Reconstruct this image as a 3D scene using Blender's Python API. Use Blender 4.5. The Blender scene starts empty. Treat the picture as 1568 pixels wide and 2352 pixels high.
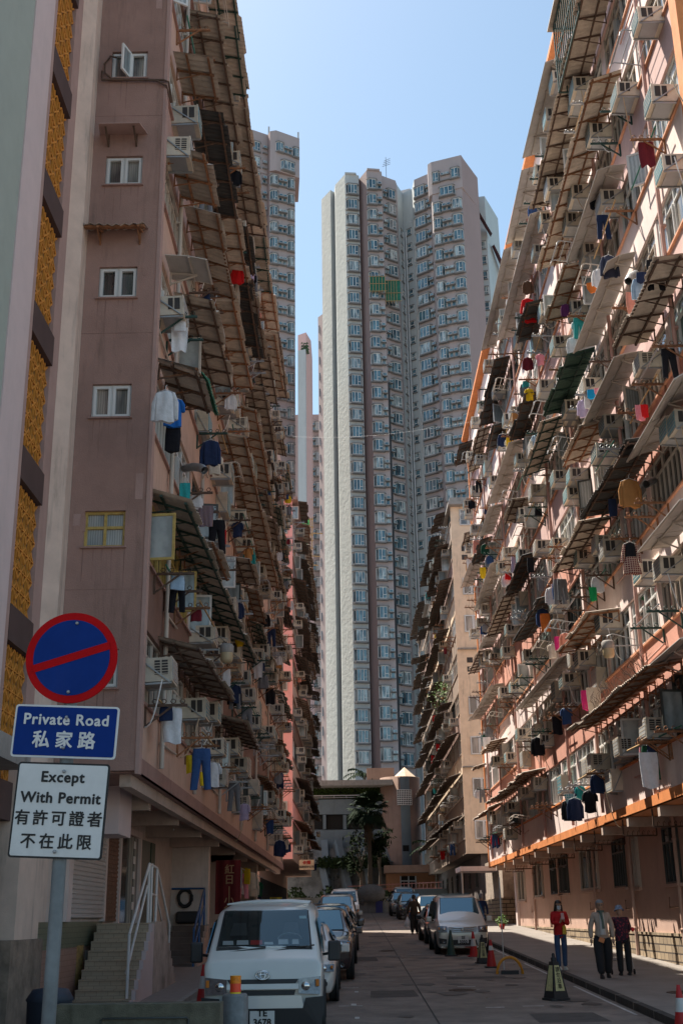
import bpy, bmesh, math, random
from mathutils import Vector, Matrix, Euler
R_ = math.radians
rnd = random.Random(7)
SC = bpy.context.scene
COL = SC.collection

# ------------------------------------------------------------------ camera
FPX, CX, CY, HCAM = 2705.0, 784.0, 1176.0, 2.2      # focal length / centre in a 1568x2352 frame
PITCH, ROLL, YAW = math.atan(932/2705), 0.0148, math.atan(15/2705)
fw = Vector((-math.sin(YAW)*math.cos(PITCH), math.cos(YAW)*math.cos(PITCH), math.sin(PITCH)))
r0 = Vector((math.cos(YAW), math.sin(YAW), 0)); u0 = r0.cross(fw)
cR = math.cos(ROLL)*r0 - math.sin(ROLL)*u0; cU = math.cos(ROLL)*u0 + math.sin(ROLL)*r0
CAMP = Vector((0, 0, HCAM))
cam = bpy.data.cameras.new('camera'); camo = bpy.data.objects.new('camera', cam); COL.objects.link(camo)
M = Matrix((( cR.x, cU.x, -fw.x), (cR.y, cU.y, -fw.y), (cR.z, cU.z, -fw.z))).to_4x4(); M.translation = CAMP
camo.matrix_world = M
cam.sensor_fit = 'VERTICAL'; cam.sensor_height = 36; cam.sensor_width = 24; cam.lens = 36*FPX/2352
cam.clip_start = 0.1; cam.clip_end = 3000
SC.camera = camo
SC.render.resolution_x = 682; SC.render.resolution_y = 1024

# ------------------------------------------------------------------ light
SUN_D = Vector((1, -0.95, -2.38)).normalized()        # direction the sunlight travels
w = bpy.data.worlds.new("World"); SC.world = w; w.use_nodes = True
nt = w.node_tree; bg = nt.nodes['Background']
sky = nt.nodes.new('ShaderNodeTexSky'); sky.sky_type = 'NISHITA'; sky.sun_disc = False
elev = math.asin(-SUN_D.z); az = math.atan2(-SUN_D.x, -SUN_D.y)
sky.sun_elevation = elev; sky.sun_rotation = az
sky.air_density = 1.0; sky.dust_density = 1.2; sky.ozone_density = .45; sky.altitude = 20
hsv = nt.nodes.new('ShaderNodeHueSaturation'); hsv.inputs['Hue'].default_value = .483; hsv.inputs['Saturation'].default_value = 1.02
nt.links.new(sky.outputs[0], hsv.inputs['Color']); nt.links.new(hsv.outputs[0], bg.inputs[0]); bg.inputs[1].default_value = 0.097
sl = bpy.data.lights.new('sun', 'SUN'); sl.energy = 5.0; sl.angle = R_(0.53); sl.color = (1, 0.92, 0.80)
so = bpy.data.objects.new('sun', sl); COL.objects.link(so)
so.rotation_euler = SUN_D.to_track_quat('-Z', 'Y').to_euler()
so.location = (-30, 30, 90)
SC.view_settings.view_transform = 'Standard'; SC.view_settings.look = 'None'
SC.view_settings.exposure = 1.08; SC.view_settings.gamma = 1
SC.render.engine = 'CYCLES'
SC.cycles.max_bounces = 6; SC.cycles.diffuse_bounces = 4

# ------------------------------------------------------------------ pixel <-> world helpers used to read sizes off the photo
def ray(px, py): return fw + cR*((px-CX)/FPX) - cU*((py-CY)/FPX)
def PX(px, py, x): d = ray(px, py); return CAMP + d*(x/d.x)
def PY(px, py, y): d = ray(px, py); return CAMP + d*(y/d.y)
def PG(px, py, off=0.0): d = ray(px, py); return CAMP + d*((off-HCAM)/(d.z-.025*d.y))
def proj(p):
    d = Vector(p)-CAMP; z = d.dot(fw)
    if z < .2: return (-9999, -9999)
    return (CX+FPX*d.dot(cR)/z, CY-FPX*d.dot(cU)/z)
def gz(y): return .025*min(y, 106.0)
def inframe(p, m=60):
    a, b = proj(p); return -m < a < 1568+m and -m < b < 2352+m

# ------------------------------------------------------------------ mesh builder
class MB:
    def __init__(s): s.v = []; s.f = []; s.m = []; s.sm = []
    def add(s, vs, fs, m=0, smooth=False):
        o = len(s.v); s.v += [tuple(a) for a in vs]
        for f in fs: s.f.append(tuple(o+i for i in f)); s.m.append(m); s.sm.append(smooth)
        return s
    def box(s, x0, y0, z0, x1, y1, z1, m=0):
        if x0 > x1: x0, x1 = x1, x0
        if y0 > y1: y0, y1 = y1, y0
        if z0 > z1: z0, z1 = z1, z0
        return s.add([(x0,y0,z0),(x1,y0,z0),(x1,y1,z0),(x0,y1,z0),(x0,y0,z1),(x1,y0,z1),(x1,y1,z1),(x0,y1,z1)],
              [(0,3,2,1),(4,5,6,7),(0,1,5,4),(1,2,6,5),(2,3,7,6),(3,0,4,7)], m)
    def bar(s, a, b, t=.03, t2=None, m=0):
        a = Vector(a); b = Vector(b); d = b-a
        if d.length < 1e-6: return s
        t2 = t2 or t; d.normalize()
        up = Vector((0,0,1)) if abs(d.z) < .9 else Vector((0,1,0))
        u = d.cross(up).normalized()*t*.5; v = d.cross(u).normalized()*t2*.5
        vs = [a-u-v, a+u-v, a+u+v, a-u+v, b-u-v, b+u-v, b+u+v, b-u+v]
        return s.add(vs, [(0,3,2,1),(4,5,6,7),(0,1,5,4),(1,2,6,5),(2,3,7,6),(3,0,4,7)], m)
    def tube(s, pts, r=.03, n=8, m=0, cap=True, rs=None):
        pts = [Vector(p) for p in pts]; rings = []
        for i, p in enumerate(pts):
            d = (pts[min(i+1, len(pts)-1)]-pts[max(i-1, 0)])
            d = d.normalized() if d.length > 1e-9 else Vector((0,0,1))
            up = Vector((0,0,1)) if abs(d.z) < .95 else Vector((0,1,0))
            u = d.cross(up).normalized(); v = d.cross(u).normalized(); rr = rs[i] if rs else r
            rings.append([p+u*rr*math.cos(2*math.pi*k/n)+v*rr*math.sin(2*math.pi*k/n) for k in range(n)])
        vs = [q for g in rings for q in g]; fs = []
        for i in range(len(pts)-1):
            for k in range(n): fs.append((i*n+k, i*n+(k+1)%n, (i+1)*n+(k+1)%n, (i+1)*n+k))
        s.add(vs, fs, m, True)
        if cap: s.add([v for v in rings[0]], [tuple(range(n))], m); s.add([v for v in rings[-1]], [tuple(range(n))[::-1]], m)
        return s
    def lathe(s, prof, c=(0,0,0), n=20, m=0, smooth=True):
        vs = []; fs = []
        for (r, z) in prof:
            for k in range(n): vs.append((c[0]+r*math.cos(2*math.pi*k/n), c[1]+r*math.sin(2*math.pi*k/n), c[2]+z))
        for i in range(len(prof)-1):
            for k in range(n): fs.append((i*n+k, i*n+(k+1)%n, (i+1)*n+(k+1)%n, (i+1)*n+k))
        return s.add(vs, fs, m, smooth)
    def prism(s, poly, z0, z1, m=0, side_m=None, top=True):
        n = len(poly); vs = [(p[0],p[1],z0) for p in poly]+[(p[0],p[1],z1) for p in poly]
        o = len(s.v); s.v += vs
        for i in range(n):
            s.f.append((o+i, o+(i+1)%n, o+n+(i+1)%n, o+n+i)); s.m.append(side_m[i] if side_m else m); s.sm.append(False)
        if top:
            s.f.append(tuple(o+n+i for i in range(n))); s.m.append(m); s.sm.append(False)
            s.f.append(tuple(o+i for i in range(n))[::-1]); s.m.append(m); s.sm.append(False)
        return s
    def merge(s, o, mat4=None, mmap=None):
        k = len(s.v)
        s.v += [tuple(mat4 @ Vector(v)) for v in o.v] if mat4 is not None else list(o.v)
        for f, m, sm in zip(o.f, o.m, o.sm): s.f.append(tuple(k+i for i in f)); s.m.append(mmap[m] if mmap else m); s.sm.append(sm)
        return s
    def mesh(s, name, mats):
        me = bpy.data.meshes.new(name); me.from_pydata(s.v, [], s.f)
        if not isinstance(mats, (list, tuple)): mats = [mats]
        for a in mats: me.materials.append(a)
        me.polygons.foreach_set('material_index', s.m); me.polygons.foreach_set('use_smooth', s.sm)
        me.update(); return me
    def build(s, name, mats, parent=None, loc=None, rz=0):
        return link(name, s.mesh(name, mats), parent, loc, rz)
def link(name, me, parent=None, loc=None, rz=0):
    o = bpy.data.objects.new(name, me); COL.objects.link(o)
    if loc is not None: o.location = loc
    if rz: o.rotation_euler = (0,0,rz)
    if parent: o.parent = parent
    return o
def recentre(o_parent, *kids):   # kids were built in world coordinates
    for k in kids: k.location = Vector(k.location)-Vector(o_parent.location)
def wparts(name, mbs, mats, root):
    for b in mbs: wpart(name, b, mats, root)
def tag(o, label=None, cat=None, group=None, kind=None):
    if label: o['label'] = label
    if cat: o['category'] = cat
    if group: o['group'] = group
    if kind: o['kind'] = kind
    return o
def empty(name, loc, label=None, cat=None, group=None, rz=0):
    o = bpy.data.objects.new(name, None); COL.objects.link(o); o.location = loc; o.rotation_euler = (0,0,rz)
    o.empty_display_size = .2
    return tag(o, label, cat, group)
def wpart(name, mb, mats, root):   # part given in world coordinates under an unrotated root
    o = mb.build(name, mats, root); o.location = -Vector(root.location); return o
ORD = ['zeroth','first','second','third','fourth','fifth','sixth','seventh','eighth','ninth','tenth','eleventh','twelfth','thirteenth','fourteenth','fifteenth','sixteenth','seventeenth','eighteenth','nineteenth','twentieth']
ORD += [t+'-'+o for t in ('twenty','thirty','forty','fifty','sixty') for o in ('first','second','third','fourth','fifth','sixth','seventh','eighth','ninth','tenth')]
def smooth_mod(o, lv=1):
    m = o.modifiers.new('sub', 'SUBSURF'); m.levels = lv; m.render_levels = lv; return o

# ------------------------------------------------------------------ materials
MATS = {}
def mat(name, c=(.5,.5,.5), rough=.8, metal=0, var=.12, scale=2.0, stain=0, sc_col=(.08,.06,.045), bump=0, bscale=60,
        objvar=0, spec=.5, streak=False, alpha=None, trans=0, emit=None, coat=0):
    if name in MATS: return MATS[name]
    m = bpy.data.materials.new(name); m.use_nodes = True; MATS[name] = m
    n = m.node_tree.nodes; L = m.node_tree.links; b = n['Principled BSDF']
    b.inputs['Roughness'].default_value = rough; b.inputs['Metallic'].default_value = metal
    b.inputs['Specular IOR Level'].default_value = spec
    if coat: b.inputs['Coat Weight'].default_value = coat; b.inputs['Coat Roughness'].default_value = .06
    tc = n.new('ShaderNodeTexCoord'); col = None
    rgb = n.new('ShaderNodeRGB'); rgb.outputs[0].default_value = (*c, 1); col = rgb.outputs[0]
    if objvar:
        oi = n.new('ShaderNodeObjectInfo'); hs = n.new('ShaderNodeHueSaturation')
        mr = n.new('ShaderNodeMapRange'); mr.inputs[3].default_value = 1-objvar; mr.inputs[4].default_value = 1+objvar
        L.new(oi.outputs['Random'], mr.inputs[0]); L.new(mr.outputs[0], hs.inputs['Value']); L.new(col, hs.inputs['Color']); col = hs.outputs[0]
    if var:
        ns = n.new('ShaderNodeTexNoise'); ns.inputs['Scale'].default_value = scale; ns.inputs['Detail'].default_value = 8; ns.inputs['Roughness'].default_value = .65
        L.new(tc.outputs['Object'], ns.inputs['Vector'])
        mr = n.new('ShaderNodeMapRange'); mr.inputs[1].default_value = .3; mr.inputs[2].default_value = .7
        mr.inputs[3].default_value = 1-var; mr.inputs[4].default_value = 1+var; L.new(ns.outputs[0], mr.inputs[0])
        hs = n.new('ShaderNodeHueSaturation'); L.new(mr.outputs[0], hs.inputs['Value']); L.new(col, hs.inputs['Color']); col = hs.outputs[0]
    if stain:
        ns = n.new('ShaderNodeTexNoise'); ns.inputs['Scale'].default_value = 1.0; ns.inputs['Detail'].default_value = 9; ns.inputs['Roughness'].default_value = .7
        mp = n.new('ShaderNodeMapping'); mp.inputs['Scale'].default_value = (3.2, 3.2, .35) if streak else (1.6, 1.6, 1.2)
        L.new(tc.outputs['Object'], mp.inputs[0]); L.new(mp.outputs[0], ns.inputs['Vector'])
        cr = n.new('ShaderNodeMapRange'); cr.inputs[1].default_value = .54; cr.inputs[2].default_value = .78; cr.inputs[4].default_value = stain
        L.new(ns.outputs[0], cr.inputs[0])
        mx = n.new('ShaderNodeMixRGB'); mx.inputs[2].default_value = (*sc_col, 1); L.new(cr.outputs[0], mx.inputs[0]); L.new(col, mx.inputs[1]); col = mx.outputs[0]
    L.new(col, b.inputs['Base Color'])
    if bump:
        nb = n.new('ShaderNodeTexNoise'); nb.inputs['Scale'].default_value = bscale; nb.inputs['Detail'].default_value = 5
        L.new(tc.outputs['Object'], nb.inputs['Vector'])
        bm = n.new('ShaderNodeBump'); bm.inputs['Strength'].default_value = bump; bm.inputs['Distance'].default_value = .02
        L.new(nb.outputs[0], bm.inputs['Height']); L.new(bm.outputs[0], b.inputs['Normal'])
    if trans: b.inputs['Transmission Weight'].default_value = trans
    if alpha is not None: b.inputs['Alpha'].default_value = alpha
    if emit:
        b.inputs['Emission Color'].default_value = (*emit[0], 1); b.inputs['Emission Strength'].default_value = emit[1]
    return m
def glassmat(name, c=(.03,.04,.05), rough=.08, var=.5, curtain=None):
    """window pane: glossy sheet over a dim room / curtain, different in every flat"""
    if name in MATS: return MATS[name]
    m = bpy.data.materials.new(name); m.use_nodes = True; MATS[name] = m
    n = m.node_tree.nodes; L = m.node_tree.links; b = n['Principled BSDF']
    b.inputs['Roughness'].default_value = rough; b.inputs['Specular IOR Level'].default_value = .9
    b.inputs['IOR'].default_value = 1.6
    tc = n.new('ShaderNodeTexCoord'); oi = n.new('ShaderNodeObjectInfo')
    ad = n.new('ShaderNodeVectorMath'); ad.operation = 'ADD'
    ml = n.new('ShaderNodeVectorMath'); ml.operation = 'SCALE'; ml.inputs[3].default_value = 37.0
    cb = n.new('ShaderNodeCombineXYZ'); L.new(oi.outputs['Random'], cb.inputs[0]); L.new(oi.outputs['Random'], cb.inputs[2])
    L.new(cb.outputs[0], ml.inputs[0]); L.new(tc.outputs['Object'], ad.inputs[0]); L.new(ml.outputs[0], ad.inputs[1])
    mp = n.new('ShaderNodeMapping'); mp.inputs['Scale'].default_value = (2.2, .4, .55); L.new(ad.outputs[0], mp.inputs[0])
    ns = n.new('ShaderNodeTexNoise'); ns.inputs['Scale'].default_value = 1.0; ns.inputs['Detail'].default_value = 3; L.new(mp.outputs[0], ns.inputs['Vector'])
    cr = n.new('ShaderNodeValToRGB'); cr.color_ramp.interpolation = 'LINEAR'
    e = cr.color_ramp.elements; e[0].position = .40; e[0].color = (*c, 1); e[1].position = .62
    e[1].color = (*(curtain or (c[0]*3.5, c[1]*3.5, c[2]*3.5)), 1)
    L.new(ns.outputs[0], cr.inputs[0])
    # folds of the curtain
    wv = n.new('ShaderNodeTexWave'); wv.inputs['Scale'].default_value = 7; wv.inputs['Distortion'].default_value = 2; L.new(tc.outputs['Object'], wv.inputs['Vector'])
    mr = n.new('ShaderNodeMapRange'); mr.inputs[3].default_value = .72; mr.inputs[4].default_value = 1.1; L.new(wv.outputs[1], mr.inputs[0])
    hs = n.new('ShaderNodeHueSaturation'); L.new(mr.outputs[0], hs.inputs['Value']); L.new(cr.outputs[0], hs.inputs['Color'])
    L.new(hs.outputs[0], b.inputs['Base Color'])
    return m
# walls
m_brown = mat('mauve_brown_stucco', (.325,.20,.165), .92, var=.2, scale=.7, stain=.6, streak=True, bump=.35, bscale=45)
m_mauve = mat('mauve_stucco', (.41,.27,.235), .92, var=.1, stain=.25, streak=True, bump=.3, bscale=45)
m_cream = mat('cream_stucco', (.62,.47,.385), .92, var=.12, stain=.85, streak=True, bump=.25, sc_col=(.17,.14,.12))
m_lilac = mat('pale_lilac_paint', (.62,.50,.485), .85, var=.05, stain=.3, streak=True, bump=.15, sc_col=(.35,.33,.3))
m_sage = mat('grey_green_paint', (.36,.40,.35), .85, var=.05, stain=.2, bump=.15)
m_latt = mat('orange_breeze_block', (.62,.25,.035), .85, var=.15, scale=6, stain=.3)
m_band = mat('dark_brown_band', (.085,.05,.045), .85, var=.15)
m_lwall = mat('beige_pink_wall', (.55,.37,.29), .9, var=.10, stain=.5, streak=True, bump=.2, sc_col=(.2,.13,.10))
m_lwall2 = mat('dark_umber_wall', (.20,.115,.09), .9, var=.12, stain=.4, streak=True, bump=.2)
m_lledge = mat('dull_mauve_ledge', (.32,.19,.16), .85, var=.15, stain=.5, streak=True)
m_rwall = mat('shell_pink_wall', (.74,.61,.57), .88, var=.07, stain=.35, streak=True, bump=.2, sc_col=(.38,.24,.19))
m_rsalm = mat('salmon_wall', (.56,.27,.20), .88, var=.10, stain=.45, streak=True, bump=.2, sc_col=(.30,.12,.08))
m_rrose = mat('dusty_rose_wall', (.56,.38,.35), .88, var=.08, stain=.45, streak=True, bump=.2, sc_col=(.3,.15,.12))
m_rorange = mat('orange_trim', (.66,.235,.075), .7, var=.2, scale=3, stain=.25, streak=True, sc_col=(.35,.1,.03))
m_rpipe = mat('pink_pipe', (.52,.30,.25), .6, var=.1)
m_rpiper = mat('terracotta_pipe', (.40,.12,.07), .6, var=.15)
m_rground = mat('salmon_ground_wall', (.53,.355,.285), .9, var=.12, scale=.6, stain=.35, bump=.35, bscale=50, sc_col=(.3,.19,.14))
m_r2wall = mat('old_beige_wall', (.74,.57,.41), .92, var=.12, stain=.85, streak=True, bump=.25, sc_col=(.13,.09,.065))
m_coral = mat('coral_wall', (.88,.41,.36), .88, var=.06, stain=.2, streak=True, bump=.15)
m_soffit = mat('soffit_paint', (.46,.36,.30), .9, var=.15, scale=.8, stain=.5)
m_conc = mat('grey_concrete', (.30,.28,.26), .9, var=.2, stain=.6, streak=True, bump=.3)
m_stucw = mat('white_rough_stucco', (.46,.49,.47), .95, var=.06, scale=.3, stain=.25, streak=True, bump=.45, bscale=1.6)
MATS['white_rough_stucco'].node_tree.nodes['Bump'].inputs['Distance'].default_value = .16
m_tpink = mat('tower_pink_tile', (.39,.335,.33), .85, var=.05, scale=.2, stain=.25, streak=True)
m_tmauve = mat('tower_mauve_tile', (.31,.235,.225), .85, var=.05, scale=.2, stain=.2, streak=True)
m_twhite = mat('tower_grey_white', (.47,.50,.50), .85, var=.06, scale=.2, stain=.3, streak=True)
m_tsill = mat('tower_grey_slab', (.20,.20,.20), .85, var=.1)
m_tblue = mat('tower_pale_blue_wall', (.42,.50,.52), .85, var=.05, scale=.2, stain=.2, streak=True)
# metals, frames
m_white = mat('white_frame', (.62,.62,.60), .45, var=.05, objvar=.12)
m_cream_f = mat('cream_frame', (.48,.42,.36), .5, var=.1, objvar=.15)
m_dkframe = mat('dark_frame', (.05,.055,.05), .5, var=.1)
m_yellow = mat('yellow_paint', (.46,.32,.09), .55, var=.25, scale=10, stain=.4)
m_alu = mat('aluminium', (.42,.42,.43), .4, metal=.75, var=.08)
m_gal = mat('galvanised_steel', (.34,.35,.36), .5, metal=.6, var=.15)
m_rust = mat('rusty_steel', (.23,.105,.05), .85, var=.45, scale=9, objvar=.3)
m_rustd = mat('dark_rusty_steel', (.10,.06,.042), .85, var=.4, scale=9)
m_green_d = mat('dark_green_steel', (.012,.045,.035), .6, var=.2)
m_corr = mat('weathered_corrugated_sheet', (.50,.425,.355), .85, var=.25, scale=3, stain=.55, objvar=.22, sc_col=(.10,.07,.05))
m_corrg = mat('green_corrugated_sheet', (.03,.075,.055), .7, var=.25, scale=3, stain=.3)
m_corrd = mat('dark_corrugated_sheet', (.05,.05,.05), .7, var=.3, scale=3, stain=.3)
m_sheet = mat('smooth_metal_sheet', (.50,.46,.43), .5, metal=.1, var=.18, scale=1.4, stain=.55, objvar=.15)
m_sheetb = mat('blue_glazed_sheet', (.06,.13,.19), .3, var=.2, scale=.6)
m_acb = mat('ac_casing', (.58,.51,.41), .6, var=.15, scale=5, stain=.6, objvar=.28, sc_col=(.25,.15,.08))
m_acd = mat('ac_dark_vent', (.035,.03,.028), .7, var=.2)
m_act = mat('ac_teal_coil', (.09,.22,.26), .5, var=.3, scale=20, objvar=.5)
m_acg = mat('ac_grey_grille', (.30,.31,.31), .5, var=.3, scale=20)
m_bamboo = mat('bamboo', (.42,.27,.12), .7, var=.25, scale=8)
m_pole_g = mat('green_pole', (.02,.17,.12), .5, var=.1)
m_wire = mat('beige_hose', (.50,.38,.26), .6, var=.1)
m_plas = mat('white_plastic', (.72,.72,.72), .4, var=.02)
# glass
g_dark = glassmat('dark_pane', (.015,.018,.02), .07, curtain=(.10,.10,.09))
g_curt = glassmat('curtained_pane', (.05,.055,.055), .12, curtain=(.34,.31,.27))
g_teal = glassmat('pale_green_film_pane', (.14,.24,.22), .2, curtain=(.32,.42,.38))
g_pale = glassmat('frosted_pane', (.22,.26,.27), .25, curtain=(.42,.44,.42))
g_tow = glassmat('tower_pane', (.02,.06,.085), .05, curtain=(.13,.25,.30))
g_tow2 = glassmat('tower_pane_curtained', (.03,.07,.09), .06, curtain=(.42,.50,.50))
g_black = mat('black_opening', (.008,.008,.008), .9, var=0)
# ground
m_asph = mat('old_concrete_road', (.215,.175,.148), .9, var=.34, scale=1.3, stain=.6, bump=.5, bscale=90, sc_col=(.07,.06,.05))
m_pave = mat('concrete_pavement', (.23,.205,.185), .9, var=.15, scale=1.0, stain=.35, bump=.3, bscale=70)
m_kerb = mat('black_worn_kerb', (.035,.032,.03), .85, var=.4, scale=3, bump=.6, bscale=15)
m_paint = mat('worn_white_paint', (.50,.49,.46), .85, var=.35, scale=6)
m_rledge = mat('terracotta_ledge', (.60,.29,.17), .8, var=.2, scale=3, stain=.3, streak=True)
m_corrf = mat('shade_darkened_corrugated_sheet', (.105,.088,.075), .9, var=.3, scale=2, stain=.4, objvar=.3)  # far awning sheets: the shade they hang in is put into the colour
m_r2face = mat('shade_darkened_facade', (.26,.19,.145), .92, var=.15, stain=.8, streak=True, sc_col=(.06,.045,.035))  # far street front out of the sun: its shade is painted into the colour
m_lground = mat('pale_arcade_wall', (.62,.53,.47), .9, var=.12, stain=.5, streak=True, bump=.2, sc_col=(.25,.19,.15))
# ------------------------------------------------------------------ windows
WCACHE = {}
def window_mbs(w, h, kind):
    f = MB(); p = MB(); t = .05; d = .06
    def frame(x0, x1, z0, z1, y=0, tt=None):
        q = tt or t
        f.box(x0, y-d/2, z0, x1, y+d/2, z0+q); f.box(x0, y-d/2, z1-q, x1, y+d/2, z1)
        f.box(x0, y-d/2, z0+q, x0+q, y+d/2, z1-q); f.box(x1-q, y-d/2, z0+q, x1, y+d/2, z1-q)
    frame(-w/2, w/2, 0, h)
    tr = h*.70
    if kind in ('ribbon', 'grille', 'yellow'):
        n = max(2, round(w/.68)); f.box(-w/2+t, -d/2, tr, w/2-t, d/2, tr+.05)
        for i in range(1, n):
            x = -w/2+w*i/n; f.box(x-.022, -d/2, t, x+.022, d/2, tr); f.box(x-.022, -d/2, tr+.05, x+.022, d/2, h-t)
        for i in range(n):
            if (i+int(w*7)) % 2 == 0: frame(-w/2+w*i/n+.04, -w/2+w*(i+1)/n-.04, .07, tr-.02, .045, .04)
    elif kind == 'bars':
        n = max(4, round(w/.36)); f.box(-w/2+t, -d/2, tr, w/2-t, d/2, tr+.05)
        for i in range(1, n):
            x = -w/2+w*i/n; f.box(x-.018, -d/2, t, x+.018, d/2, tr)
            if i % 2 == 0: f.box(x-.018, -d/2, tr+.05, x+.018, d/2, h-t)
    elif kind == 'two':
        f.box(-.04, -d/2, t, .04, d/2, h-t)
        frame(-w/2+.03, -.02, .03, h-.03, .03, .05); frame(.02, w/2-.03, .03, h-.03, .03, .05)
    elif kind == 'cross':
        f.box(-.025, -d/2, t, .025, d/2, h-t); f.box(-w/2+t, -d/2, h*.52, -.025, d/2, h*.52+.05); f.box(.025, -d/2, h*.52, w/2-t, d/2, h*.52+.05)
    if kind in ('grille', 'yellow'):
        n = round(w/.14)
        for i in range(1, n): x = -w/2+w*i/n; f.box(x-.008, -.10, t, x+.008, -.085, h-t)
        for z in (h*.25, h*.5, h*.75): f.box(-w/2, -.085, z-.008, w/2, -.07, z+.008)
    p.add([(-w/2+.02, -.012, .02), (w/2-.02, -.012, .02), (w/2-.02, -.012, h-.02), (-w/2+.02, -.012, h-.02)], [(3,2,1,0)])
    return f, p
def sash_mb(sw, h, ang, side):
    f = MB(); a = R_(ang); t = .05
    ux, uy = -side*math.cos(a), math.sin(a)
    def P(q, z, off=0): return (ux*q + off*math.sin(a)*side, uy*q + off*math.cos(a), z)
    for (s0, s1, z0, z1) in ((0, sw, 0, t), (0, sw, h-t, h), (0, t, t, h-t), (sw-t, sw, t, h-t)):
        vs = [P(s0,z0,-.02),P(s1,z0,-.02),P(s1,z1,-.02),P(s0,z1,-.02),P(s0,z0,.02),P(s1,z0,.02),P(s1,z1,.02),P(s0,z1,.02)]
        f.add(vs, [(0,1,2,3),(7,6,5,4),(0,4,5,1),(1,5,6,2),(2,6,7,3),(3,7,4,0)], 0)
    vs = [P(t,t,-.004),P(sw-t,t,-.004),P(sw-t,h-t,-.004),P(t,h-t,-.004),P(t,t,.004),P(sw-t,t,.004),P(sw-t,h-t,.004),P(t,h-t,.004)]
    f.add(vs, [(0,1,2,3),(7,6,5,4),(0,4,5,1),(1,5,6,2),(2,6,7,3),(3,7,4,0)], 1)
    return f
def wmesh(w, h, kind, fm, gm):
    k = ('w', w, h, kind, fm.name, gm.name)
    if k not in WCACHE:
        f, p = window_mbs(w, h, kind); WCACHE[k] = (f.mesh('window', fm), p.mesh('pane', gm))
    return WCACHE[k]
class WinSet:
    """collects the windows of one building; the 100 that show largest become parts, the rest one stuff part"""
    def __init__(s, root): s.root = root; s.items = []
    def add(s, x, y, z, rz, w, h, kind, fm, gm, sash=None, extra=None): s.items.append((x, y, z, rz, w, h, kind, fm, gm, sash, extra))
    def done(s, limit=100):
        def size(i):
            x, y, z = i[:3]; d2 = x*x+y*y+(z-2)**2; vis = inframe((x,y,z+.5), 30)
            return -(i[4]*i[5]/d2*(1 if vis else 0))
        its = sorted([i for i in s.items if inframe((i[0],i[1],i[2]+.5), 250)], key=size)
        for it in its[:limit]:
            x, y, z, rz, w, h, kind, fm, gm, sash, extra = it
            fmsh, pm = wmesh(w, h, kind, fm, gm)
            o = link('window', fmsh, s.root, Vector((x,y,z))-Vector(s.root.location), rz)
            link('pane', pm, o)
            if sash:
                key = ('s', sash, round(h,2), fm.name, gm.name)
                if key not in WCACHE: WCACHE[key] = sash_mb(sash[0], h*.66, sash[1], sash[2]).mesh('open_sash', [fm, g_pale])
                c = link('open_sash', WCACHE[key], o); c.location = (sash[2]*w/2*sash[3], .05, .05)
            if extra:
                c = link(extra[0], extra[1], o)
        rest = its[limit:]
        if rest:
            mats = []; mb = MB()
            for it in rest:
                x, y, z, rz, w, h, kind, fm, gm, sash, extra = it
                f, p = window_mbs(w, h, kind)
                for q in (fm, gm):
                    if q not in mats: mats.append(q)
                T = Matrix.Translation(Vector((x,y,z))-Vector(s.root.location)) @ Matrix.Rotation(rz, 4, 'Z')
                mb.merge(f, T, {0: mats.index(fm)}); mb.merge(p, T, {0: mats.index(gm)})
            o = mb.build('windows', mats, s.root); o['kind'] = 'stuff'

# ------------------------------------------------------------------ air conditioners (local: x along the wall, y outwards)
def ac_mbs(kind):
    c, v, g, b = MB(), MB(), MB(), MB(); W, D, H = (.33, .56, .42) if kind != 'big' else (.42, .70, .5)
    if kind == 'split': W, D, H = .42, .34, .58
    t = .012
    c.box(-W, .0, 0, W, D-.03, H); c.box(-W-t, D-.03, -t, W+t, D, H+t)
    if kind != 'split':
        for sx in (-1, 1):
            for (y0, y1) in ((D*.42, D*.60), (D*.66, D*.86)):
                v.box(sx*(W+.002), y0, H*.28, sx*(W+.012), y1, H*.88)
                if kind == 'louvre':
                    for k in range(5): c.box(sx*(W+.012), y0, H*(.3+.115*k), sx*(W+.018), y1, H*(.3+.115*k)+.012)
    else:
        for k in range(7): c.box(-W-.008, D*.1, .06+.07*k, -W, D*.85, .06+.07*k+.03); c.box(W, D*.1, .06+.07*k, W+.008, D*.85, .06+.07*k+.03)
    g.box(-W+.03, D+.001, .03, W-.03, D+.012, H-.03)
    for k in range(1, 5): c.box(-W+.02, D+.012, H*k/5-.006, W-.02, D+.018, H*k/5+.006)
    for sx in (-1, 1):
        b.bar((sx*(W-.03), 0, -.03), (sx*(W-.03), D-.02, -.03), .035); b.bar((sx*(W+.02), 0, H*.9), (sx*(W+.02), D-.05, -.02), .025)
    b.box(-W+.05, .1, -.018, W-.05, D-.1, -.014)
    return c, v, g, b
ACC = {}
def ac_meshes(kind, gm):
    k = (kind, gm.name)
    if k not in ACC:
        c, v, g, b = ac_mbs(kind)
        one = MB(); one.merge(c); one.merge(v, None, {0: 1}); one.merge(g, None, {0: 2}); one.merge(b, None, {0: 3})
        ACC[k] = (c.mesh('casing', m_acb), v.mesh('side_vent', m_acd), g.mesh('coil_grille', gm), b.mesh('bracket', m_gal),
                  one.mesh('air_conditioner', [m_acb, m_acd, gm, m_gal]))
    return ACC[k]
NAC = [0]
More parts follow.
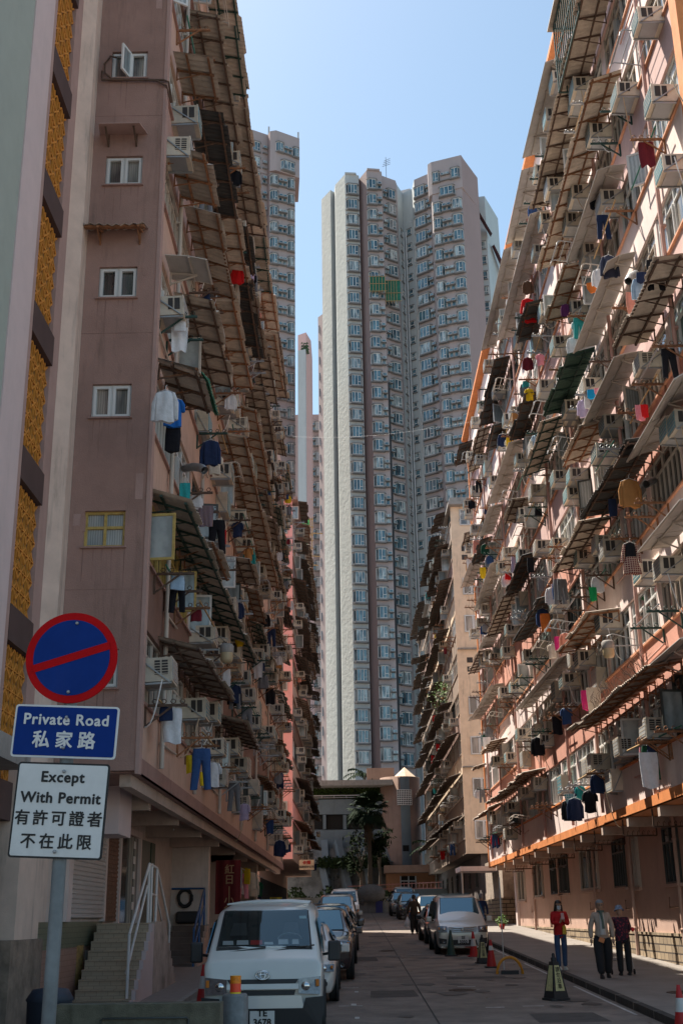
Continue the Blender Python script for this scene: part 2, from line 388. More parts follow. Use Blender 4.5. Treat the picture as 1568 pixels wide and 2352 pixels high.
def place_ac(x, y, z, rz, label, group, kind='win', gm=None, parts=True):
    if not inframe((x, y, z), 40) or NAC[0] >= 298: return None
    NAC[0] += 1; gm = gm or m_act; c, v, g, b, one = ac_meshes(kind, gm)
    if parts:
        r = empty('air_conditioner', (x, y, z), label, 'air conditioner', group, rz)
        link('casing', c, r); link('coil_grille', g, r); link('bracket', b, r)
        if len(v.vertices): link('side_vent', v, r)
        r.scale = (rnd.uniform(.88,1.12), rnd.uniform(.85,1.1), rnd.uniform(.9,1.1)); r.rotation_euler[0] = rnd.uniform(-.02,.05)
    else:
        r = link('air_conditioner', one, None, (x, y, z), rz); tag(r, label, 'air conditioner', group)
    return r

# ------------------------------------------------------------------ awnings
AWC = {}
def awn_mbs(L, kind, D=.95, drop=.2, near=True):
    s, f = MB(), MB()
    if kind == 'smooth':
        n = max(1, round(L/1.22))
        for i in range(n):
            x0, x1 = L*i/n+.006, L*(i+1)/n-.006
            s.add([(x0,0,0),(x1,0,0),(x1,D*.55,-drop*.3),(x0,D*.55,-drop*.3),(x1,D,-drop),(x0,D,-drop),
                   (x0,0,.015),(x1,0,.015),(x1,D*.55,-drop*.3+.015),(x0,D*.55,-drop*.3+.015),(x1,D,-drop+.015),(x0,D,-drop+.015)],
                  [(0,1,2,3),(3,2,4,5),(9,8,7,6),(11,10,8,9),(5,4,10,11),(0,3,9,6),(3,5,11,9),(1,7,8,2),(2,8,10,4),(0,6,7,1)])
        x = .3
        while x < L:
            f.bar((x, .0, -.03), (x, D*.66, -drop*.40-.03), .04); f.bar((x, .0, -.30), (x, D*.66, -drop*.40-.04), .03); f.bar((x,.02,-.32),(x,.02,0),.035)
            x += 1.2
        f.bar((0,D*.56,-drop*.34-.02),(L,D*.56,-drop*.34-.02),.035); f.bar((0,D-.03,-drop+.0),(L,D-.03,-drop+.0),.03)
        for i in range(n+1): f.bar((L*i/n,.02,-.006),(L*i/n,D*.55,-drop*.3-.006),.014); f.bar((L*i/n,D*.55,-drop*.3-.006),(L*i/n,D,-drop-.006),.014)
    else:
        pit = .17 if near else .34; n = int(L/pit)*4; rj = random.Random(int(L*10)+len(kind)); pans = [(rj.uniform(-.07,.07), rj.uniform(-.018,.018), rj.uniform(-.02,.02)) for _ in range(int(L/.8)+2)]
        vs = []
        for i in range(n+1):
            x = L*i/n; a = .022*math.sin(2*math.pi*x/pit); pd, pz, pk = pans[int(x/.8)]; sag = -.03*math.sin(math.pi*x/L)
            vs += [(x, 0, a+pz), (x, D+pd, -drop+a+pz+pk+sag), (x, 0, a+pz+.006), (x, D+pd, -drop+a+pz+pk+sag+.006)]
        fs = []
        for i in range(n):
            k = i*4; fs += [(k, k+4, k+5, k+1), (k+3, k+7, k+6, k+2), (k+1, k+5, k+7, k+3)]
        s.add(vs, fs, 0, False)
        for (yy) in (.30, D-.1):
            f.bar((0, yy, -drop*yy/D-.05), (L, yy, -drop*yy/D-.05), .045)
        x = .12; step = .8
        while x < L:
            f.bar((x, 0, -.06), (x, D-.03, -drop-.05), .04)
            if near: f.bar((x+.03, 0, -.34), (x+.03, D*.72, -drop*.72-.06), .022)
            if near: f.bar((x+.03, .015, -.36), (x+.03, .015, -.02), .03)
            x += step
    return s, f
def place_awning(x, y0, y1, z, sgn, kind, label, group='awnings along the old facades', D=.95, drop=.2):
    """sgn +1: facade faces +x (left side of the street); awning runs from y0 to y1"""
    L = round(abs(y1-y0)*2)/2; L = max(1.0, L); near = min(y0, y1) < 48
    if not (inframe((x, y0, z), 80) or inframe((x, y1, z), 80) or inframe((x, (y0+y1)/2, z), 80)): return None
    k = (L, kind, D, near, drop)
    if k not in AWC:
        s, f = awn_mbs(L, kind if kind == 'smooth' else 'corr', D, drop, near)
        sm = {'far': m_corrf, 'smooth': m_sheet, 'green': m_corrg, 'dark': m_corrd, 'dgreen': m_corr}.get(kind, m_corr)
        fm = {'far': m_rustd, 'rust': m_rust, 'black': m_rustd, 'green': m_green_d, 'dgreen': m_green_d, 'dark': m_rustd, 'smooth': m_cream_f}[kind]
        AWC[k] = (s.mesh('sheet', sm), f.mesh('frame', fm))
    s, f = AWC[k]
    # local x runs along the wall; for the left side local x -> -y
    if sgn > 0: r = empty('awning', (x, max(y0, y1), z), label, 'awning', group, -math.pi/2)
    else: r = empty('awning', (x, min(y0, y1), z), label, 'awning', group, math.pi/2)
    r.rotation_euler[0] = rnd.uniform(-.05,.06); r.rotation_euler[2] += rnd.uniform(-.012,.012)
    link('sheet', s, r); link('frame', f, r)
    return r

# ------------------------------------------------------------------ brackets, poles, racks
def rack_mb(kind):
    m = MB()
    if kind == 'bracket':
        m.bar((0, 0, 0), (0, .78, 0), .045); m.bar((0, .02, -.38), (0, .5, -.02), .03); m.bar((0, .02, -.4), (0, .02, .02), .04)
        for k in range(4):
            y = .18+.17*k; m.tube([(0, y+.045*math.cos(a), .075+.045*math.sin(a)) for a in [i*math.pi/3 for i in range(7)]], .009, 4, cap=False)
    elif kind == 'frame':   # bent steel clothes frame leaning out from the sill
        for sx in (0, 1.1):
            m.tube([(sx, 0, 0), (sx, .75, .12), (sx, .85, .06), (sx, .88, -.05)], .016, 5)
        for k in range(4): m.tube([(0, .2+.2*k, .03+.03*k), (1.1, .2+.2*k, .03+.03*k)], .012, 5)
        m.tube([(0, .88, -.05), (1.1, .88, -.05)], .016, 5)
    return m
RKC = {}; NRK = [0]; RKREST = MB(); RKM = []
def place_rack(x, y, z, rz, kind, mt, label, group):
    if not inframe((x, y, z), 20): return None
    NRK[0] += 1
    if NRK[0] > 285:
        if mt not in RKM: RKM.append(mt)
        RKREST.merge(rack_mb(kind), Matrix.Translation((x, y, z)) @ Matrix.Rotation(rz, 4, 'Z'), {0: RKM.index(mt)}); return None
    k = (kind, mt.name)
    if k not in RKC: RKC[k] = rack_mb(kind).mesh('laundry_rack', mt)
    o = link('laundry_rack', RKC[k], None, (x, y, z), rz)
    return tag(o, label, 'laundry bracket' if kind == 'bracket' else 'laundry frame', group)

# ------------------------------------------------------------------ garments (local x = width, hanging down from z=0)
def loft(mb, rows, n=14, m=0, rip=.0, ph=0):
    """rows: (cx, cy, z, rx, ry)"""
    vs = []; fs = []
    for j, (cx, cy, z, rx, ry) in enumerate(rows):
        for k in range(n):
            a = 2*math.pi*k/n; t = j/max(1, len(rows)-1)
            q = 1+rip*t*math.sin(a*5+ph)+rip*.6*t*math.sin(a*3+ph*2)
            xx = cx+rx*math.cos(a); vs.append((xx+rip*.012*t*math.sin(z*9+ph), cy+ry*math.sin(a)*q+rip*.045*(.3+t)*math.sin(xx*24+z*3+ph), z+rip*.03*t*math.sin(xx*13+ph)))
    for j in range(len(rows)-1):
        for k in range(n): fs.append((j*n+k, j*n+(k+1)%n, (j+1)*n+(k+1)%n, (j+1)*n+k))
    mb.add(vs, fs, m, True)
    mb.add([vs[k] for k in range(n)], [tuple(range(n))], m); mb.add([vs[-n+k] for k in range(n)], [tuple(range(n))[::-1]], m)
def garment_mb(kind, ph=0.):
    m = MB(); r = .9
    if kind in ('shirt', 'sweater', 'tee'):
        L = .72; loft(m, [(0,0,-.02,.05,.03),(0,0,-.05,.12,.04),(0,0,-.09,.18,.05),(0,0,-.25,.19,.06),(0,0,-.5,.195,.06),(0,0,-L,.205,.06)], 18, rip=.7, ph=ph)
        sl = .55 if kind != 'tee' else .25
        for s in (-1, 1):
            loft(m, [(s*.16,0,-.07,.04,.035),(s*(.205+.03*sl),0,-.1-.35*sl,.055,.05),(s*(.215+.04*sl),.01,-.12-1.0*sl,.045,.04)], 10, rip=.4, ph=ph+s)
    elif kind == 'trousers':
        loft(m, [(0,0,-.02,.21,.04),(0,0,-.2,.24,.06),(0,0,-.32,.23,.05)], rip=.3, ph=ph)
        for s in (-1, 1): loft(m, [(s*.11,0,-.28,.12,.055),(s*.14,.01,-.65,.10,.05),(s*.17,0,-1.02,.09,.045)], 10, rip=.4, ph=ph+s)
    elif kind == 'folded':
        loft(m, [(0,0,0,.13,.05),(0,0,-.3,.15,.06),(0,0,-.62,.14,.05)], rip=.5, ph=ph)
    elif kind == 'shorts':
        loft(m, [(0,0,-.02,.17,.03),(0,0,-.2,.2,.05),(0,0,-.42,.2,.04)], rip=.4, ph=ph)
    elif kind == 'towel':
        loft(m, [(0,0,0,.22,.02),(0,0,-.2,.235,.03),(0,0,-.5,.225,.03),(.01,0,-.85,.21,.03)], 26, rip=.9, ph=ph)
    elif kind == 'sheet':
        loft(m, [(0,0,0,.40,.03),(0,0,-.4,.42,.05),(0,0,-.8,.40,.05),(.02,0,-1.2,.36,.04)], 32, rip=.95, ph=ph)
    elif kind == 'dress':
        loft(m, [(0,0,-.02,.07,.03),(0,0,-.08,.18,.05),(0,0,-.3,.17,.06),(0,0,-.52,.18,.07)], rip=.2, ph=ph)
        for s in (-1, 1): loft(m, [(s*.17,0,-.08,.05,.04),(s*.24,0,-.4,.06,.05),(s*.29,0,-.68,.05,.04)], 10, 1, rip=.3)
        loft(m, [(0,0,-.5,.19,.08),(0,0,-.8,.26,.1),(0,0,-1.05,.3,.11)], 18, 1, rip=.35, ph=ph)
    elif kind == 'small':
        loft(m, [(0,0,0,.12,.02),(0,0,-.14,.11,.03),(0,0,-.25,.05,.02)], rip=.5, ph=ph)
    return m
GC = {}
CLOTH = {'white': (.62,.62,.64), 'black': (.012,.012,.016), 'navy': (.018,.03,.075), 'blue': (.02,.13,.42), 'bright blue': (.01,.28,.55),
         'red': (.55,.012,.015), 'pink': (.72,.27,.32), 'hot pink': (.7,.04,.22), 'tan': (.42,.20,.07), 'orange': (.65,.18,.04), 'yellow': (.72,.48,.02),
         'grey': (.18,.19,.21), 'green': (.01,.28,.09), 'dark green': (.02,.09,.05), 'teal': (.03,.30,.30), 'maroon': (.16,.02,.03), 'denim': (.035,.075,.19),
         'lilac': (.42,.35,.5), 'cream': (.62,.54,.44), 'brown': (.12,.06,.035), 'pale blue': (.30,.42,.55), 'salmon': (.65,.27,.2), 'purple': (.13,.03,.12)}
def cloth(cn): return mat('cloth_'+cn.replace(' ', '_'), CLOTH[cn], .9, var=.14, scale=5, bump=.5, bscale=14, objvar=.06, spec=.2)
def checkmat(name, a, b, sc=9, rotz=0):
    if name in MATS: return MATS[name]
    m = mat(name, a, .9, var=.08, spec=.2); n = m.node_tree.nodes; L = m.node_tree.links
    tc = n['Texture Coordinate']; ck = n.new('ShaderNodeTexBrick'); ck.inputs['Scale'].default_value = sc
    ck.inputs['Color1'].default_value = (*a, 1); ck.inputs['Color2'].default_value = (a[0]*.75, a[1]*.75, a[2]*.75, 1); ck.inputs['Mortar'].default_value = (*b, 1)
    ck.inputs['Mortar Size'].default_value = .07; ck.offset = 0; ck.inputs['Brick Width'].default_value = .5; ck.inputs['Row Height'].default_value = .5
    sp = n.new('ShaderNodeSeparateXYZ'); cb = n.new('ShaderNodeCombineXYZ'); L.new(tc.outputs['Object'], sp.inputs[0])
    L.new(sp.outputs['X'], cb.inputs[0]); L.new(sp.outputs['Z'], cb.inputs[1]); L.new(cb.outputs[0], ck.inputs['Vector'])
    L.new(ck.outputs[0], n['Principled BSDF'].inputs['Base Color']); return m
hanger_me = MB().tube([(-.2,0,-.07),(0,0,.02),(.2,0,-.07)], .006, 4).tube([(0,0,.02),(0,0,.09),(.03,0,.12)], .005, 4).mesh('hanger', m_plas)
def place_garment(x, y, z, kind, cn, label, rz=0, group='laundry hung out to dry', mats=None, sc=1.0):
    if not inframe((x, y, z), 10): return None
    key = (kind, cn, int(rnd.random()*3))
    if key not in GC:
        ms = mats or [cloth(cn)]
        GC[key] = garment_mb(kind, key[2]*1.7).mesh(kind, ms if len(ms) > 1 else ms*2)
    nm = {'tee': 'shirt', 'small': 'underwear', 'folded': 'trousers', 'sheet': 'bed_sheet'}.get(kind, kind)
    o = link(nm, GC[key], None, (x, y, z), rz); o.scale = (sc, sc, sc)
    tag(o, label, {'tee': 'shirt', 'small': 'underwear', 'folded': 'trousers', 'sheet': 'bed sheet'}.get(kind, kind), group)
    if kind in ('shirt', 'tee', 'sweater', 'dress', 'trousers') and y < 50: link('hanger', hanger_me, o)
    return o
# ------------------------------------------------------------------ the long old blocks
def facade_block(name, label, X, sgn, y0, y1, zs, s0, fh, nf, roof, back, wallm, spandm, ledgem, bayw, winkinds, seed, pierm=None, lodge=None, pipe=None, ledge_h=.09, bottom_band=None, dark_inset=.16, groundz=0, sash_p=.3):
    """X: street face; sgn: direction of the street (+1 = +x)"""
    rn = random.Random(seed)
    root = empty(name, (X-sgn*back/2, (y0+y1)/2, zs), label, 'building')
    xi = X-sgn*dark_inset; xb = X-sgn*back
    w = MB(); w.box(xi, y0+.12, zs+.002, xb, y1-.12, roof)                       # body behind the window ribbons
    w.box(X, y0, zs, xb, y0+.12, roof); w.box(X, y1-.12, zs, xb, y1, roof)          # end walls
    hs = [s0+fh*k+1.4 for k in range(nf)]
    n = int(round((y1-y0-.24)/bayw)); bw = (y1-y0-.24)/n
    for i in range(n+1):
        yc = y0+.12+bw*i; hw = .11 if i % 2 else .17
        if 0 < i < n:
            for k in range(nf): w.box(X-sgn*.03, yc-hw, s0+fh*k, xi, yc+hw, hs[k])
    w.box(X-sgn*.002, y0+.12, hs[-1], xi, y1-.12, roof)
    wpart('wall', w, [wallm], root)
    for k in range(nf):
        sp = MB(); zb = zs if k == 0 else hs[k-1]; zt = s0+fh*k
        sp.box(X, y0+.12, zb+.001, xi, y1-.12, zt-.001)
        wpart('spandrel_wall', sp, [spandm[k % len(spandm)]], root)
        lg = MB(); lg.box(X+sgn*.06, y0+.02, zt-.03, X+sgn*.0015, y1-.02, zt+.025)
        
        if k == 0 and bottom_band: lg.box(X+sgn*.04, y0-.02, zs-.03, X+sgn*.0015, y1+.02, zs+bottom_band); lg.box(X+sgn*.04, y0-.02, zs-.03, xb, y1+.02, zs-.004)
        wpart('ledge', lg, [ledgem if k == 0 or ledgem is not m_rorange else m_rledge], root)
    # drain pipes
    if pipe:
        y = y0+2.2
        while y < y1-1:
            p = MB(); p.tube([(X+sgn*.09, y, zs+.3), (X+sgn*.09, y, roof)], .05, 7)
            for k in range(nf): p.box(X, y-.07, s0+fh*k+.7, X+sgn*.12, y+.07, s0+fh*k+.75)
            for q in range(4):
                zz = s0+fh*rn.randrange(nf)-.45; p.tube([(X+sgn*.05, y, zz), (X+sgn*.05, y+rn.choice((-1,1))*rn.uniform(1, 2.4), zz+.06)], .025, 5)
            wpart('drainpipe', p, [pipe[0]], root); y += rn.uniform(4.4, 6.6)
    ws = WinSet(root); cells = []
    for k in range(nf):
        for i in range(n):
            yc = y0+.12+bw*(i+.5); kd = rn.choices(winkinds, [a[3] for a in winkinds])[0]
            if sgn > 0 and y0 < 30 and k == 1 and i < 2: kd = ('yellow', m_yellow, g_dark, 1)
            sash = None
            if rn.random() < sash_p or kd[0] == 'yellow': sash = (rn.choice((.45, .55)), rn.choice((60, 80, 95)), rn.choice((-1, 1)), rn.choice((1, 1, .3)))
            ws.add(X-sgn*.09, yc, s0+fh*k, -math.pi/2 if sgn > 0 else math.pi/2, round(bw-.30, 2), 1.39, kd[0], kd[1], kd[2], sash)
            cells.append((k, i, yc, s0+fh*k))
    return root, ws, cells, bw

R_X, L_X = 7.3, -3.75
RS0, RFH, LS0, LFH = 5.9, 2.57, 5.9, 2.61
R1N = 'orange-edged pink block'; L1N = 'mauve-brown block'
R2N = 'beige block beyond'; L2N = 'coral-ended block beyond'
wk_r = [('ribbon', m_white, g_dark, 5), ('ribbon', m_white, g_curt, 4), ('bars', m_white, g_pale, 3), ('ribbon', m_cream_f, g_curt, 4), ('grille', m_dkframe, g_dark, 1.5), ('bars', m_cream_f, g_dark, 2), ('ribbon', m_white, g_teal, 3)]
wk_l = [('ribbon', m_cream_f, g_dark, 5), ('bars', m_cream_f, g_curt, 4), ('ribbon', m_white, g_curt, 3), ('grille', m_dkframe, g_dark, 2), ('bars', m_white, g_dark, 3)]

r1, r1w, r1c, r1bw = facade_block('apartment_block', 'long pink apartment block with orange edges along the right pavement', R_X, -1, 21.0, 66.0, 4.66, RS0, RFH, 9, 29.3, 11,
    m_rwall, [m_rwall, m_rsalm, m_rwall, m_rsalm, m_rrose, m_rwall, m_rrose, m_rwall, m_rrose], m_rorange, 3.0, wk_r, 3, pipe=(m_rpipe,), bottom_band=.24, sash_p=.35)
l1, l1w, l1c, l1bw = facade_block('apartment_block', 'long brown apartment block with small windows in its near end wall, left', L_X, 1, 20.8, 65.0, 4.66, LS0, LFH, 8, 27.0, 1.5,
    m_lwall, [m_lwall, m_lwall2, m_lwall, m_lwall, m_lwall, m_mauve, m_lwall, m_lwall2], m_lledge, 3.0, wk_l, 5, pipe=(m_cream_f,), bottom_band=.26, sash_p=.35)
r2, r2w, r2c, r2bw = facade_block('apartment_block', 'old beige stained apartment block farther along the right side', 7.0, -1, 76.0, 118.0, 5.85, 6.75, 2.6, 9, 28.6, 11,
    m_r2face, [m_r2face, m_r2face, m_r2wall, m_lwall2], m_soffit, 3.2, wk_l, 8, sash_p=.4)
l2, l2w, l2c, l2bw = facade_block('apartment_block', 'farther apartment block on the left with a coral pink end wall', -3.68, 1, 74.0, 107.0, 5.6, 6.5, 2.6, 9, 28.5, 9,
    m_lwall, [m_lwall, m_coral, m_lwall, m_lwall2], m_lledge, 3.2, wk_l, 9, sash_p=.4)

# --- right block: orange fins at both ends, end wall, back body
fin = MB(); fin.box(R_X-.06, 65.9, 4.63, R_X+.35, 66.12, 29.3); wpart('orange_fin', fin, [m_rorange], r1)
fin = MB(); fin.box(R_X-.05, 20.55, 14.5, R_X+.5, 21.0-.002, 29.3); wpart('orange_fin', fin, [m_rorange], r1)
rf = MB(); rf.box(R_X-.35, 20.9, 29.31, 18.4, 66.1, 29.5); rf.box(R_X+.1, 20.9, 29.51, R_X+.25, 66.1, 30.3); wpart('roof_slab', rf, [m_rorange], r1)

# --- left block: the near end wall (brown) with its chamfered cream column, and the body behind
YF = 20.655
ew = MB(); ew.box(-5.16, YF, 4.66, -4.88, 20.795, 30.5); ew.box(-4.12, YF, 4.66, L_X+.004, 20.795, 30.5); zc_ = 4.66
for z_ in (6.45, 9.07, 11.66, 14.24, 16.86, 19.51): ew.box(-4.88, YF, zc_, -4.12, 20.795, z_-.35); zc_ = z_+.35
ew.box(-4.88, YF, zc_, -4.12, 20.795, 30.5); ew.box(-5.16, 20.8, 26.4, L_X, 24.5, 30.5); wpart('end_wall', ew, [m_brown], l1)
ec = MB(); ec.box(L_X+.006, 20.64, 4.6, L_X+.075, 20.9, 30.5); wpart('corner_edge', ec, [m_mauve], l1)
cc = MB(); cc.prism([(-5.40,19.95),(-5.15,20.2),(-5.162,20.655),(-5.162,20.79),(-5.40,20.79)], 2.2, 30.5); wpart('cream_column', cc, [m_cream], l1)
bd = MB(); bd.box(-5.25, 24.6, 4.67, -15, 64.9, 26.9); wpart('rear_wall', bd, [m_lwall], l1)
ENDW = [(-4.80,19.51,'two',m_white,g_curt),(-4.50,16.86,'two',m_white,g_curt),(-4.50,14.24,'two',m_white,g_dark),(-4.50,11.66,'two',m_white,g_curt),(-4.50,9.07,'cross',m_yellow,g_pale),(-4.20,6.45,'two',m_white,g_curt)]
for i, (x, z, kd, fm, gm) in enumerate(ENDW):
    x = -4.5 if i != 5 else -4.5
    fmsh, pm = wmesh(.76, .70, kd, fm, gm)
    o = link('window', fmsh, l1, Vector((x, 20.755, z-.35))-l1.location, math.pi); link('pane', pm, o)
    lab = ['small white window with one sash swung open','small white window with cream curtains','small white window with dark blinds','small white window with patterned curtains','small yellow-framed window','small white window low on the end wall'][i]
    o['label'] = lab
    e = MB(); e.box(x-.42, 20.60, z-.385, x+.42, 20.654, z-.352); wpart('sill', e, [m_brown], l1)
sa = sash_mb(.36, .66, 70, -1).mesh('open_sash', [m_white, g_pale])
o = link('open_sash', sa, l1, Vector((-4.5+.02, 20.70, 19.51-.33))-l1.location, math.pi)
# conduit looping round the top window
cd = MB(); z = 19.51
cd.tube([(-4.78,20.60,z+.15),(-4.9,20.59,z+.18),(-5.02,20.59,z-.02),(-5.0,20.59,z-.25),(-4.85,20.59,z-.40),(-4.3,20.59,z-.45),(-3.9,20.59,z-.47),(-3.68,20.60,z-.60),(-3.62,20.9,z-.8)], .022, 6)
cd.tube([(-5.06,20.60,z-.2),(-5.06,20.59,z-.42),(-4.5,20.59,z-.44),(-3.75,20.59,z-.46),(-3.64,20.60,z-.5),(-3.6,20.9,z-.8)], .025, 6); wpart('cable_conduit', cd, [m_rustd], l1)
rr = random.Random(8)
for i in range(7):
    z = rr.uniform(5.5, 21); x = rr.choice((rr.uniform(-5.1,-4.95), rr.uniform(-4.05,-3.95))); m = MB(); w_, h_ = rr.uniform(.10,.16), rr.uniform(.15,.7); m.box(x, YF-.004, z, x+w_, YF-.0005, z+h_)
    wpart('repair_patch', m, [m_mauve if i % 2 else m_brown], l1)
for zc_ in (6.1, 8.72, 11.31, 13.89, 16.51, 19.16):     # drip marks below the sills
    m = MB()
    for q in range(5): x = -4.86+.18*q+rr.uniform(-.05,.05); hh = rr.uniform(.2,.9); m.add([(x-.012,YF-.002,zc_-.05),(x+.012,YF-.002,zc_-.05),(x+.004,YF-.002,zc_-hh),(x-.004,YF-.002,zc_-hh)], [(0,3,2,1)])
    wpart('drip_mark', m, [mat('grime_streak', (.275,.165,.135), .95, var=.3)], l1)
for z in (7.9, 13.1, 18.2):
    m = MB(); m.box(-5.16, YF-.003, z, L_X, YF-.0004, z+.012); wpart('pour_joint', m, [m_band if False else MATS['grime_streak']], l1)
# little canopies on the end wall
a = empty('window_canopy', (-4.54, 20.655, 17.74), 'small flat grey metal canopy on two brackets on the brown end wall', 'awning')
MB().add([(-.5,0,0),(.5,0,0),(.42,-.5,-.1),(-.42,-.5,-.1),(-.5,0,.02),(.5,0,.02),(.42,-.5,-.08),(-.42,-.5,-.08)], [(0,1,2,3),(7,6,5,4),(3,2,6,7),(0,3,7,4),(1,5,6,2),(0,4,5,1)]).build('sheet', m_mauve, a)
MB().bar((-.3,0,-.3),(-.3,-.4,-.1),.035).bar((-.3,0,-.3),(-.3,0,0),.03).bar((.28,0,-.3),(.28,-.4,-.1),.035).bar((.28,0,-.3),(.28,0,0),.03).build('bracket', m_rustd, a)
a = empty('window_canopy', (-5.14, 20.655, 15.45), 'rusty corrugated canopy with curled edge on the brown end wall', 'awning')
s, f = awn_mbs(1.2, 'corr', .5, .16); T = Matrix.Rotation(math.pi, 4, 'Z') @ Matrix.Translation((-1.2,0,0))
MB().merge(s, T).build('sheet', m_corr, a); MB().merge(f, T).build('frame', m_rust, a)

# --- stair tower next door: lilac and sage piers, orange breeze-block screens between dark bands
nb = empty('stair_tower_building', (-7.5, 15, 2.0), 'building at far left with orange breeze-block screens between dark bands', 'building')
XW = -5.40
b = MB(); b.box(XW-.35, 5, 0, -13, 19.94, 30); wpart('wall', b, [m_mauve], nb)
b = MB(); b.box(XW+.02, 19.42, 2.0, XW-.34, 19.94, 30); b.box(XW+.05, 17.55, 1.8, XW-.34, 18.02, 30); wpart('mauve_pier', b, [m_mauve], nb)
b = MB(); b.box(XW+.14, 16.45, 4.4, XW-.34, 17.548, 30); wpart('lilac_pier', b, [m_lilac], nb)
b = MB(); b.box(XW+.12, 5, 4.4, XW-.34, 16.44, 30); wpart('sage_wall', b, [m_sage], nb)
def lattice(za, zb):
    m = MB(); ya, yb = 18.022, 19.418; bs = .349; nn = 4; rows = int(round((zb-za)/bs)); bh = (zb-za)/rows; d0, d1 = XW-.055, XW-.02
    for j in range(rows):
        for i in range(nn):
            y0, z0 = ya+bs*i, za+bh*j; y1, z1 = y0+bs, z0+bh; yc, zc = (y0+y1)/2, (z0+z1)/2
            if i == 0 or True:
                m.box(d0, y0, z0, d1, y0+.018, z1); m.box(d0, y0+.018, z0, d1, y1, z0+.018)
            # curved leaf pattern: petals meeting at the block centre
            for (sy, sz) in ((1,1),(1,-1),(-1,1),(-1,-1)):
                m.bar(((d0+d1)/2, yc+sy*.165, zc+sz*.165), ((d0+d1)/2, yc+sy*.06, zc+sz*.085), .03, .034)
                m.bar(((d0+d1)/2, yc+sy*.06, zc+sz*.085), ((d0+d1)/2, yc, zc+sz*.0), .03, .03)
            m.bar(((d0+d1)/2, yc, zc-.17), ((d0+d1)/2, yc, zc+.17), .03, .024)
    return m
zb0 = 3.05
BANDS = [14.5+2.7*k for k in range(-4, 5)]
base = lattice(0, 2.1).mesh('breeze_block_screen', m_latt)
for zb in BANDS:
    bb = MB(); bb.box(XW+.06, 18.021, zb, XW-.34, 19.419, zb+.58); wpart('dark_band', bb, [m_band], nb)
    o = link('breeze_block_screen', base, nb); o.location = Vector((0,0,zb+.585))-nb.location
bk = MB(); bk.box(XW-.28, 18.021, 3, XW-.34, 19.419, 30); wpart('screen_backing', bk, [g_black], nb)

# --- end walls of the far blocks
e = MB(); e.box(-12.6, 73.94, 5.6, -3.66, 73.998, 28.5); wpart('end_wall', e, [m_coral], l2)
e = MB(); e.box(7.0-.02, 75.94, 5.85, 18, 75.998, 28.6); wpart('end_wall', e, [m_r2wall], r2)
for i, z in enumerate([7.3, 9.9, 12.5, 15.05, 20.45, 23.0, 27.85]):
    fmsh, pm = wmesh(1.15, 1.15, 'two', m_white, g_dark if i % 2 else g_curt)
    o = link('window', fmsh, r2, Vector((8.15, 75.9, z-.6))-r2.location, math.pi); link('pane', pm, o)
for zc in (17.7, 25.3):
    v = MB()
    for dx in (-.35, .35):
        for dz in (-.3, .3): v.box(8.15+dx-.19, 75.91, zc+dz-.17, 8.15+dx+.19, 75.938, zc+dz+.17)
    wpart('vent_opening', v, [m_acd], r2)
e = MB(); e.box(6.8, 75.4, 28.61, 18, 118.2, 28.8); e.box(6.95, 75.85, 28.81, 18, 76.0, 29.25); wpart('roof_slab', e, [m_conc], r2)
e = MB(); e.box(7.0, 75.7, 18.7, 9.4, 75.93, 18.78); wpart('ledge', e, [m_conc], r2)
e = MB(); e.box(7.0, 75.7, 11.1, 9.4, 75.93, 11.16); wpart('ledge', e, [m_conc], r2)
for i, z in enumerate([8.0, 10.6, 13.2, 15.8, 18.4, 21.0, 23.6, 26.2]):
    fmsh, pm = wmesh(.75, 1.0, 'two', m_cream_f, g_dark)
    o = link('window', fmsh, l2, Vector((-4.35, 73.9, z))-l2.location, math.pi); link('pane', pm, o)
e = MB(); e.box(-12.8, 73.6, 28.51, -3.3, 107.3, 28.7); wpart('roof_slab', e, [m_lledge], l2)
for ws in (r1w, l1w, r2w, l2w): ws.done()
# ------------------------------------------------------------------ ground, road, pavements
def slope_sheet(name, x0, x1, ys, off, mt, n=1):
    m = MB(); vs = []
    for y in ys: vs += [(x0, y, gz(y)+off), (x1, y, gz(y)+off)]
    m.add(vs, [(2*i, 2*i+1, 2*i+3, 2*i+2) for i in range(len(ys)-1)]); o = m.build(name, [mt]); o['kind'] = 'structure'; return o
slope_sheet('ground', -900, 900, [-300, 0, 60, 106, 300, 1500], -.02, m_pave)
slope_sheet('road', -3.35, 4.95, [-40, 10, 40, 70, 100.8], .0, m_asph)
def slab(name, x0, x1, y0, y1, h, mt):
    m = MB(); m.add([(x0,y0,gz(y0)+h),(x1,y0,gz(y0)+h),(x1,y1,gz(y1)+h),(x0,y1,gz(y1)+h),(x0,y0,gz(y0)-.02),(x1,y0,gz(y0)-.02),(x1,y1,gz(y1)-.02),(x0,y1,gz(y1)-.02)],
      [(0,1,2,3),(0,4,5,1),(1,5,6,2),(2,6,7,3),(3,7,4,0)]); o = m.build(name, [mt]); o['kind'] = 'structure'; return o
slab('pavement', 5.10, 9.0, 5, 100, .125, m_pave)
slab('kerb', 4.95, 5.095, 5, 100, .13, m_kerb)
slab('pavement', -9, -3.47, 22, 100, .10, mat('tiled_pavement', (.26,.22,.20), .85, var=.12, scale=5))
slab('kerb', -3.465, -3.35, 22, 100, .105, m_conc)
j = MB()
for x in (1.35,): j.add([(x, 5, gz(5)+.004),(x+.03, 5, gz(5)+.004),(x+.03,100,gz(100)+.004),(x,100,gz(100)+.004)], [(0,1,2,3)])
for y in (31.5, 44, 57.2, 70, 83): j.add([(-3.3, y, gz(y)+.004),(4.9, y, gz(y)+.004),(4.9,y+.03,gz(y+.03)+.004),(-3.3,y+.03,gz(y+.03)+.004)], [(0,1,2,3)])
o = j.build('road_joint', [m_kerb]); o['kind'] = 'structure'
pm = MB()
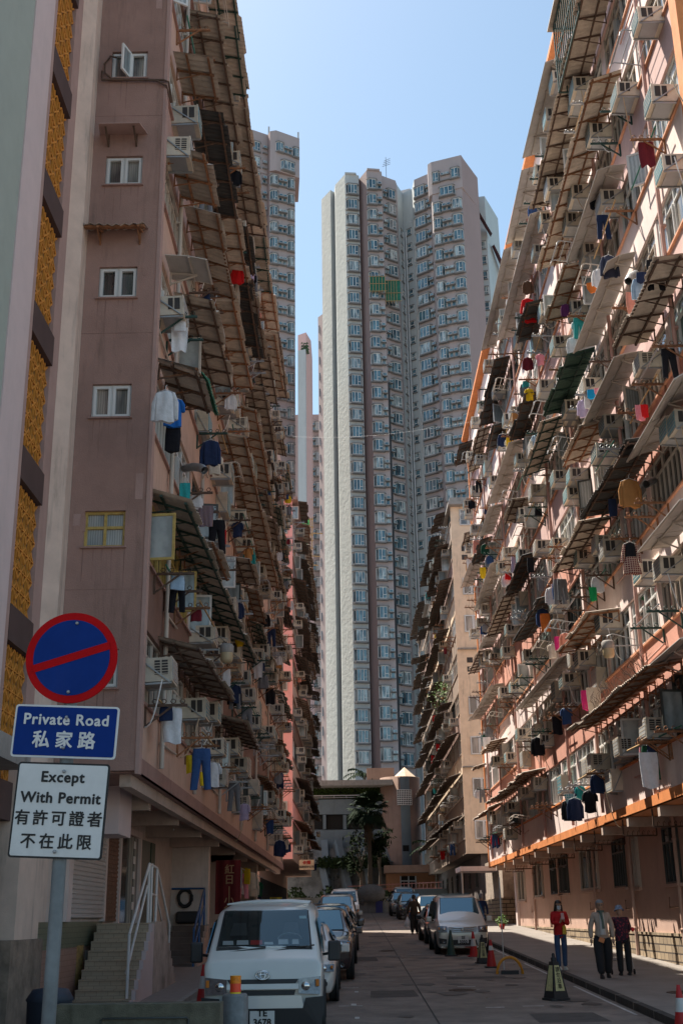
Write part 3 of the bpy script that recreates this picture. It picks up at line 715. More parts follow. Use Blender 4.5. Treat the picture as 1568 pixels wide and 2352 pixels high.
def mark(px, py, w, l):
    p = PG(px, py); pm.add([(p.x, p.y, gz(p.y)+.005),(p.x+w, p.y, gz(p.y)+.005),(p.x+w, p.y+l, gz(p.y+l)+.005),(p.x, p.y+l, gz(p.y+l)+.005)], [(0,1,2,3)])
for a in ((1115,2315,.35,.1),(1050,2267,.4,.1),(1065,2275,.35,.1),(1020,2241,.3,.1),(778,2312,.45,.08),(806,2310,.1,.35),(782,2270,.4,.08),(1200,2312,.4,.08)): mark(*a)
y = 22
while y < 62: pm.add([(-.02+.0,y,gz(y)+.005),(.06,y,gz(y)+.005),(.06,y+.3,gz(y+.3)+.005),(-.02,y+.3,gz(y+.3)+.005)], [(0,1,2,3)]); y += 5.2
for q in range(22, 62, 8): pm.add([(4.78,q,gz(q)+.005),(4.84,q,gz(q)+.005),(4.84,q+6,gz(q+6)+.005),(4.78,q+6,gz(q+6)+.005)], [(0,1,2,3)])
o = pm.build('road_markings', [m_paint]); o['kind'] = 'structure'

# ------------------------------------------------------------------ ground storey, right
XG = 8.35
m_stone = mat('stone_block_plinth', (.36,.28,.19), .9, var=.2, scale=2, bump=.3)
if True:
    n = m_stone.node_tree.nodes; L = m_stone.node_tree.links; br = n.new('ShaderNodeTexBrick')
    br.inputs['Scale'].default_value = 1.5; br.inputs['Color1'].default_value = (.38,.29,.19,1); br.inputs['Color2'].default_value = (.22,.165,.11,1); br.inputs['Mortar'].default_value = (.06,.045,.035,1)
    br.inputs['Mortar Size'].default_value = .03; br.inputs['Brick Width'].default_value = .62; br.inputs['Row Height'].default_value = .3; br.offset_frequency = 2; br.squash = 1.6; br.squash_frequency = 3
    tc = n['Texture Coordinate']; sp = n.new('ShaderNodeSeparateXYZ'); cb = n.new('ShaderNodeCombineXYZ'); ad = n.new('ShaderNodeMath'); ad.operation = 'ADD'
    L.new(tc.outputs['Object'], sp.inputs[0]); L.new(sp.outputs['Y'], ad.inputs[0]); L.new(sp.outputs['X'], ad.inputs[1]); L.new(ad.outputs[0], cb.inputs[0]); L.new(sp.outputs['Z'], cb.inputs[1]); L.new(cb.outputs[0], br.inputs['Vector'])
    L.new(br.outputs[0], n['Principled BSDF'].inputs['Base Color'])
    bm = n['Bump']; bm.inputs['Strength'].default_value = 1.0; bm.inputs['Distance'].default_value = .06
    L.new(br.outputs['Fac'], bm.inputs['Height']); bm.invert = True
g = MB(); g.box(XG, 20.6, .3, XG+8, 63.5, 4.655); wpart('ground_floor_wall', g, [m_rground], r1)
g = MB(); g.box(XG-.05, 20.5, .3, XG-.002, 63.4, 1.63); g.box(XG-.07, 20.5, 1.632, XG-.002, 63.4, 1.70); wpart('stone_plinth', g, [m_stone], r1)
g = MB(); g.box(XG-.12, 63.0, 1.5, XG+.5, 63.6, 4.655); wpart('corner_pilaster', g, [m_rwall], r1)
wparts('soffit_beam', [MB().box(R_X-.02, y, 4.38, XG+.3, y+.22, 4.62) for y in [22+3.4*k for k in range(13)]], [m_soffit], r1)
# windows of the ground storey, read off the photo on the wall plane
GW = [((1189,1996),(1209,2072),'two'),((1262,1975),(1308,2045),'grille'),((1332,1960),(1378,2030),'two'),((1406,1945),(1440,2020),'bars'),((1455,1940),(1470,2018),'two'),((1522,1915),(1566,2010),'bars'),((1225,1985),(1250,2058),'two'),((1283,1975),(1296,2040),'bars')]
for (a, b_, kd) in GW:
    p = PX(a[0], a[1], XG); q = PX(b_[0], b_[1], XG); yc = (p.y+q.y)/2; w_ = max(.6, abs(p.y-q.y)); zt = p.z
    zc = (PX((a[0]+b_[0])/2, (a[1]+b_[1])/2, XG)).z; h = 1.45
    fmsh, pmm = wmesh(round(w_,1), h, kd, m_dkframe if kd != 'two' else m_cream_f, g_dark)
    o = link('window', fmsh, r1, Vector((XG-.03, yc, zc-h/2))-r1.location, math.pi/2); link('pane', pmm, o)
    sl = MB(); sl.box(-w_/2-.06, -.02, -.08, w_/2+.06, .08, 0); so_ = sl.build('sill', m_rground, o)
for i, y in enumerate((26.9, 31.5, 36.8, 42.5, 50, 57)):
    p = MB(); p.tube([(XG-.09, y, .9), (XG-.09, y, 4.6)], .055, 8)
    for zz in (1.8, 2.9, 4.0): p.lathe([(.055,-.03),(.075,-.03),(.075,.03),(.055,.03)], (XG-.09, y, zz), 8)
    p.tube([(XG-.05, y, 2.35), (XG-.05, y+1.3, 2.33), (XG-.05, y+1.3, 2.6)], .02, 5)
    wpart('drainpipe', p, [m_rground], r1)
# laundry hook rails hung under the soffit
for i, (px, py) in enumerate([(1543,1905),(1470,1926),(1400,1940),(1350,1947),(1290,1965),(1240,1975),(1205,1985),(1180,2000)]):
    y = PX(px, py, R_X+.5).y
    m = MB(); m.bar((-.45,0,-.42),(.45,0,-.42),.04); m.bar((-.45,0,-.42),(-.45,0,0),.035); m.bar((.45,0,-.42),(.45,0,-.2),.035)
    for k in range(6): x = -.35+.14*k; m.tube([(x,0,-.40),(x,.0,-.32),(x+.03,0,-.28),(x+.05,0,-.33)], .009, 4)
    o = m.build('laundry_hook_rail', m_rustd, None, (R_X+.5, y, 4.62)); tag(o, f'black hook rail hanging under the overhang, {ORD[i+1]} from the near end', 'laundry rail', 'hook rails under the right overhang')

# ------------------------------------------------------------------ gap on the right between the blocks
o = MB(); o.box(8.0, 66.5, 1.4, 9.4, 75.6, 5.2); a = empty('rough_wall', (8.5, 70, 1.6), 'rough mottled side wall with a stone base beyond the pink block', 'wall')
wpart('render', o, [mat('mottled_render', (.34,.27,.21), .95, var=.4, scale=3, stain=.6, bump=.8, bscale=8)], a)
o = MB(); o.box(7.9, 66.3, 1.3, 9.5, 75.7, 3.1); wpart('stone_base', o, [m_stone], a)
o = MB(); o.box(5.9, 68.2, 4.55, 8.0, 71.5, 4.8); a = empty('canopy', (6.9, 69.8, 4.4), 'pale flat concrete canopy over the side entrance on the right', 'canopy'); wpart('slab', o, [m_rwall], a)
o = MB(); o.tube([(6.0,68.4,1.7),(6.0,68.4,4.55)], .05, 8); wpart('post', o, [m_cream_f], a)
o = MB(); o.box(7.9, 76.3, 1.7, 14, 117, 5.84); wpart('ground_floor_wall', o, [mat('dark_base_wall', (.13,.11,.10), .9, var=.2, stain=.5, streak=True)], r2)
o = MB(); o.box(7.84, 76.2, 1.7, 7.898, 117, 3.2); wpart('stone_plinth', o, [m_stone], r2)
for y in range(79, 116, 5):
    fmsh, pmm = wmesh(1.1, 1.3, 'bars', m_dkframe, g_dark)
    o = link('window', fmsh, r2, Vector((7.86, y, 3.9))-r2.location, math.pi/2); link('pane', pmm, o)

# ------------------------------------------------------------------ ground storey, left
XL = -5.55
g = MB(); g.box(XL, 21.5, .3, XL-5, 65, 4.655); wpart('ground_floor_wall', g, [m_lground], l1)
wparts('soffit_beam', [MB().box(XL, y, 4.3, L_X-.33, y+.25, 4.63) for y in (24.2, 28.3, 32.6, 37, 42, 47, 52, 57)], [m_soffit], l1)
sf = MB(); sf.box(L_X-.32, 21, 4.42, L_X-.12, 64.8, 4.63); wpart('soffit_beam', sf, [m_soffit], l1)
sf = MB(); sf.box(-5.5, 22.8, 3.75, -4.4, 24.1, 4.655); wpart('downstand_wall', sf, [m_lilac], l1)
m_tile = mat('green_tile_dado', (.19,.21,.14), .5, var=.1); m_ptile = mat('pink_tile_dado', (.45,.28,.22), .5, var=.08)
for m_, c2 in ((m_tile, (.09,.10,.07)), (m_ptile, (.3,.17,.13))):
    n = m_.node_tree.nodes; L = m_.node_tree.links; br = n.new('ShaderNodeTexBrick'); c = n['RGB'].outputs[0].default_value
    br.inputs['Color1'].default_value = tuple(c); br.inputs['Color2'].default_value = (c[0]*.9, c[1]*.9, c[2]*.9, 1); br.inputs['Mortar'].default_value = (*c2, 1)
    br.inputs['Scale'].default_value = 1; br.inputs['Brick Width'].default_value = .3; br.inputs['Row Height'].default_value = .1; br.inputs['Mortar Size'].default_value = .005
    tc = n['Texture Coordinate']; sp = n.new('ShaderNodeSeparateXYZ'); cb = n.new('ShaderNodeCombineXYZ'); L.new(tc.outputs['Object'], sp.inputs[0]); L.new(sp.outputs['Y'], cb.inputs[0]); L.new(sp.outputs['Z'], cb.inputs[1]); L.new(cb.outputs[0], br.inputs['Vector'])
    L.new(br.outputs[0], n['Principled BSDF'].inputs['Base Color'])
g = MB(); g.box(XL+.03, 21.6, .3, XL+.001, 27.3, 1.72); wpart('pink_tile_dado', g, [m_ptile], l1)
g = MB(); g.box(XL+.03, 21.6, 1.725, XL+.001, 27.3, 2.20); wpart('green_tile_dado', g, [m_tile], l1)
# roller shutter
g = MB(); z = 2.26
prof = []
while z < 4.2: prof += [(0, z), (.035, z+.02), (.035, z+.055), (0, z+.075)]; z += .09
vs = []; 
for (d, z) in prof: vs += [(XL+.05+d, 23.75, z), (XL+.05+d, 27.1, z)]
g.add(vs, [(2*i, 2*i+1, 2*i+3, 2*i+2) for i in range(len(prof)-1)]); wpart('roller_shutter', g, [mat('white_shutter', (.56,.52,.50), .5, var=.05)], l1)
wparts('shutter_jamb', [MB().box(XL+.001, 23.4, 2.2, XL+.14, 23.74, 4.3), MB().box(XL+.001, 27.11, 2.2, XL+.1, 27.25, 4.3)], [m_rwall], l1)
m_brick = mat('brown_brick_strip', (.22,.12,.08), .9, var=.35, scale=12, bump=.8, bscale=20)
g = MB(); g.box(XL+.001, 27.26, 2.2, XL+.06, 28.6, 4.3)
for k in range(22): g.box(XL+.06, 27.3, 2.2+.095*k, XL+.085, 28.56, 2.2+.095*k+.05)
wpart('brick_panel', g, [m_brick], l1)
g = MB()
for y in (28.62, 31.3): g.box(XL+.001, y, 1.95, XL+.12, y+.16, 4.35)
g.box(XL+.001, 28.78, 4.2, XL+.12, 31.3, 4.35); g.box(XL+.001, 28.78, 1.95, XL+.12, 31.3, 2.1); wpart('shop_door_frame', g, [m_rwall], l1)
g = MB(); g.box(XL+.002, 28.8, 2.12, XL+.05, 31.28, 4.18); o = wpart('glass_door', g, [g_dark], l1)
g = MB()
for y in (30.0, 30.3, 30.75): g.box(XL+.052, y, 2.12, XL+.09, y+.05, 4.18)
wpart('door_mullion', g, [m_cream_f], l1)
g = MB()
for k in range(5): g.box(XL+.095, 30.40, 3.9-.36*k, XL+.10, 30.68, 3.9-.36*k+.18)
wpart('door_notice', g, [m_plas], l1)
g = MB(); g.box(XL+.002, 31.6, 1.95, XL+.08, 33.0, 4.2); wpart('grey_door', g, [mat('grey_green_door', (.10,.12,.10), .5, var=.1)], l1)
g = MB(); g.box(XL+.002, 33.05, 1.95, XL+.1, 33.7, 4.2); wpart('green_door_leaf', g, [mat('dark_green_door', (.015,.06,.035), .5, var=.1)], l1)
# cross walls of the arcade
wparts('cross_wall', [MB().box(XL+.001, a, .9, b_, a+.45, 4.6) for a, b_ in ((37.5,-4.42),(47,-4.6),(56,-4.4))], [m_lground], l1)
# dark shop fronts behind
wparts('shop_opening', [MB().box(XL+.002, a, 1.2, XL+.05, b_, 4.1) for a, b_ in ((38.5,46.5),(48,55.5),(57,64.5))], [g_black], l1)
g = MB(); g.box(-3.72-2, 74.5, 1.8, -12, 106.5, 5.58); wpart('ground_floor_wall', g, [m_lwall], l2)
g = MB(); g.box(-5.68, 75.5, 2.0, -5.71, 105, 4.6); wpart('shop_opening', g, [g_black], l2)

# tiled double stair with white rails
def stair(name, label, x0, x1, ya, yb, z0, z1, n, mt, side, yland=None, down=True):
    r = empty(name, ((x0+x1)/2, ya, z0), label, 'stairs'); m = MB(); dy = (yb-ya)/n; dz = (z1-z0)/n
    for k in range(n):
        m.box(x0, ya+dy*k, z0-.3, x1, ya+dy*(k+1), z0+dz*(k+1)-.03)
        m.box(x0, ya+dy*k-.02, z0+dz*(k+1)-.03, x1, ya+dy*(k+1), z0+dz*(k+1))
    yl = yland or yb
    m.box(x0, yb, z0-.3, x1, yl, z1)
    if down:
        for k in range(n): m.box(x0, yl+dy*k, z0-.3, x1, yl+dy*(k+1), z1-dz*(k+1)+.06)
    wpart('step', m, [mt], r)
    s = MB()
    for k in range(n): s.box(x1+.001, ya+dy*k, z0-.3, x1+.08, ya+dy*(k+1), z0+dz*(k+.9))
    wpart('side_wall', s, [side], r); s = MB(); s.box(x1+.001, yb+.01, z0-.3, x1+.085, yl+.3, z1+.02)
    if down:
        for k in range(n): s.box(x1+.001, yl+.3+dy*k, z0-.2, x1+.085, yl+.3+dy*(k+1), z1-dz*(k+.6))
    wpart('landing_wall', s, [mat('stained_render', (.42,.34,.29), .95, var=.3, scale=2.5, stain=.9, bump=.8, bscale=6, sc_col=(.07,.06,.03))], r)
    return r
m_step = mat('tan_step_tile', (.33,.25,.18), .7, var=.12, scale=4, stain=.25)
n = m_step.node_tree.nodes; L = m_step.node_tree.links; br = n.new('ShaderNodeTexBrick'); br.inputs['Color1'].default_value = (.46,.355,.25,1); br.inputs['Color2'].default_value = (.41,.315,.225,1); br.inputs['Mortar'].default_value = (.24,.18,.13,1)
br.inputs['Scale'].default_value = 1; br.inputs['Brick Width'].default_value = .22; br.inputs['Row Height'].default_value = .085; br.inputs['Mortar Size'].default_value = .004
tc = n['Texture Coordinate']; sp = n.new('ShaderNodeSeparateXYZ'); cb = n.new('ShaderNodeCombineXYZ'); L.new(tc.outputs['Object'], sp.inputs[0]); L.new(sp.outputs['X'], cb.inputs[0]); L.new(sp.outputs['Z'], cb.inputs[1]); L.new(cb.outputs[0], br.inputs['Vector']); L.new(br.outputs[0], n['Principled BSDF'].inputs['Base Color'])
st = stair('tiled_staircase', 'tan tiled staircase with white painted side wall leading to the glass shop door', -5.36, -4.28, 24.0, 26.2, .62, 2.16, 9, m_step, m_lilac, 27.4)
rl = MB(); X0 = -4.36
for (a, b_) in (((X0,24.2,.8),(X0,24.2,1.95)),((X0,26.25,2.16),(X0,26.25,3.35)),((X0,26.6,2.16),(X0,26.6,3.37)),((X0,27.3,2.16),(X0,27.3,3.3))): rl.tube([a, b_], .03, 8)
rl.tube([(X0,24.2,1.95),(X0,26.25,3.35)], .028, 8); rl.tube([(X0-.03,24.2,1.25),(X0-.03,26.25,2.9)], .026, 8)
rl.tube([(X0,26.25,3.35),(X0,27.3,3.3),(X0,29.4,2.1),(X0,29.4,1.0)], .028, 8); rl.tube([(X0,26.6,2.75),(X0,27.3,2.72),(X0,29.3,1.55)], .024, 8)
wpart('handrail', rl, [mat('white_rail_paint', (.70,.68,.66), .5, var=.08, scale=9)], st)
m_bstep = mat('brown_step', (.16,.12,.10), .8, var=.2)
st2 = stair('brown_staircase', 'dark brown steps with a blue pipe railing behind the tiled staircase', -5.4, -4.45, 35.0, 37.4, .9, 2.05, 7, m_bstep, m_lwall, 37.4, False)
rl = MB(); m_bluer = mat('blue_rail_paint', (.02,.10,.27), .45, var=.15)
for y, z in ((35.0,.95),(36.2,1.5),(37.3,2.05)): rl.tube([(-4.5,y,z),(-4.5,y,z+1.05)], .03, 8)
rl.tube([(-4.5,35.0,1.9),(-4.5,37.3,3.1),(-5.5,37.35,3.1)], .03, 8); rl.tube([(-4.5,35.0,1.4),(-4.5,37.3,2.6)], .025, 8); wpart('handrail', rl, [m_bluer], st2)
st3 = stair('concrete_steps', 'narrow dark steps under the red banner', -4.9, -3.9, 39.2, 41, 1.0, 1.95, 6, m_bstep, m_conc, 41, False)

# base of the near left corner: stone foot, pier, dark door and meter box
nbp = MB(); nbp.box(-5.62, 18.9, 1.0, -5.15, 20.3, 4.5); wpart('pink_pier', nbp, [m_cream], nb)
nbp = MB(); nbp.box(-5.7, 18.5, .2, -5.08, 20.4, 1.95); wpart('stone_foot', nbp, [mat('rough_stone', (.22,.165,.125), .95, var=.4, scale=3, bump=1.2, bscale=6)], nb)
nbp = MB(); nbp.box(-5.45, 12, .2, -5.4, 18.4, 4.4); wpart('dark_entrance_wall', nbp, [mat('dark_maroon_wall', (.085,.045,.04), .8, var=.15)], nb)
nbp = MB(); nbp.box(-5.39, 17.2, 2.4, -5.25, 17.95, 3.15); nbp.box(-5.24, 17.3, 2.95, -5.235, 17.55, 3.05); wpart('meter_box', nbp, [m_gal], nb)
nbp = MB(); nbp.box(-5.7, 5, 4.4, -4.9, 18.2, 4.75); wpart('canopy', nbp, [m_conc], nb)

# wear on the road: patches, stains, cracks, drain covers; joints between the kerb stones
rr = random.Random(15)
def ground_poly(pts, off): return [(x, y, gz(y)+off) for x, y in pts]
pt = MB()
for (x, y, a, b_) in ((.3,26,1.0,1.6),(2.2,30.5,1.5,.8),(-.2,38,.9,2.2),(2.6,47,1.3,1.0),(3.0,21,1.2,1.5),(.6,55,1.6,1.2)): pt.add(ground_poly([(x,y),(x+a,y+.05),(x+a-.04,y+b_),(x+.03,y+b_-.06)], .004), [(0,1,2,3)])
o = pt.build('road_patch', mat('dark_road_patch', (.085,.072,.064), .9, var=.25, scale=4, bump=.5, bscale=60)); o['kind'] = 'structure'
sn = MB()
for i in range(46):
    x, y = rr.uniform(-.1,4.6), rr.uniform(19, 62); R = rr.uniform(.06,.34); sn.add(ground_poly([(x+R*rr.uniform(.7,1.2)*math.cos(k*.7), y+R*1.6*rr.uniform(.7,1.2)*math.sin(k*.7)) for k in range(9)], .007+.0004*(i%8)), [tuple(range(9))])
o = sn.build('oil_stains', mat('oil_stain', (.055,.048,.043), .6, var=.3)); o['kind'] = 'structure'
ck = MB()
for i in range(9):
    x, y = rr.uniform(.2,4.2), rr.uniform(20, 50); 
    for k in range(9):
        nx, ny = x+rr.uniform(-.22,.22), y+rr.uniform(.15,.5); ck.add(ground_poly([(x,y),(x+.014,y),(nx+.014,ny),(nx,ny)], .011), [(0,1,2,3)]); x, y = nx, ny
o = ck.build('road_cracks', m_kerb); o['kind'] = 'structure'
for i, (x, y) in enumerate(((2.3,27.4),(1.1,43.5),(6.3,24.6))):
    off = .125 if x > 5 else 0; m = MB(); m.lathe([(.001,.012),(.27,.012),(.30,.008),(.30,0)], n=24); 
    for q in range(5): m.box(-.2,-.2+.09*q,.0125,.2,-.17+.09*q,.016)
    o = m.build('manhole_cover', m_rustd, None, (x,y,gz(y)+off+.003)); o.rotation_euler = (math.atan(.025),0,0); tag(o, ['round iron manhole cover in the near part of the road','round iron manhole cover farther up the road','round iron cover in the right pavement'][i], 'manhole cover')
kj = MB(); y = 12.3
while y < 99: kj.box(4.944,y,gz(y)-.01,5.10,y+.02,gz(y)+.134); y += 1.5
o = kj.build('kerb_joints', m_asph); o['kind'] = 'structure'
pj = MB(); y = 13.
while y < 66:
    pj.add([(5.1,y,gz(y)+.129),(8.28,y,gz(y)+.129),(8.28,y+.02,gz(y)+.129),(5.1,y+.02,gz(y)+.129)], [(0,1,2,3)]); y += 3
o = pj.build('pavement_joints', m_kerb); o['kind'] = 'structure'
lt = MB()
for i in range(60):
    x, y = rr.choice((rr.uniform(4.3,4.9), rr.uniform(7.4,8.2), rr.uniform(-.3,4))), rr.uniform(19, 55); off = .13 if x > 5 else .005; a = rr.uniform(.02,.06); th = rr.uniform(0,6.28)
    lt.add([(x+a*math.cos(th+k*1.57),y+a*.7*math.sin(th+k*1.57),gz(y)+off+.006+.01*(k%2)) for k in range(4)], [(0,1,2,3)])
o = lt.build('litter', mat('dry_leaf_litter', (.28,.2,.1), .9, var=.4)); tag(o, 'dry leaves and scraps scattered along the road and kerb', 'litter', None, 'stuff')
# ------------------------------------------------------------------ towers
TW = {}
def tower_win_mb(kind, w, h, dep):
    """local: x along face, y outwards, z up; returns frame(+slabs), pane"""
    f, s, p = MB(), MB(), MB(); t = .07
    if kind == 'bay':
        c = .28
        for (z0, z1) in ((-.22, 0), (h, h+.16)):
            s.prism([(-w/2-.12,0),(w/2+.12,0),(w/2-c+.14,dep+.1),(-w/2+c-.14,dep+.1)][::-1], z0, z1)
        pl = [(-w/2,0),(-w/2+c,dep),(w/2-c,dep),(w/2,0)]
        for a, b in zip(pl[:-1], pl[1:]):
            p.add([(a[0],a[1],0),(b[0],b[1],0),(b[0],b[1],h),(a[0],a[1],h)], [(3,2,1,0)])
            for (q0, q1) in (((a[0],a[1],0),(a[0],a[1],h)),((b[0],b[1],0),(b[0],b[1],h)),((a[0],a[1],.05),(b[0],b[1],.05)),((a[0],a[1],h-.05),(b[0],b[1],h-.05))): f.bar(q0, q1, .08)
        n = 1 if w < 1.9 else 2; 
        for i in range(1, n+1): x = -w/2+c+(w-2*c)*i/(n+1); f.bar((x,dep,0),(x,dep,h), .07)
        f.bar((-w/2+c,dep,h*.34),(-w/2+c+(w-2*c)/(n+1),dep,h*.34), .06)
    elif kind == 'flat':
        s.box(-w/2-.1, 0, -.16, w/2+.1, dep, -.02); s.box(-w/2-.1, 0, h, w/2+.1, dep*.8, h+.1)
        p.add([(-w/2,.04,0),(w/2,.04,0),(w/2,.04,h),(-w/2,.04,h)], [(3,2,1,0)])
        n = max(1, round(w/.8))
        for i in range(n+1): x = -w/2+w*i/n; f.bar((x,.06,0),(x,.06,h), .07)
        f.bar((-w/2,.06,0),(w/2,.06,0), .07); f.bar((-w/2,.06,h),(w/2,.06,h), .07); f.bar((-w/2,.06,h*.35),(w/2,.06,h*.35), .05)
    elif kind == 'niche':      # air-conditioner ledge: two boxes over two small windows
        s.box(-w/2, 0, -.1, w/2, dep, .02); s.box(-w/2, 0, h*.52, w/2, dep, h*.56)
        n = max(1, round(w/.8))
        for i in range(n):
            x = -w/2+w*(i+.5)/n
            f.box(x-.3, 0, h*.6, x+.3, dep*.75, h*.6+.4); p.add([(x-.24,dep*.76,h*.6+.06),(x+.24,dep*.76,h*.6+.06),(x+.24,dep*.76,h*.6+.34),(x-.24,dep*.76,h*.6+.34)], [(3,2,1,0)])
            p.add([(x-.24,.03,.08),(x+.24,.03,.08),(x+.24,.03,h*.5),(x-.24,.03,h*.5)], [(3,2,1,0)])
            for q in (-.26, .26): f.bar((x+q,.05,.05),(x+q,.05,h*.5), .06)
    return f, s, p
def face_place(P, Q, u):
    """point at fraction u along plan edge P->Q (outward normal to the right of travel = towards the camera side)"""
    P, Q = Vector((P[0],P[1],0)), Vector((Q[0],Q[1],0)); d = (Q-P); nrm = Vector((d.y, -d.x, 0)).normalized()
    c = P+d*u; return c, math.atan2(nrm.y, nrm.x)-math.pi/2
class TowerWins:
    def __init__(s, root): s.root = root; s.items = []
    def column(s, P, Q, u, zt, n, fh, kind, w, h, dep, fm, gm, skip=()):
        c, rz = face_place(P, Q, u)
        for k in range(n):
            if k in skip: continue
            z = zt-fh*k
            g_ = gm if (k*7+int(w*10)) % 3 else g_tow2
            s.items.append((c.x, c.y, z, rz, kind, w, h, dep, fm, g_))
    def done(s, limit=100):
        its = [i for i in s.items if inframe((i[0],i[1],i[2]+.5), 40)]
        its.sort(key=lambda i: -(i[5]*i[6])/((i[0]**2+i[1]**2+i[2]**2)))
        for n_, i in enumerate(its[:limit]):
            x, y, z, rz, kind, w, h, dep, fm, gm = i; key = (kind, w, h, dep, fm.name, gm.name)
            if key not in TW:
                f, sl, p = tower_win_mb(kind, w, h, dep); TW[key] = (f.merge(sl, None, {0: 1}).mesh('window', [fm, m_tsill]), p.mesh('pane', gm))
            o = link('window', TW[key][0], s.root, Vector((x,y,z))-Vector(s.root.location), rz); link('pane', TW[key][1], o)
        rest = its[limit:]
        if rest:
            mats = [m_tsill, m_white, g_tow, g_tow2, m_gal]; mb = MB()
            for i in rest:
                x, y, z, rz, kind, w, h, dep, fm, gm = i; f, sl, p = tower_win_mb(kind, w, h, dep)
                if fm not in mats: mats.append(fm)
                T = Matrix.Translation(Vector((x,y,z))-Vector(s.root.location)) @ Matrix.Rotation(rz, 4, 'Z')
                mb.merge(f, T, {0: mats.index(fm)}); mb.merge(sl, T, {0: 0}); mb.merge(p, T, {0: mats.index(gm)})
            o = mb.build('windows', mats, s.root); o['kind'] = 'stuff'
ZR = 115.0; FH = 2.797
plan = [(-3.5,168),(-1.95,165.3),(-1.35,165.9),(-1.15,163.9),(.45,161),(2.65,161.4),(2.75,162.4),(3.9,160.1),(6.3,160.5),(6.4,161.6),(8.6,163.0),(8.9,164.2),(9.9,166.6),(11.4,165.4),(11.6,162.9),(13.95,161.2),(14.1,158.9),(18.6,157.15),(21.9,163.1),(21.6,168.2),(23.5,167.8),(26.5,174.5),(26.5,190),(-3.5,190)]
sidem = [1,2,1,1,2,3,3,0,0,0,0,2,2,2,0,0,0,3,3,2,4,3,3,3]
tower = empty('residential_tower', (10, 170, 8), 'tallest residential tower at the end of the street with two rough white vertical slabs', 'tower')
b = MB(); b.prism(plan, 8, ZR, 3, sidem); wpart('wall', b, [m_tpink, m_stucw, m_twhite, m_tmauve, m_tblue], tower)
b = MB(); b.prism([(13.6,159.3),(14.1,158.7),(18.7,156.95),(19.2,158),(21.9,163.1),(21.9,168),(14,168)], ZR-5.6, ZR+.3, 0, [0,0,3,3,3,3,0])
b.prism([(.45,160.8),(2.2,161.0),(2.65,163),(.4,165)], ZR, ZR+.25, 2); b.prism([(4.0,159.9),(6.0,160.2),(6.2,163),(3.2,164)], ZR, ZR+.3, 0)
wpart('crown', b, [m_tpink, m_stucw, m_twhite, m_tmauve], tower)
b = MB(); b.prism([(8.6,168),(11.2,167),(13.5,175),(8.6,176)], ZR, ZR+1.2, 2); wpart('plant_room', b, [m_twhite]*3, tower)
tw = TowerWins(tower); zt = 112.0-.75; zG = PY(1021,405,158).z-.8; zF = PY(964,440,162).z-.8; zC = PY(892,450,162.5).z-.8; zB = PY(859,426,160.3).z-.8
tw.column((.45,161),(2.65,161.4), .5, zt, 33, FH, 'bay', 1.95, 1.7, .45, m_white, g_tow)
tw.column((3.9,160.1),(6.3,160.5), .33, zB, 33, FH, 'bay', 1.6, 1.7, .45, m_white, g_tow)
tw.column((3.9,160.1),(6.3,160.5), .82, zB, 33, FH, 'niche', .75, 1.6, .5, m_twhite, g_tow)
tw.column((6.4,161.6),(8.6,163.0), .60, zC, 33, FH, 'bay', 1.75, 1.7, .38, m_white, g_tow)
tw.column((6.4,161.6),(8.6,163.0), .14, zC, 33, FH, 'niche', .7, 1.6, .45, m_twhite, g_tow)
tw.column((8.9,164.2),(9.9,166.6), .45, zt-5.2, 31, FH, 'flat', .8, 1.2, .2, m_white, g_tow)
tw.column((9.9,166.6),(11.4,165.4), .55, zt-4.6, 31, FH, 'flat', .75, 1.1, .2, m_white, g_tow)
tw.column((11.6,162.9),(13.95,161.2), .38, zF, 33, FH, 'bay', 2.3, 1.7, .42, m_white, g_tow)
tw.column((11.6,162.9),(13.95,161.2), .90, zF, 33, FH, 'niche', .75, 1.7, .5, m_twhite, g_tow)
tw.column((14.1,158.9),(18.6,157.15), .16, zG, 33, FH, 'bay', 1.4, 1.7, .48, m_white, g_tow, skip=(1,))
tw.column((14.1,158.9),(18.6,157.15), .47, zG, 33, FH, 'niche', 1.5, 1.7, .5, m_twhite, g_tow, skip=(1,))
tw.column((14.1,158.9),(18.6,157.15), .80, zG, 33, FH, 'bay', 1.6, 1.7, .5, m_white, g_tow, skip=(1,))
tw.column((14.1,158.9),(18.6,157.15), .5, zG-FH, 1, FH, 'bay', 2.6, 1.5, .5, m_white, g_tow)
tw.column((21.6,168.2),(23.5,167.8), .45, zt-6.2, 31, FH, 'flat', 1.5, 1.4, .25, m_white, g_tow)
tw.done(100)
pp = MB()
for x, y in ((9.75,165.75),(10.15,165.7)): pp.tube([(x,y,10),(x,y,ZR-8)], .09, 6)
pp.tube([(11.45,164.6,10),(11.45,164.6,ZR-6.5),(10.8,165.2,ZR-6.4)], .09, 6)
for k in range(30):
    z = ZR-11-FH*k; pp.tube([(9.2,164.3,z+.3),(9.2,164.3,z),(9.75,165.7,z-.25)], .04, 4); pp.tube([(10.9,165.2,z+.35),(10.9,165.2,z+.05),(10.15,165.6,z-.1)], .04, 4)
wpart('drainpipe', pp, [m_plas], tower)
pp = MB(); pp.box(6.28, 160.7, 10, 6.62, 161.5, 78); wpart('dark_recess', pp, [mat('near_black_strip', (.035,.04,.045), .9, var=.2)], tower)  # near-black strip set in the notch between two faces
an = MB(); an.bar((7.2,164,ZR),(7.2,164,ZR+5.2), .07)
for k in range(4): an.bar((6.6+.1*k,164,ZR+3.4+.35*k),(7.9,164,ZR+3.9+.35*k), .05)
wpart('aerial', an, [m_dkframe], tower)
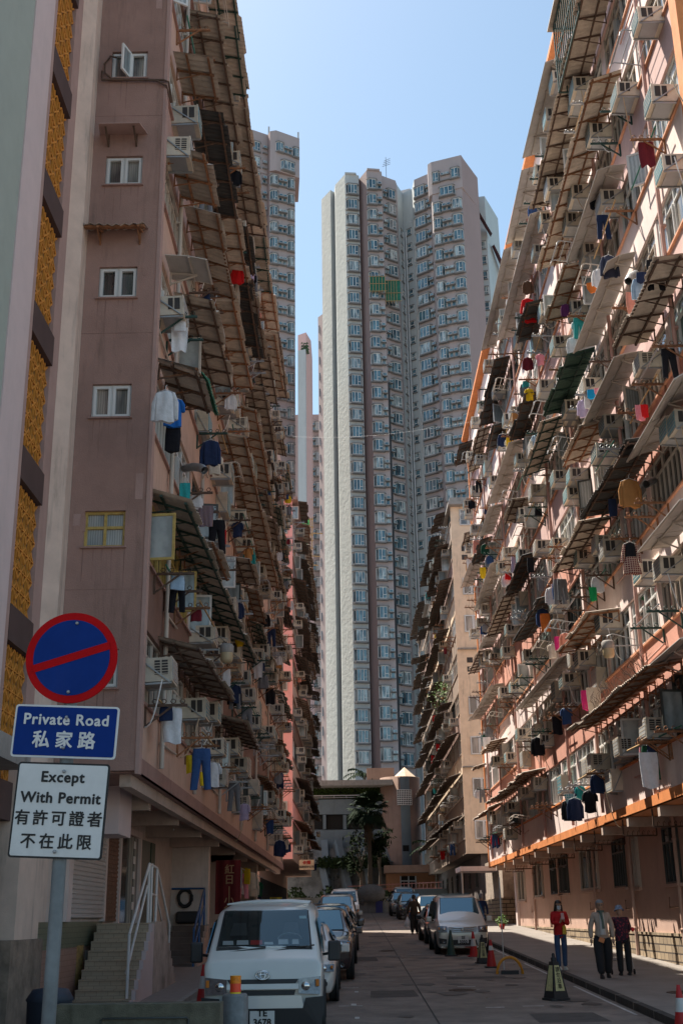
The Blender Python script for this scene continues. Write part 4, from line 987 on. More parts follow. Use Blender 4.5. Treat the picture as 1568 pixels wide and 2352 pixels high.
an = MB(); an.add([(21.4,165,110.5),(24.2,168.5,107.6),(24.2,166.5,107.0),(21.4,162.9,109.8)], [(0,1,2,3),(3,2,1,0)]); an.add([(24.5,170,106.8),(27.4,175,103.2),(27.6,172.8,102.8),(24.7,168.5,106.2)], [(0,1,2,3),(3,2,1,0)]); wpart('roof_awning', an, [mat('maroon_roof_sheet', (.10,.025,.03), .6, var=.2)], tower)
# bamboo repair platform with green net
sc = empty('bamboo_scaffold', (6.5, 159.5, 82), 'small bamboo platform wrapped in green netting high on the tallest tower', 'scaffold')
m_net = mat('green_netting', (.015,.13,.085), .9, var=.3, scale=3)
m_ = MB()
pa, pb = PY(849,635,159.2), PY(918,645,160.6)
zb_, zt_ = PY(849,668,159.2).z, PY(849,634,159.2).z
m_.box(pa.x, 159.4, zb_, pa.x+2.3, 159.45, zt_); m_.box(pa.x+2.4, 160.4, zb_-1.2, pb.x, 160.45, zt_-.2); wpart('netting', m_, [m_net], sc)
m_ = MB()
for i in range(6): x = pa.x+i*.46; m_.bar((x,159.3,zb_-.3),(x,159.3,zt_+.3), .06)
for z in (zb_, (zb_+zt_)/2, zt_): m_.bar((pa.x-.2,159.3,z),(pa.x+2.6,159.3,z), .06)
for i in range(5): x = pa.x+2.4+i*.42; m_.bar((x,160.3,zb_-1.6),(x,160.3,zt_), .06)
for z in (zb_-1.2, zb_+.2, zt_-.2): m_.bar((pa.x+2.3,160.3,z),(pb.x+.2,160.3,z), .06)
wpart('pole', m_, [m_bamboo], sc)

t2 = empty('residential_tower', (-10, 162, 8), 'pinkish residential tower at left rising above the old blocks, top corner overhanging', 'tower')
ZR2 = 120.0
b = MB(); b.prism([(-18.2,155.8),(-14.3,156.0),(-11.7,157.4),(-11.25,156.6),(-7.4,158.2),(-7.9,165),(-18.2,165)], 8, ZR2-7.4, 1, [1,0,1,0,1,1,1]); wpart('wall', b, [m_tpink, m_tmauve], t2)
b = MB(); b.prism([(-18.3,155.6),(-14.3,155.8),(-11.7,157.3),(-11.25,156.4),(-10.3,156.2),(-6.7,158.4),(-7.2,165),(-18.3,165)], ZR2-7.398, ZR2, 1, [1,0,1,0,0,1,1,1]); wpart('crown', b, [m_tpink, m_tmauve], t2)
b = MB(); b.bar((-11.5,157.2,ZR2),(-11.5,157.2,ZR2+1.4), .25); b.bar((-6.9,158.6,ZR2),(-6.9,158.6,ZR2+1.3), .25); wpart('vent_pipe', b, [m_twhite], t2)
tw = TowerWins(t2); zt2 = PY(634,350,157).z-.6
A, B_ = (-11.25,156.6), (-7.4,158.2)
tw.column(A, B_, .17, zt2, 36, FH, 'bay', 1.3, 1.6, .5, m_white, g_tow, skip=(0,1)); tw.column(A, B_, .50, zt2, 36, FH, 'niche', 1.4, 1.6, .5, m_twhite, g_tow, skip=(0,1)); tw.column(A, B_, .84, zt2, 36, FH, 'bay', 1.1, 1.6, .4, m_white, g_tow, skip=(0,1))
A2, B2 = (-10.3,156.2), (-6.7,158.4)
for u_, kd_, w_ in ((.16,'bay',1.3),(.5,'niche',1.4),(.84,'bay',1.1)): tw.column(A2, B2, u_, zt2+.3, 1, FH, kd_, w_, 1.6, .4, m_white if kd_ == 'bay' else m_twhite, g_tow)
tw.column(A2, B2, .5, zt2-FH, 1, FH, 'bay', 2.4, 1.6, .5, m_white, g_tow)
tw.column((-14.3,156.0),(-11.7,157.4), .35, zt2+.4, 36, FH, 'bay', 1.4, 1.6, .4, m_white, g_tow); tw.column((-14.3,156.0),(-11.7,157.4), .82, zt2+.4, 36, FH, 'niche', .8, 1.6, .5, m_twhite, g_tow)
tw.done(100)

t3 = empty('residential_tower', (-7, 172, 8), 'pale green-grey slab with a pink edge, lower and right of the pinkish tower', 'tower')
def zz(px, py, y): return PY(px, py, y).z
b = MB(); xa, xb_, xc = PY(684,900,148).x, PY(705,900,148).x, PY(713,900,148).x
b.prism([(xa,148),(xb_-.15,147.6),(xb_-.15,154),(xa,154)], 8, zz(700,805,148), 0); wpart('white_wall', b, [m_twhite], t3)
b = MB(); b.prism([(PY(684,900,150).x,150.2),(PY(703,770,150).x,149.4),(PY(713.5,790,151).x,152),(PY(713.5,790,151).x,158),(xa,158)], 8, zz(700,768,150), 0); wpart('pink_wall', b, [mat('salmon_tower_wall', (.72,.47,.43), .85, var=.05)], t3)
sh = MB(); rr = random.Random(4)
for i in range(140):
    x = rr.uniform(PY(690,800,148.5).x, xb_); z = zz(700,805,148)+rr.uniform(0, 1.3)*rr.random(); y = rr.uniform(147.8, 149.4); a = rr.uniform(.15,.4)
    sh.add([(x,y,z),(x+a,y+.1,z+a*.5),(x+a*.4,y,z+a)], [(0,1,2)])
wpart('roof_shrub', sh, [mat('leaf_far', (.05,.09,.04), .8, var=.3)], t3)

t4 = empty('residential_tower', (-6, 195, 8), 'distant grey-pink apartment tower seen in the slot left of the white slabs', 'tower')
xa, xb_ = PY(706,1100,192).x, PY(733,1100,192).x; ztt = zz(720,952,192)
b = MB(); b.prism([(xa-3,192),(xb_,192),(xb_+6,196),(xb_+6,205),(xa-3,205)], 8, ztt, 0, [0,1,0,0,0]); wpart('wall', b, [m_tpink, m_twhite], t4)
tw = TowerWins(t4); zk = zz(720,990,192); A, B_ = (xa, 192), (xb_, 192)
tw.column(A, B_, .36, zk, 30, 2.85, 'niche', 1.3, 1.7, .5, m_twhite, g_tow); tw.column(A, B_, .86, zk, 30, 2.85, 'bay', .9, 1.6, .4, m_white, g_tow); tw.done(90)
# side windows of the main tower seen edge-on in the slot
b = MB(); xs = PY(731,900,169).x; b.prism([(xs,170),(-3.3,168.6),(-3.3,176),(xs,176)], 8, zz(735,722,169), 0); wpart('side_wing', b, [m_tpink], tower)
sw = MB()
for k in range(30): z = zz(735,760,169)-FH*k; sw.box(xs+.15, 169.6, z, xs+.7, 169.85, z+1.3)
wpart('side_windows', sw, [g_tow], tower)

# ------------------------------------------------------------------ car-park podium, retaining wall and round stair tower closing the street
YE = 118.0
pod = empty('carpark_podium', (0, YE, 3), 'grey concrete car park podium with dark openings above a stained retaining wall', 'building')
Z = lambda px, py: PY(px, py, YE).z
Xe = lambda px, py: PY(px, py, YE).x
m_pod = mat('podium_paint', (.135,.175,.205), .9, var=.12, scale=.8, stain=.7, streak=True, sc_col=(.10,.11,.11))
xl, xr = -9.0, Xe(880,1900)
b = MB(); b.box(xl, YE, Z(780,1870), xr+1, YE+25, Z(780,1836)); b.box(xl, YE+.4, Z(780,1905), xr+1, YE+25, Z(780,1871)); b.box(xl, YE, Z(780,1990)-6, xr+1, YE+1, Z(780,1906)); wpart('wall', b, [m_pod], pod)
b = MB()
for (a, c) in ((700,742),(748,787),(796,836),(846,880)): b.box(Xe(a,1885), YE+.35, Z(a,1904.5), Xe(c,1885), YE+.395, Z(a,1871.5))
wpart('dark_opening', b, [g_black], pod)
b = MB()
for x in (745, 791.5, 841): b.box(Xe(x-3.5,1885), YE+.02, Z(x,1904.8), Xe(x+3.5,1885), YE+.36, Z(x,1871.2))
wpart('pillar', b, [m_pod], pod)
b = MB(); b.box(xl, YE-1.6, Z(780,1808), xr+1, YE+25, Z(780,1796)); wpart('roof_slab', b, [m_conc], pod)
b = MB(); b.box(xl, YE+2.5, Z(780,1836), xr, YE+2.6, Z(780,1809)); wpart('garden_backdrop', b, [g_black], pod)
b = MB()
z0 = Z(780,1833); b.bar((xl,YE+.1,z0+.25),(xr,YE+.1,z0+.25), .09); b.bar((xl,YE+.1,z0+.05),(xr,YE+.1,z0+.05), .05)
x = xl
while x < xr: b.bar((x,YE+.1,z0),(x,YE+.1,z0+.25), .05); x += 1.2
wpart('railing', b, [m_alu], pod)
hg = MB(); rr = random.Random(12)
for i in range(2600):
    x = rr.uniform(xl, xr); y = YE+rr.uniform(.6, 1.6); z = Z(780,1833)+.1+rr.random()*1.05; a = rr.uniform(.08,.2); th = rr.uniform(0, 6.28)
    hg.add([(x,y,z),(x+a*math.cos(th),y+a*.3,z+a*math.sin(th)),(x+a*math.cos(th+1.2),y-a*.3,z+a*math.sin(th+1.2))], [(0,1,2)])
hd = hg.build('hedge', m_leafh if 'm_leafh' in globals() else mat('hedge_leaf', (.05,.085,.025), .9, var=.4, scale=3, spec=.1)); tag(hd, 'green hedge behind the railing on the podium terrace', 'hedge')
# retaining wall and slanting buttresses
rw = empty('retaining_wall', (-2, 112, 3), 'stained concrete retaining wall with slanting buttresses at the end of the street', 'wall')
m_ret = mat('stained_retaining_wall', (.17,.185,.19), .95, var=.5, scale=.7, stain=.98, bump=.6, bscale=4, sc_col=(.028,.032,.03))
zt_, zb_ = Z(780,1949), Z(780,2080)
b = MB(); b.add([(-9,YE-.5,zt_),(xr+.8,YE-.5,zt_),(xr+.8,YE-2.2,zb_-1),(-9,YE-2.2,zb_-1),(-9,YE,zt_),(xr+.8,YE,zt_)], [(0,3,2,1),(0,1,5,4)]); b.box(-9, YE-2.6, Z(780,1985), xr+.8, YE-1.0, Z(780,1982)); wpart('sloping_face', b, [m_ret], rw)
b = MB()
for (xa_, xb2) in ((773, 806),(848-15, 856),(745, 752)):
    a = PY(xa_, 1934, YE-.4); c = PY(xb2, 2078, YE-3.0); b.bar(a, c, .62, .9)
a = PY(738,1985,YE-2); c = PY(757,2075,YE-3.4); b.bar(a, c, .6, .8)
wpart('buttress', b, [m_pod], rw)
b = MB(); b.box(-9, 108, 2.4, 6, 108.3, 3.9); wpart('front_kerb_wall', b, [m_ret], rw)
hg = MB()
for i in range(1700):
    x = rr.uniform(-6, 3.2); y = rr.uniform(108.4, 114); 
    z = 3.4+rr.random()**1.5*1.4*(0.6+.4*math.sin(x*2.1)); a = rr.uniform(.12,.34); th = rr.uniform(0, 6.28)
    hg.add([(x,y,z),(x+a*math.cos(th),y+a*.3,z+a*math.sin(th)),(x+a*math.cos(th+.8),y-a*.3,z+a*math.sin(th+.8))], [(0,1,2)])
for i in range(1500):
    x = rr.uniform(-3.4, 3.2); z = Z(780,1986)+rr.uniform(-.3,.5); y = YE-2.7+rr.uniform(-.3,.2); a = rr.uniform(.1,.3); th = rr.uniform(0, 6.28)
    hg.add([(x,y,z),(x+a*math.cos(th),y+a*.3,z+a*math.sin(th)),(x+a*math.cos(th+.8),y-a*.3,z+a*math.sin(th+.8))], [(0,1,2)])
m_leafd = mat('dark_leaf', (.016,.027,.011), .9, var=.5, scale=2, spec=.08)
o = hg.build('shrubs', m_leafd); tag(o, 'dark shrubs and creepers along the foot of the stained retaining wall', 'shrubs', None, 'stuff')
# round tower
rt = empty('round_stair_tower', (4.85, YE, 3), 'round brown stair tower with a pale pointed roof beside the podium', 'building')
m_rt = mat('brown_render', (.27,.175,.135), .92, var=.12, scale=1, stain=.8, streak=True, bump=.2, sc_col=(.12,.08,.06))
rad = (Xe(966,1850)-Xe(874,1850))/2; cx = (Xe(966,1850)+Xe(874,1850))/2; cyt = YE+rad*.4; ztop = Z(900,1786)
b = MB(); b.lathe([(rad,3.0),(rad,ztop),(rad-.15,ztop)], (cx,cyt,0), 40); wpart('wall', b, [m_rt], rt)
b = MB(); b.lathe([(rad*.6,ztop-.2),(rad*.6,ztop+.05),(.02,Z(945,1760))], (cx+.5,cyt,0), 8, smooth=False); wpart('pointed_roof', b, [m_r2wall], rt)
def curved(x0, x1, z0, z1, off, mb):
    a0, a1 = math.asin((x0-cx)/rad), math.asin((x1-cx)/rad); n = 5
    vs = []
    for i in range(n+1): a = a0+(a1-a0)*i/n; vs += [(cx+(rad+off)*math.sin(a), cyt-(rad+off)*math.cos(a), z0), (cx+(rad+off)*math.sin(a), cyt-(rad+off)*math.cos(a), z1)]
    mb.add(vs, [(2*i,2*i+2,2*i+3,2*i+1) for i in range(n)])
b = MB(); curved(Xe(917,1800), Xe(938,1800), 5.5, ztop-.1, .03, b); wpart('pale_strip', b, [m_pod], rt)
b = MB(); curved(Xe(911,1840), Xe(943,1840), Z(925,1851), Z(925,1817), .06, b); curved(Xe(923,1940), Xe(937,1940), Z(925,1957), Z(925,1943), .06, b); wpart('vent_panel', b, [g_black], rt)
b = MB()
for i in range(9):
    a = math.asin((Xe(912+i*3.8,1840)-cx)/rad); p = (cx+(rad+.1)*math.sin(a), cyt-(rad+.1)*math.cos(a)); b.bar((*p,Z(925,1851)),(*p,Z(925,1817)), .05)
for i in range(8):
    z = Z(925,1851)+(Z(925,1817)-Z(925,1851))*i/7; q = []
    for k in range(6): a = math.asin((Xe(911+k*6.4,1840)-cx)/rad); q.append((cx+(rad+.1)*math.sin(a), cyt-(rad+.1)*math.cos(a), z))
    b.tube(q, .03, 4)
wpart('vent_grille', b, [m_plas], rt)
b = MB(); b.box(Xe(880,2000)+.0, YE-4.2, Z(920,2004)-.15, 7.6, YE-1, Z(920,2000)+.35); wpart('canopy', b, [m_rt], rt)
b = MB(); b.box(Xe(885,2030), YE-2.2, 2.5, 8, YE-1.2, Z(920,2004)-.152); wpart('porch_wall', b, [mat('ochre_wall', (.34,.17,.09), .85, var=.1)], rt)
b = MB(); b.box(Xe(918,2040), YE-2.26, 2.5, Xe(952,2040), YE-2.21, Z(930,2014)); wpart('dark_doorway', b, [g_black], rt)
b = MB()
for x in (Xe(918,2040), Xe(936,2040), Xe(952,2040)): b.bar((x,YE-2.3,2.5),(x,YE-2.3,Z(930,2014)), .12)
b.bar((Xe(918,2040),YE-2.3,Z(930,2025)),(Xe(952,2040),YE-2.3,Z(930,2025)), .1); wpart('door_frame', b, [m_gal], rt)
# podium garden wall with trellis at the end of the road, railing
gwl = empty('planter_wall', (1.5, 101.5, 2.5), 'low wall with lattice trellis and hedge across the end of the road', 'planter')
b = MB(); b.box(Xe(780,2090)*.86, 101.2, 2.4, Xe(880,2090)*.86+.6, 102, 3.35); wpart('wall', b, [m_conc], gwl)
b = MB(); x = -1.1
while x < 2.8: b.bar((x,101.1,3.36),(x+.25,101.1,3.75), .03); b.bar((x+.25,101.12,3.36),(x,101.12,3.75), .03); x += .25
b.bar((-1.1,101.1,3.75),(2.9,101.1,3.75), .05); wpart('trellis', b, [m_cream_f], gwl)
hg = MB()
for i in range(1500):
    x = rr.uniform(-1.3, 3.0); y = rr.uniform(101.2, 102); z = 3.4+rr.random()*.75; a = rr.uniform(.06,.16); th = rr.uniform(0, 6.28)
    hg.add([(x,y,z),(x+a*math.cos(th),y+a*.3,z+a*math.sin(th)),(x+a*math.cos(th+1),y-a*.3,z+a*math.sin(th+1))], [(0,1,2)])
wpart('hedge', hg, [m_leafd], gwl)
b = MB(); b.lathe([(.02,-.0),(.95,.0),(.95,.25),(.02,.25)], (0,0,0), 20); ob = b.build('round_boulder_sign', m_conc, None, (1.35,101.1,4.05)); ob.rotation_euler = (math.pi/2,0,0); ob.scale = (1.25,.75,1); tag(ob, 'dark oval stone standing in the hedge at the end of the road', 'boulder')
b = MB(); b.add([(0,0,0),(.55,0,0),(.55,.04,.9),(0,.04,.9)], [(0,1,2,3),(3,2,1,0)]); b.box(0,.045,0,.55,.07,.9); ob = b.build('notice_board', mat('violet_notice', (.12,.12,.42), .5, var=.1), None, (1.75,100.9,2.55)); tag(ob, 'small blue-violet notice board standing against the planter wall', 'notice board')
rl = MB(); 
for k in range(14): rl.bar((3.0+.33*k,106.5,4.0),(3.0+.33*k,106.5,5.0), .04)
for z in (4.0,4.5,5.0): rl.bar((-.5,106.5,z-.25 if z==5.0 else z),(7.6,106.5,z), .07)
o = rl.build('ramp_railing', mat('pink_rail', (.50,.22,.19), .6, var=.1)); tag(o, 'pale pink ramp railing in front of the round tower door', 'railing')
b = MB(); b.box(5.1,104,2.5,9,112,4.4); o = b.build('garden_wall', m_pod); tag(o, 'low grey garden wall to the right of the round tower door', 'wall')
# lamp post
lp = empty('street_lamp', (PY(768,2075,103).x, 103, 2.55), 'small black twin lamp post in front of the retaining wall', 'street lamp')
b = MB(); b.tube([(0,0,0),(0,0,2.9)], .05, 8); b.tube([(-.35,0,2.75),(0,0,2.6),(.35,0,2.75)], .03, 6); b.build('post', m_dkframe, lp)
for sx in (-.35,.35): MB().lathe([(.02,0),(.14,.1),(.16,.3),(.05,.42),(.01,.5)], (sx,0,2.75), 10).build('lantern', m_dkframe, lp)

# ------------------------------------------------------------------ palms
def fan_leaf(mb, p, d, L, rr, drop=.4, m=0):
    d = Vector(d).normalized(); side = d.cross(Vector((0,0,1)));
    if side.length < .1: side = Vector((1,0,0))
    side.normalize(); up = side.cross(d); hub = Vector(p)+d*L*.55
    mb.bar(p, hub, .04, m=m)
    for k in range(15):
        a = (k-7)/7*1.25; dd = d*math.cos(a)+side*math.sin(a)+up*.05; q = hub+dd*L*.30; e = hub+dd*L*.52+Vector((0,0,-drop*L*(.18+rr.random()*.2)))
        w_ = side*math.cos(a)-d*math.sin(a); w_ = w_*.06*L/1.5
        mb.add([hub, q-w_, e, q+w_], [(0,1,2,3)], m); 
def fan_palm(name, x, y, z0, h, R, label, n=46, seed=1):
    rr = random.Random(seed); r = empty(name, (x, y, z0), label, 'palm tree'); t = MB()
    t.tube([(0,0,0),(.05,0,h*.5),(0,0,h)], rs=[.24,.18,.16], n=10); t.build('trunk', mat('palm_trunk', (.11,.085,.065), .95, var=.3, scale=6, bump=.8, bscale=20), r)
    c = MB()
    for i in range(n):
        el = math.asin(rr.uniform(-.75,.98)); az = rr.uniform(0, 6.283); d = (math.cos(el)*math.cos(az), math.cos(el)*math.sin(az), math.sin(el))
        fan_leaf(c, (0,0,h-.1+rr.uniform(-.2,.3)), d, R*rr.uniform(.8,1.1), rr, .5+.5*(el<0))
    c.build('crown', mat('palm_leaf', (.018,.034,.016), .8, var=.4, scale=2, spec=.15), r)
    c = MB()
    for i in range(60):
        az = rr.uniform(0, 6.283); z = h-.3-rr.random()*1.8; c.bar((.15*math.cos(az),.15*math.sin(az),z),(.42*math.cos(az),.42*math.sin(az),z-.9), .05, .02)
    c.build('dead_fronds', mat('dry_frond', (.12,.08,.045), .9, var=.3), r); return r
px_ = PY(850,2080,106); hz = PY(850,1862,106).z
fan_palm('fan_palm', px_.x, 106, 2.9, hz-2.9, 2.05, 'tall dark fan palm in front of the retaining wall', 60, 3)
def bush_tree(name, x, y, z0, h, R, label, n=2200, seed=1, leaf=.22, mt=None, flat=1.0):
    rr = random.Random(seed); r = empty(name, (x, y, z0), label, 'tree'); t = MB()
    t.tube([(0,0,0),(.1,0,h*.45),(.0,.1,h*.7)], rs=[.16,.1,.06], n=8)
    tips = []
    for k in range(9):
        a = rr.uniform(0,6.28); p0 = Vector((.05,0,h*rr.uniform(.4,.65))); p1 = p0+Vector((math.cos(a)*R*.7, math.sin(a)*R*.7, h*rr.uniform(.1,.4))); t.tube([p0, (p0+p1)/2+Vector((0,0,.1)), p1], rs=[.06,.04,.02], n=5); tips.append(p1)
    t.build('trunk', mat('thin_bark', (.16,.13,.10), .95, var=.3), r); c = MB()
    for i in range(n):
        q = rr.choice(tips)+Vector((rr.gauss(0,R*.28), rr.gauss(0,R*.28), rr.gauss(0,R*.26*flat))); a = leaf*rr.uniform(.6,1.3); u = Vector((rr.gauss(0,1),rr.gauss(0,1),rr.gauss(0,1))).normalized(); v = u.orthogonal().normalized()
        c.add([q-u*a, q+v*a*.35, q+u*a, q-v*a*.35], [(0,1,2,3)])
    c.build('crown', mt or m_leafd, r); return r
bush_tree('fig_tree', PY(828,2080,107).x, 107, 2.9, 6.2, 1.2, 'thin leafy tree under the fan palm', 450, 5)
bush_tree('small_tree', PY(872,2080,107.5).x, 107.5, 2.9, 6.6, 1.1, 'slim dark tree right of the fan palm trunk', 800, 6)
def feather_palm(x, y, z0, h, R, label, seed, n=12):
    rr = random.Random(seed); r = empty('feather_palm', (x,y,z0), label, 'palm tree'); t = MB(); t.tube([(0,0,0),(0,0,h)], rs=[.12,.09], n=8); t.build('trunk', MATS['palm_trunk'], r); c = MB()
    for i in range(n):
        az = 2*math.pi*i/n+rr.uniform(-.2,.2); p = Vector((0,0,h)); d = Vector((math.cos(az),math.sin(az),rr.uniform(.4,1.1))).normalized()
        for k in range(9):
            q = p+d*R/9; c.bar(p, q, .035); s = d.cross(Vector((0,0,1))).normalized()
            for sg in (-1,1): e = q+s*sg*.42*(1-k/12)+Vector((0,0,-.28)); c.add([p, q, e], [(0,1,2)])
            p = q; d = (d+Vector((0,0,-.16))).normalized()
    c.build('crown', MATS['palm_leaf'], r)
q = PY(838,1790,124); feather_palm(q.x, 124, q.z-1.6, 1.9, 2.4, 'small arching palm on the podium roof in front of the white slab', 2)
q = PY(985,1965,112); feather_palm(q.x+.6, 112, 3.2, q.z-2.6, 2.6, 'arching palm half hidden behind the old beige block', 4)
b = MB(); q0, q1 = PY(842,1785,122), PY(905,1785,122); b.box(q0.x, 122, q0.z-2, q1.x, 124, q0.z+.9); o = b.build('roof_structure', m_rt); tag(o, 'low brown concrete parapet box on the podium roof beside the round tower', 'structure')
# scaffold with green net on the far left block
sf = empty('green_scaffold', (-3, 100, 24), 'green net scaffold with bamboo poles on top of the far left block', 'scaffold')
def Q(px, py, y=98): return PY(px, py, y)
b = MB(); a1, a2 = Q(690,1192), Q(712,1190); b.box(a1.x, 98, Q(700,1240).z, a2.x, 98.1, a1.z); wpart('light_net', b, [mat('bright_green_net', (.12,.62,.22), .8, var=.1)], sf)
b = MB(); b.box(a1.x+.3, 98, Q(700,1276).z, a2.x-.2, 98.1, Q(700,1241).z); wpart('dark_net', b, [mat('deep_green_net', (.0,.22,.08), .8, var=.1)], sf)
b = MB()
for px in (690, 702, 712, 717): p0, p1 = Q(px,1190), Q(px-2,1310); b.bar((p0.x,97.9,p0.z),(p1.x,97.9,p1.z), .09)
for py in (1192, 1210, 1228, 1241, 1258, 1276, 1292, 1310): p0, p1 = Q(686,py), Q(720,py+2); b.bar((p0.x,97.85,p0.z),(p1.x,97.85,p1.z), .08)
for (x0,y0,x1,y1) in ((694,1226,741,1227),(712,1278,735,1280),(714,1299,731,1300)): p0, p1 = Q(x0,y0), Q(x1,y1); b.bar((p0.x,97.8,p0.z),(p1.x,97.8,p1.z), .08)
wpart('bamboo_pole', b, [m_bamboo], sf)
# overhead cable
c = MB(); a, b2 = PY(682,1002,99), PX(1075,970,6.4); a = PX(672,1003,-3.7); n = 24; pts = []
for i in range(n+1): t = i/n; p = a.lerp(b2, t); p.z -= .35*math.sin(math.pi*t); pts.append(p)
c.tube(pts, .003, 4); o = c.build('overhead_cable', m_plas); tag(o, 'thin pale cable strung across the street between the roofs', 'cable')
# ------------------------------------------------------------------ awnings, air conditioners, racks and laundry on the facades
rn = random.Random(21)
def dpx(ox, oy, s=.2132): return lambda x, y: (ox+s*x, oy+s*y)
cR1, cR2, cR3, cR4, cR5 = dpx(1254,0), dpx(1254,438.9), dpx(1254,877.9), dpx(1254,1316.7), dpx(1254,1755.6)
cL1, cL2, cL3, cL4 = dpx(344.9,0), dpx(344.9,438.9), dpx(313.5,877.9), dpx(282.2,1316.7)
def where(bn, X, y, z, near, far, k):
    t = (y-near)/(far-near)
    pos = 'near the close end' if t < .18 else 'toward the close end' if t < .38 else 'around the middle' if t < .6 else 'toward the far end' if t < .82 else 'at the far end'
    return f'{ORD[k+1]} floor of the {bn}, {pos}'
USED = {}
def uniq(s):
    """labels stay unique: add the count from the near end among same-worded neighbours"""
    USED[s] = USED.get(s, 0)+1
    return s if USED[s] == 1 else s+f', {ORD[min(USED[s],20)]} one along'
class Side:
    def __init__(s, bn, X, sgn, s0, fh, nf, y0, y1): s.bn, s.X, s.sgn, s.s0, s.fh, s.nf, s.y0, s.y1 = bn, X, sgn, s0, fh, nf, y0, y1; s.aw = {k: [] for k in range(-1, nf)}; s.ac = []; s.rz = -math.pi/2 if sgn > 0 else math.pi/2; s.cnt = {}
    def floor(s, z): return max(0, min(s.nf-1, int((z-s.s0+.9)/s.fh)))
    def ordin(s, kind, k):
        s.cnt[(kind,k)] = s.cnt.get((kind,k), 0)+1; return ORD[min(60, s.cnt[(kind,k)])]
SR = Side('right pink block', R_X, -1, RS0, RFH, 9, 21, 66); SL = Side('left brown block', L_X, 1, LS0, LFH, 8, 20.8, 65)
SR2 = Side('far beige block', 7.0, -1, 6.75, 2.6, 9, 76, 118); SL2 = Side('far left block', -3.68, 1, 6.5, 2.6, 9, 74, 107)
AWN = []   # (side, y0, y1, floor, kind, D)
def awn_px(S, a, b, kind, D=.88):
    if S is SR and kind == 'smooth': D = .74
    xo = S.X+S.sgn*D; p, q = PX(*a, xo), PX(*b, xo); z = (p.z+q.z)/2; k = round((z+.12-(S.s0+1.42))/S.fh)
    k = max(-1, min(S.nf-1, k)); y0, y1 = sorted((p.y, q.y)); y0 = max(y0, S.y0+.3); y1 = min(y1, S.y1-(.1 if S is not SL else 2.0))
    if y1-y0 > .8: AWN.append((S, y0, y1, k, kind, D)); S.aw[k].append((y0, y1))
for a, b, kd in [((1342,43),(1219,522),'black'),((1360,223),(1232,662),'rust'),((1257,157),(1208,374),'smooth'),((1199,376),(1162,551),'smooth'),((1158,564),(1106,816),'smooth'),
                 ((1379,414),(1306,636),'smooth'),((1222,525),(1147,816),'smooth'),((1297,645),(1252,773),'rust'),((1401,618),(1318,823),'smooth'),((1568,535),(1413,832),'black'),
                 ((1304,831),(1250,976),'green'),((1248,980),(1201,1104),'dgreen'),((1415,834),(1338,1003),'smooth'),((1336,1007),(1291,1104),'rust'),((1568,862),(1442,1043),'smooth'),
                 ((1441,1046),(1339,1200),'dark'),((1337,1203),(1271,1315),'black'),((1568,1161),(1467,1277),'smooth'),((1484,1532),(1307,1688),'rust'),((1354,1410),(1286,1502),'rust'),
                 ((1284,1505),(1190,1640),'smooth'),((1568,1464),(1486,1528),'smooth'),((1208,1845),(1122,1890),'rust'),((1240,1400),(1180,1500),'dark')]: awn_px(SR, a, b, kd)
for a, b, kd in [((430,68),(498,437),'rust'),((464,0),(500,234),'rust'),((507,70),(550,350),'black'),((541,0),(563,185),'dgreen'),((567,188),(602,501),'black'),((503,245),(546,490),'dark'),
                 ((409,305),(483,635),'smooth'),((500,450),(540,661),'rust'),((407,550),(486,833),'rust'),((492,637),(535,833),'black'),((541,501),(575,665),'rust'),((606,505),(623,571),'dgreen'),
                 ((571,671),(599,823),'dark'),((635,701),(652,842),'rust'),((402,818),(480,1070),'black'),((392,1093),(591,1568),'dgreen'),((468,1543),(534,1643),'black'),((560,1690),(596,1743),'black'),
                 ((493,1117),(527,1219),'rust'),((540,700),(580,900),'rust'),((560,1010),(640,1380),'rust')]: awn_px(SL, a, b, kd)
def fill_awn(S, prob, kinds, seed, ymin):
    r = random.Random(seed)
    for k in range(S.nf):
        y = S.y0+.4+r.random()*2
        while y < S.y1-1.5:
            L = r.choice((3, 4.5, 6, 7.5, 9)); 
            if y+L > S.y1-.1: L = S.y1-.1-y
            free = all(y+L < a or y > b for a, b in S.aw[k])
            if free and y > ymin(k) and r.random() < prob and L > 1: AWN.append((S, y, y+L, k, r.choice(kinds), None)); S.aw[k].append((y, y+L))
            y += L+r.choice((.12, .15, .2, .9))
fill_awn(SR, .66, ['smooth','rust','black','smooth','dark'], 5, lambda k: 36 if k else 48)
fill_awn(SL, .74, ['rust','rust','black','black','dark','dgreen'], 6, lambda k: 30 if k > 1 else 38)
fill_awn(SR2, .9, ['far'], 7, lambda k: 0)
fill_awn(SL2, .9, ['far','far','rust'], 8, lambda k: 0)
KD = {'far': 'shade-darkened corrugated awning', 'smooth': 'smooth grey metal awning', 'rust': 'corrugated awning on rusty orange frame', 'black': 'corrugated awning on dark frame', 'green': 'dark green corrugated awning', 'dark': 'dark sheet awning', 'dgreen': 'corrugated awning on green frame'}
AWN.sort(key=lambda a: a[1])
for (S, y0, y1, k, kd, D) in AWN:
    far = S in (SR2, SL2); z = S.s0+S.fh*k+1.5
    lab = f'{KD[kd]}, {S.ordin("aw",k)} from near end, {ORD[k+1]} floor, {S.bn}'
    place_awning(S.X+S.sgn*.06, y0, y1, z+rn.uniform(-.04,.06), S.sgn, kd, lab, D=(D if D else .85 if far else .55 if (S is SL and y1 > 50) else .74 if (S is SR and kd == 'smooth') else rn.choice((.7,.78,.86))), drop=rn.choice((.14,.2,.26)))

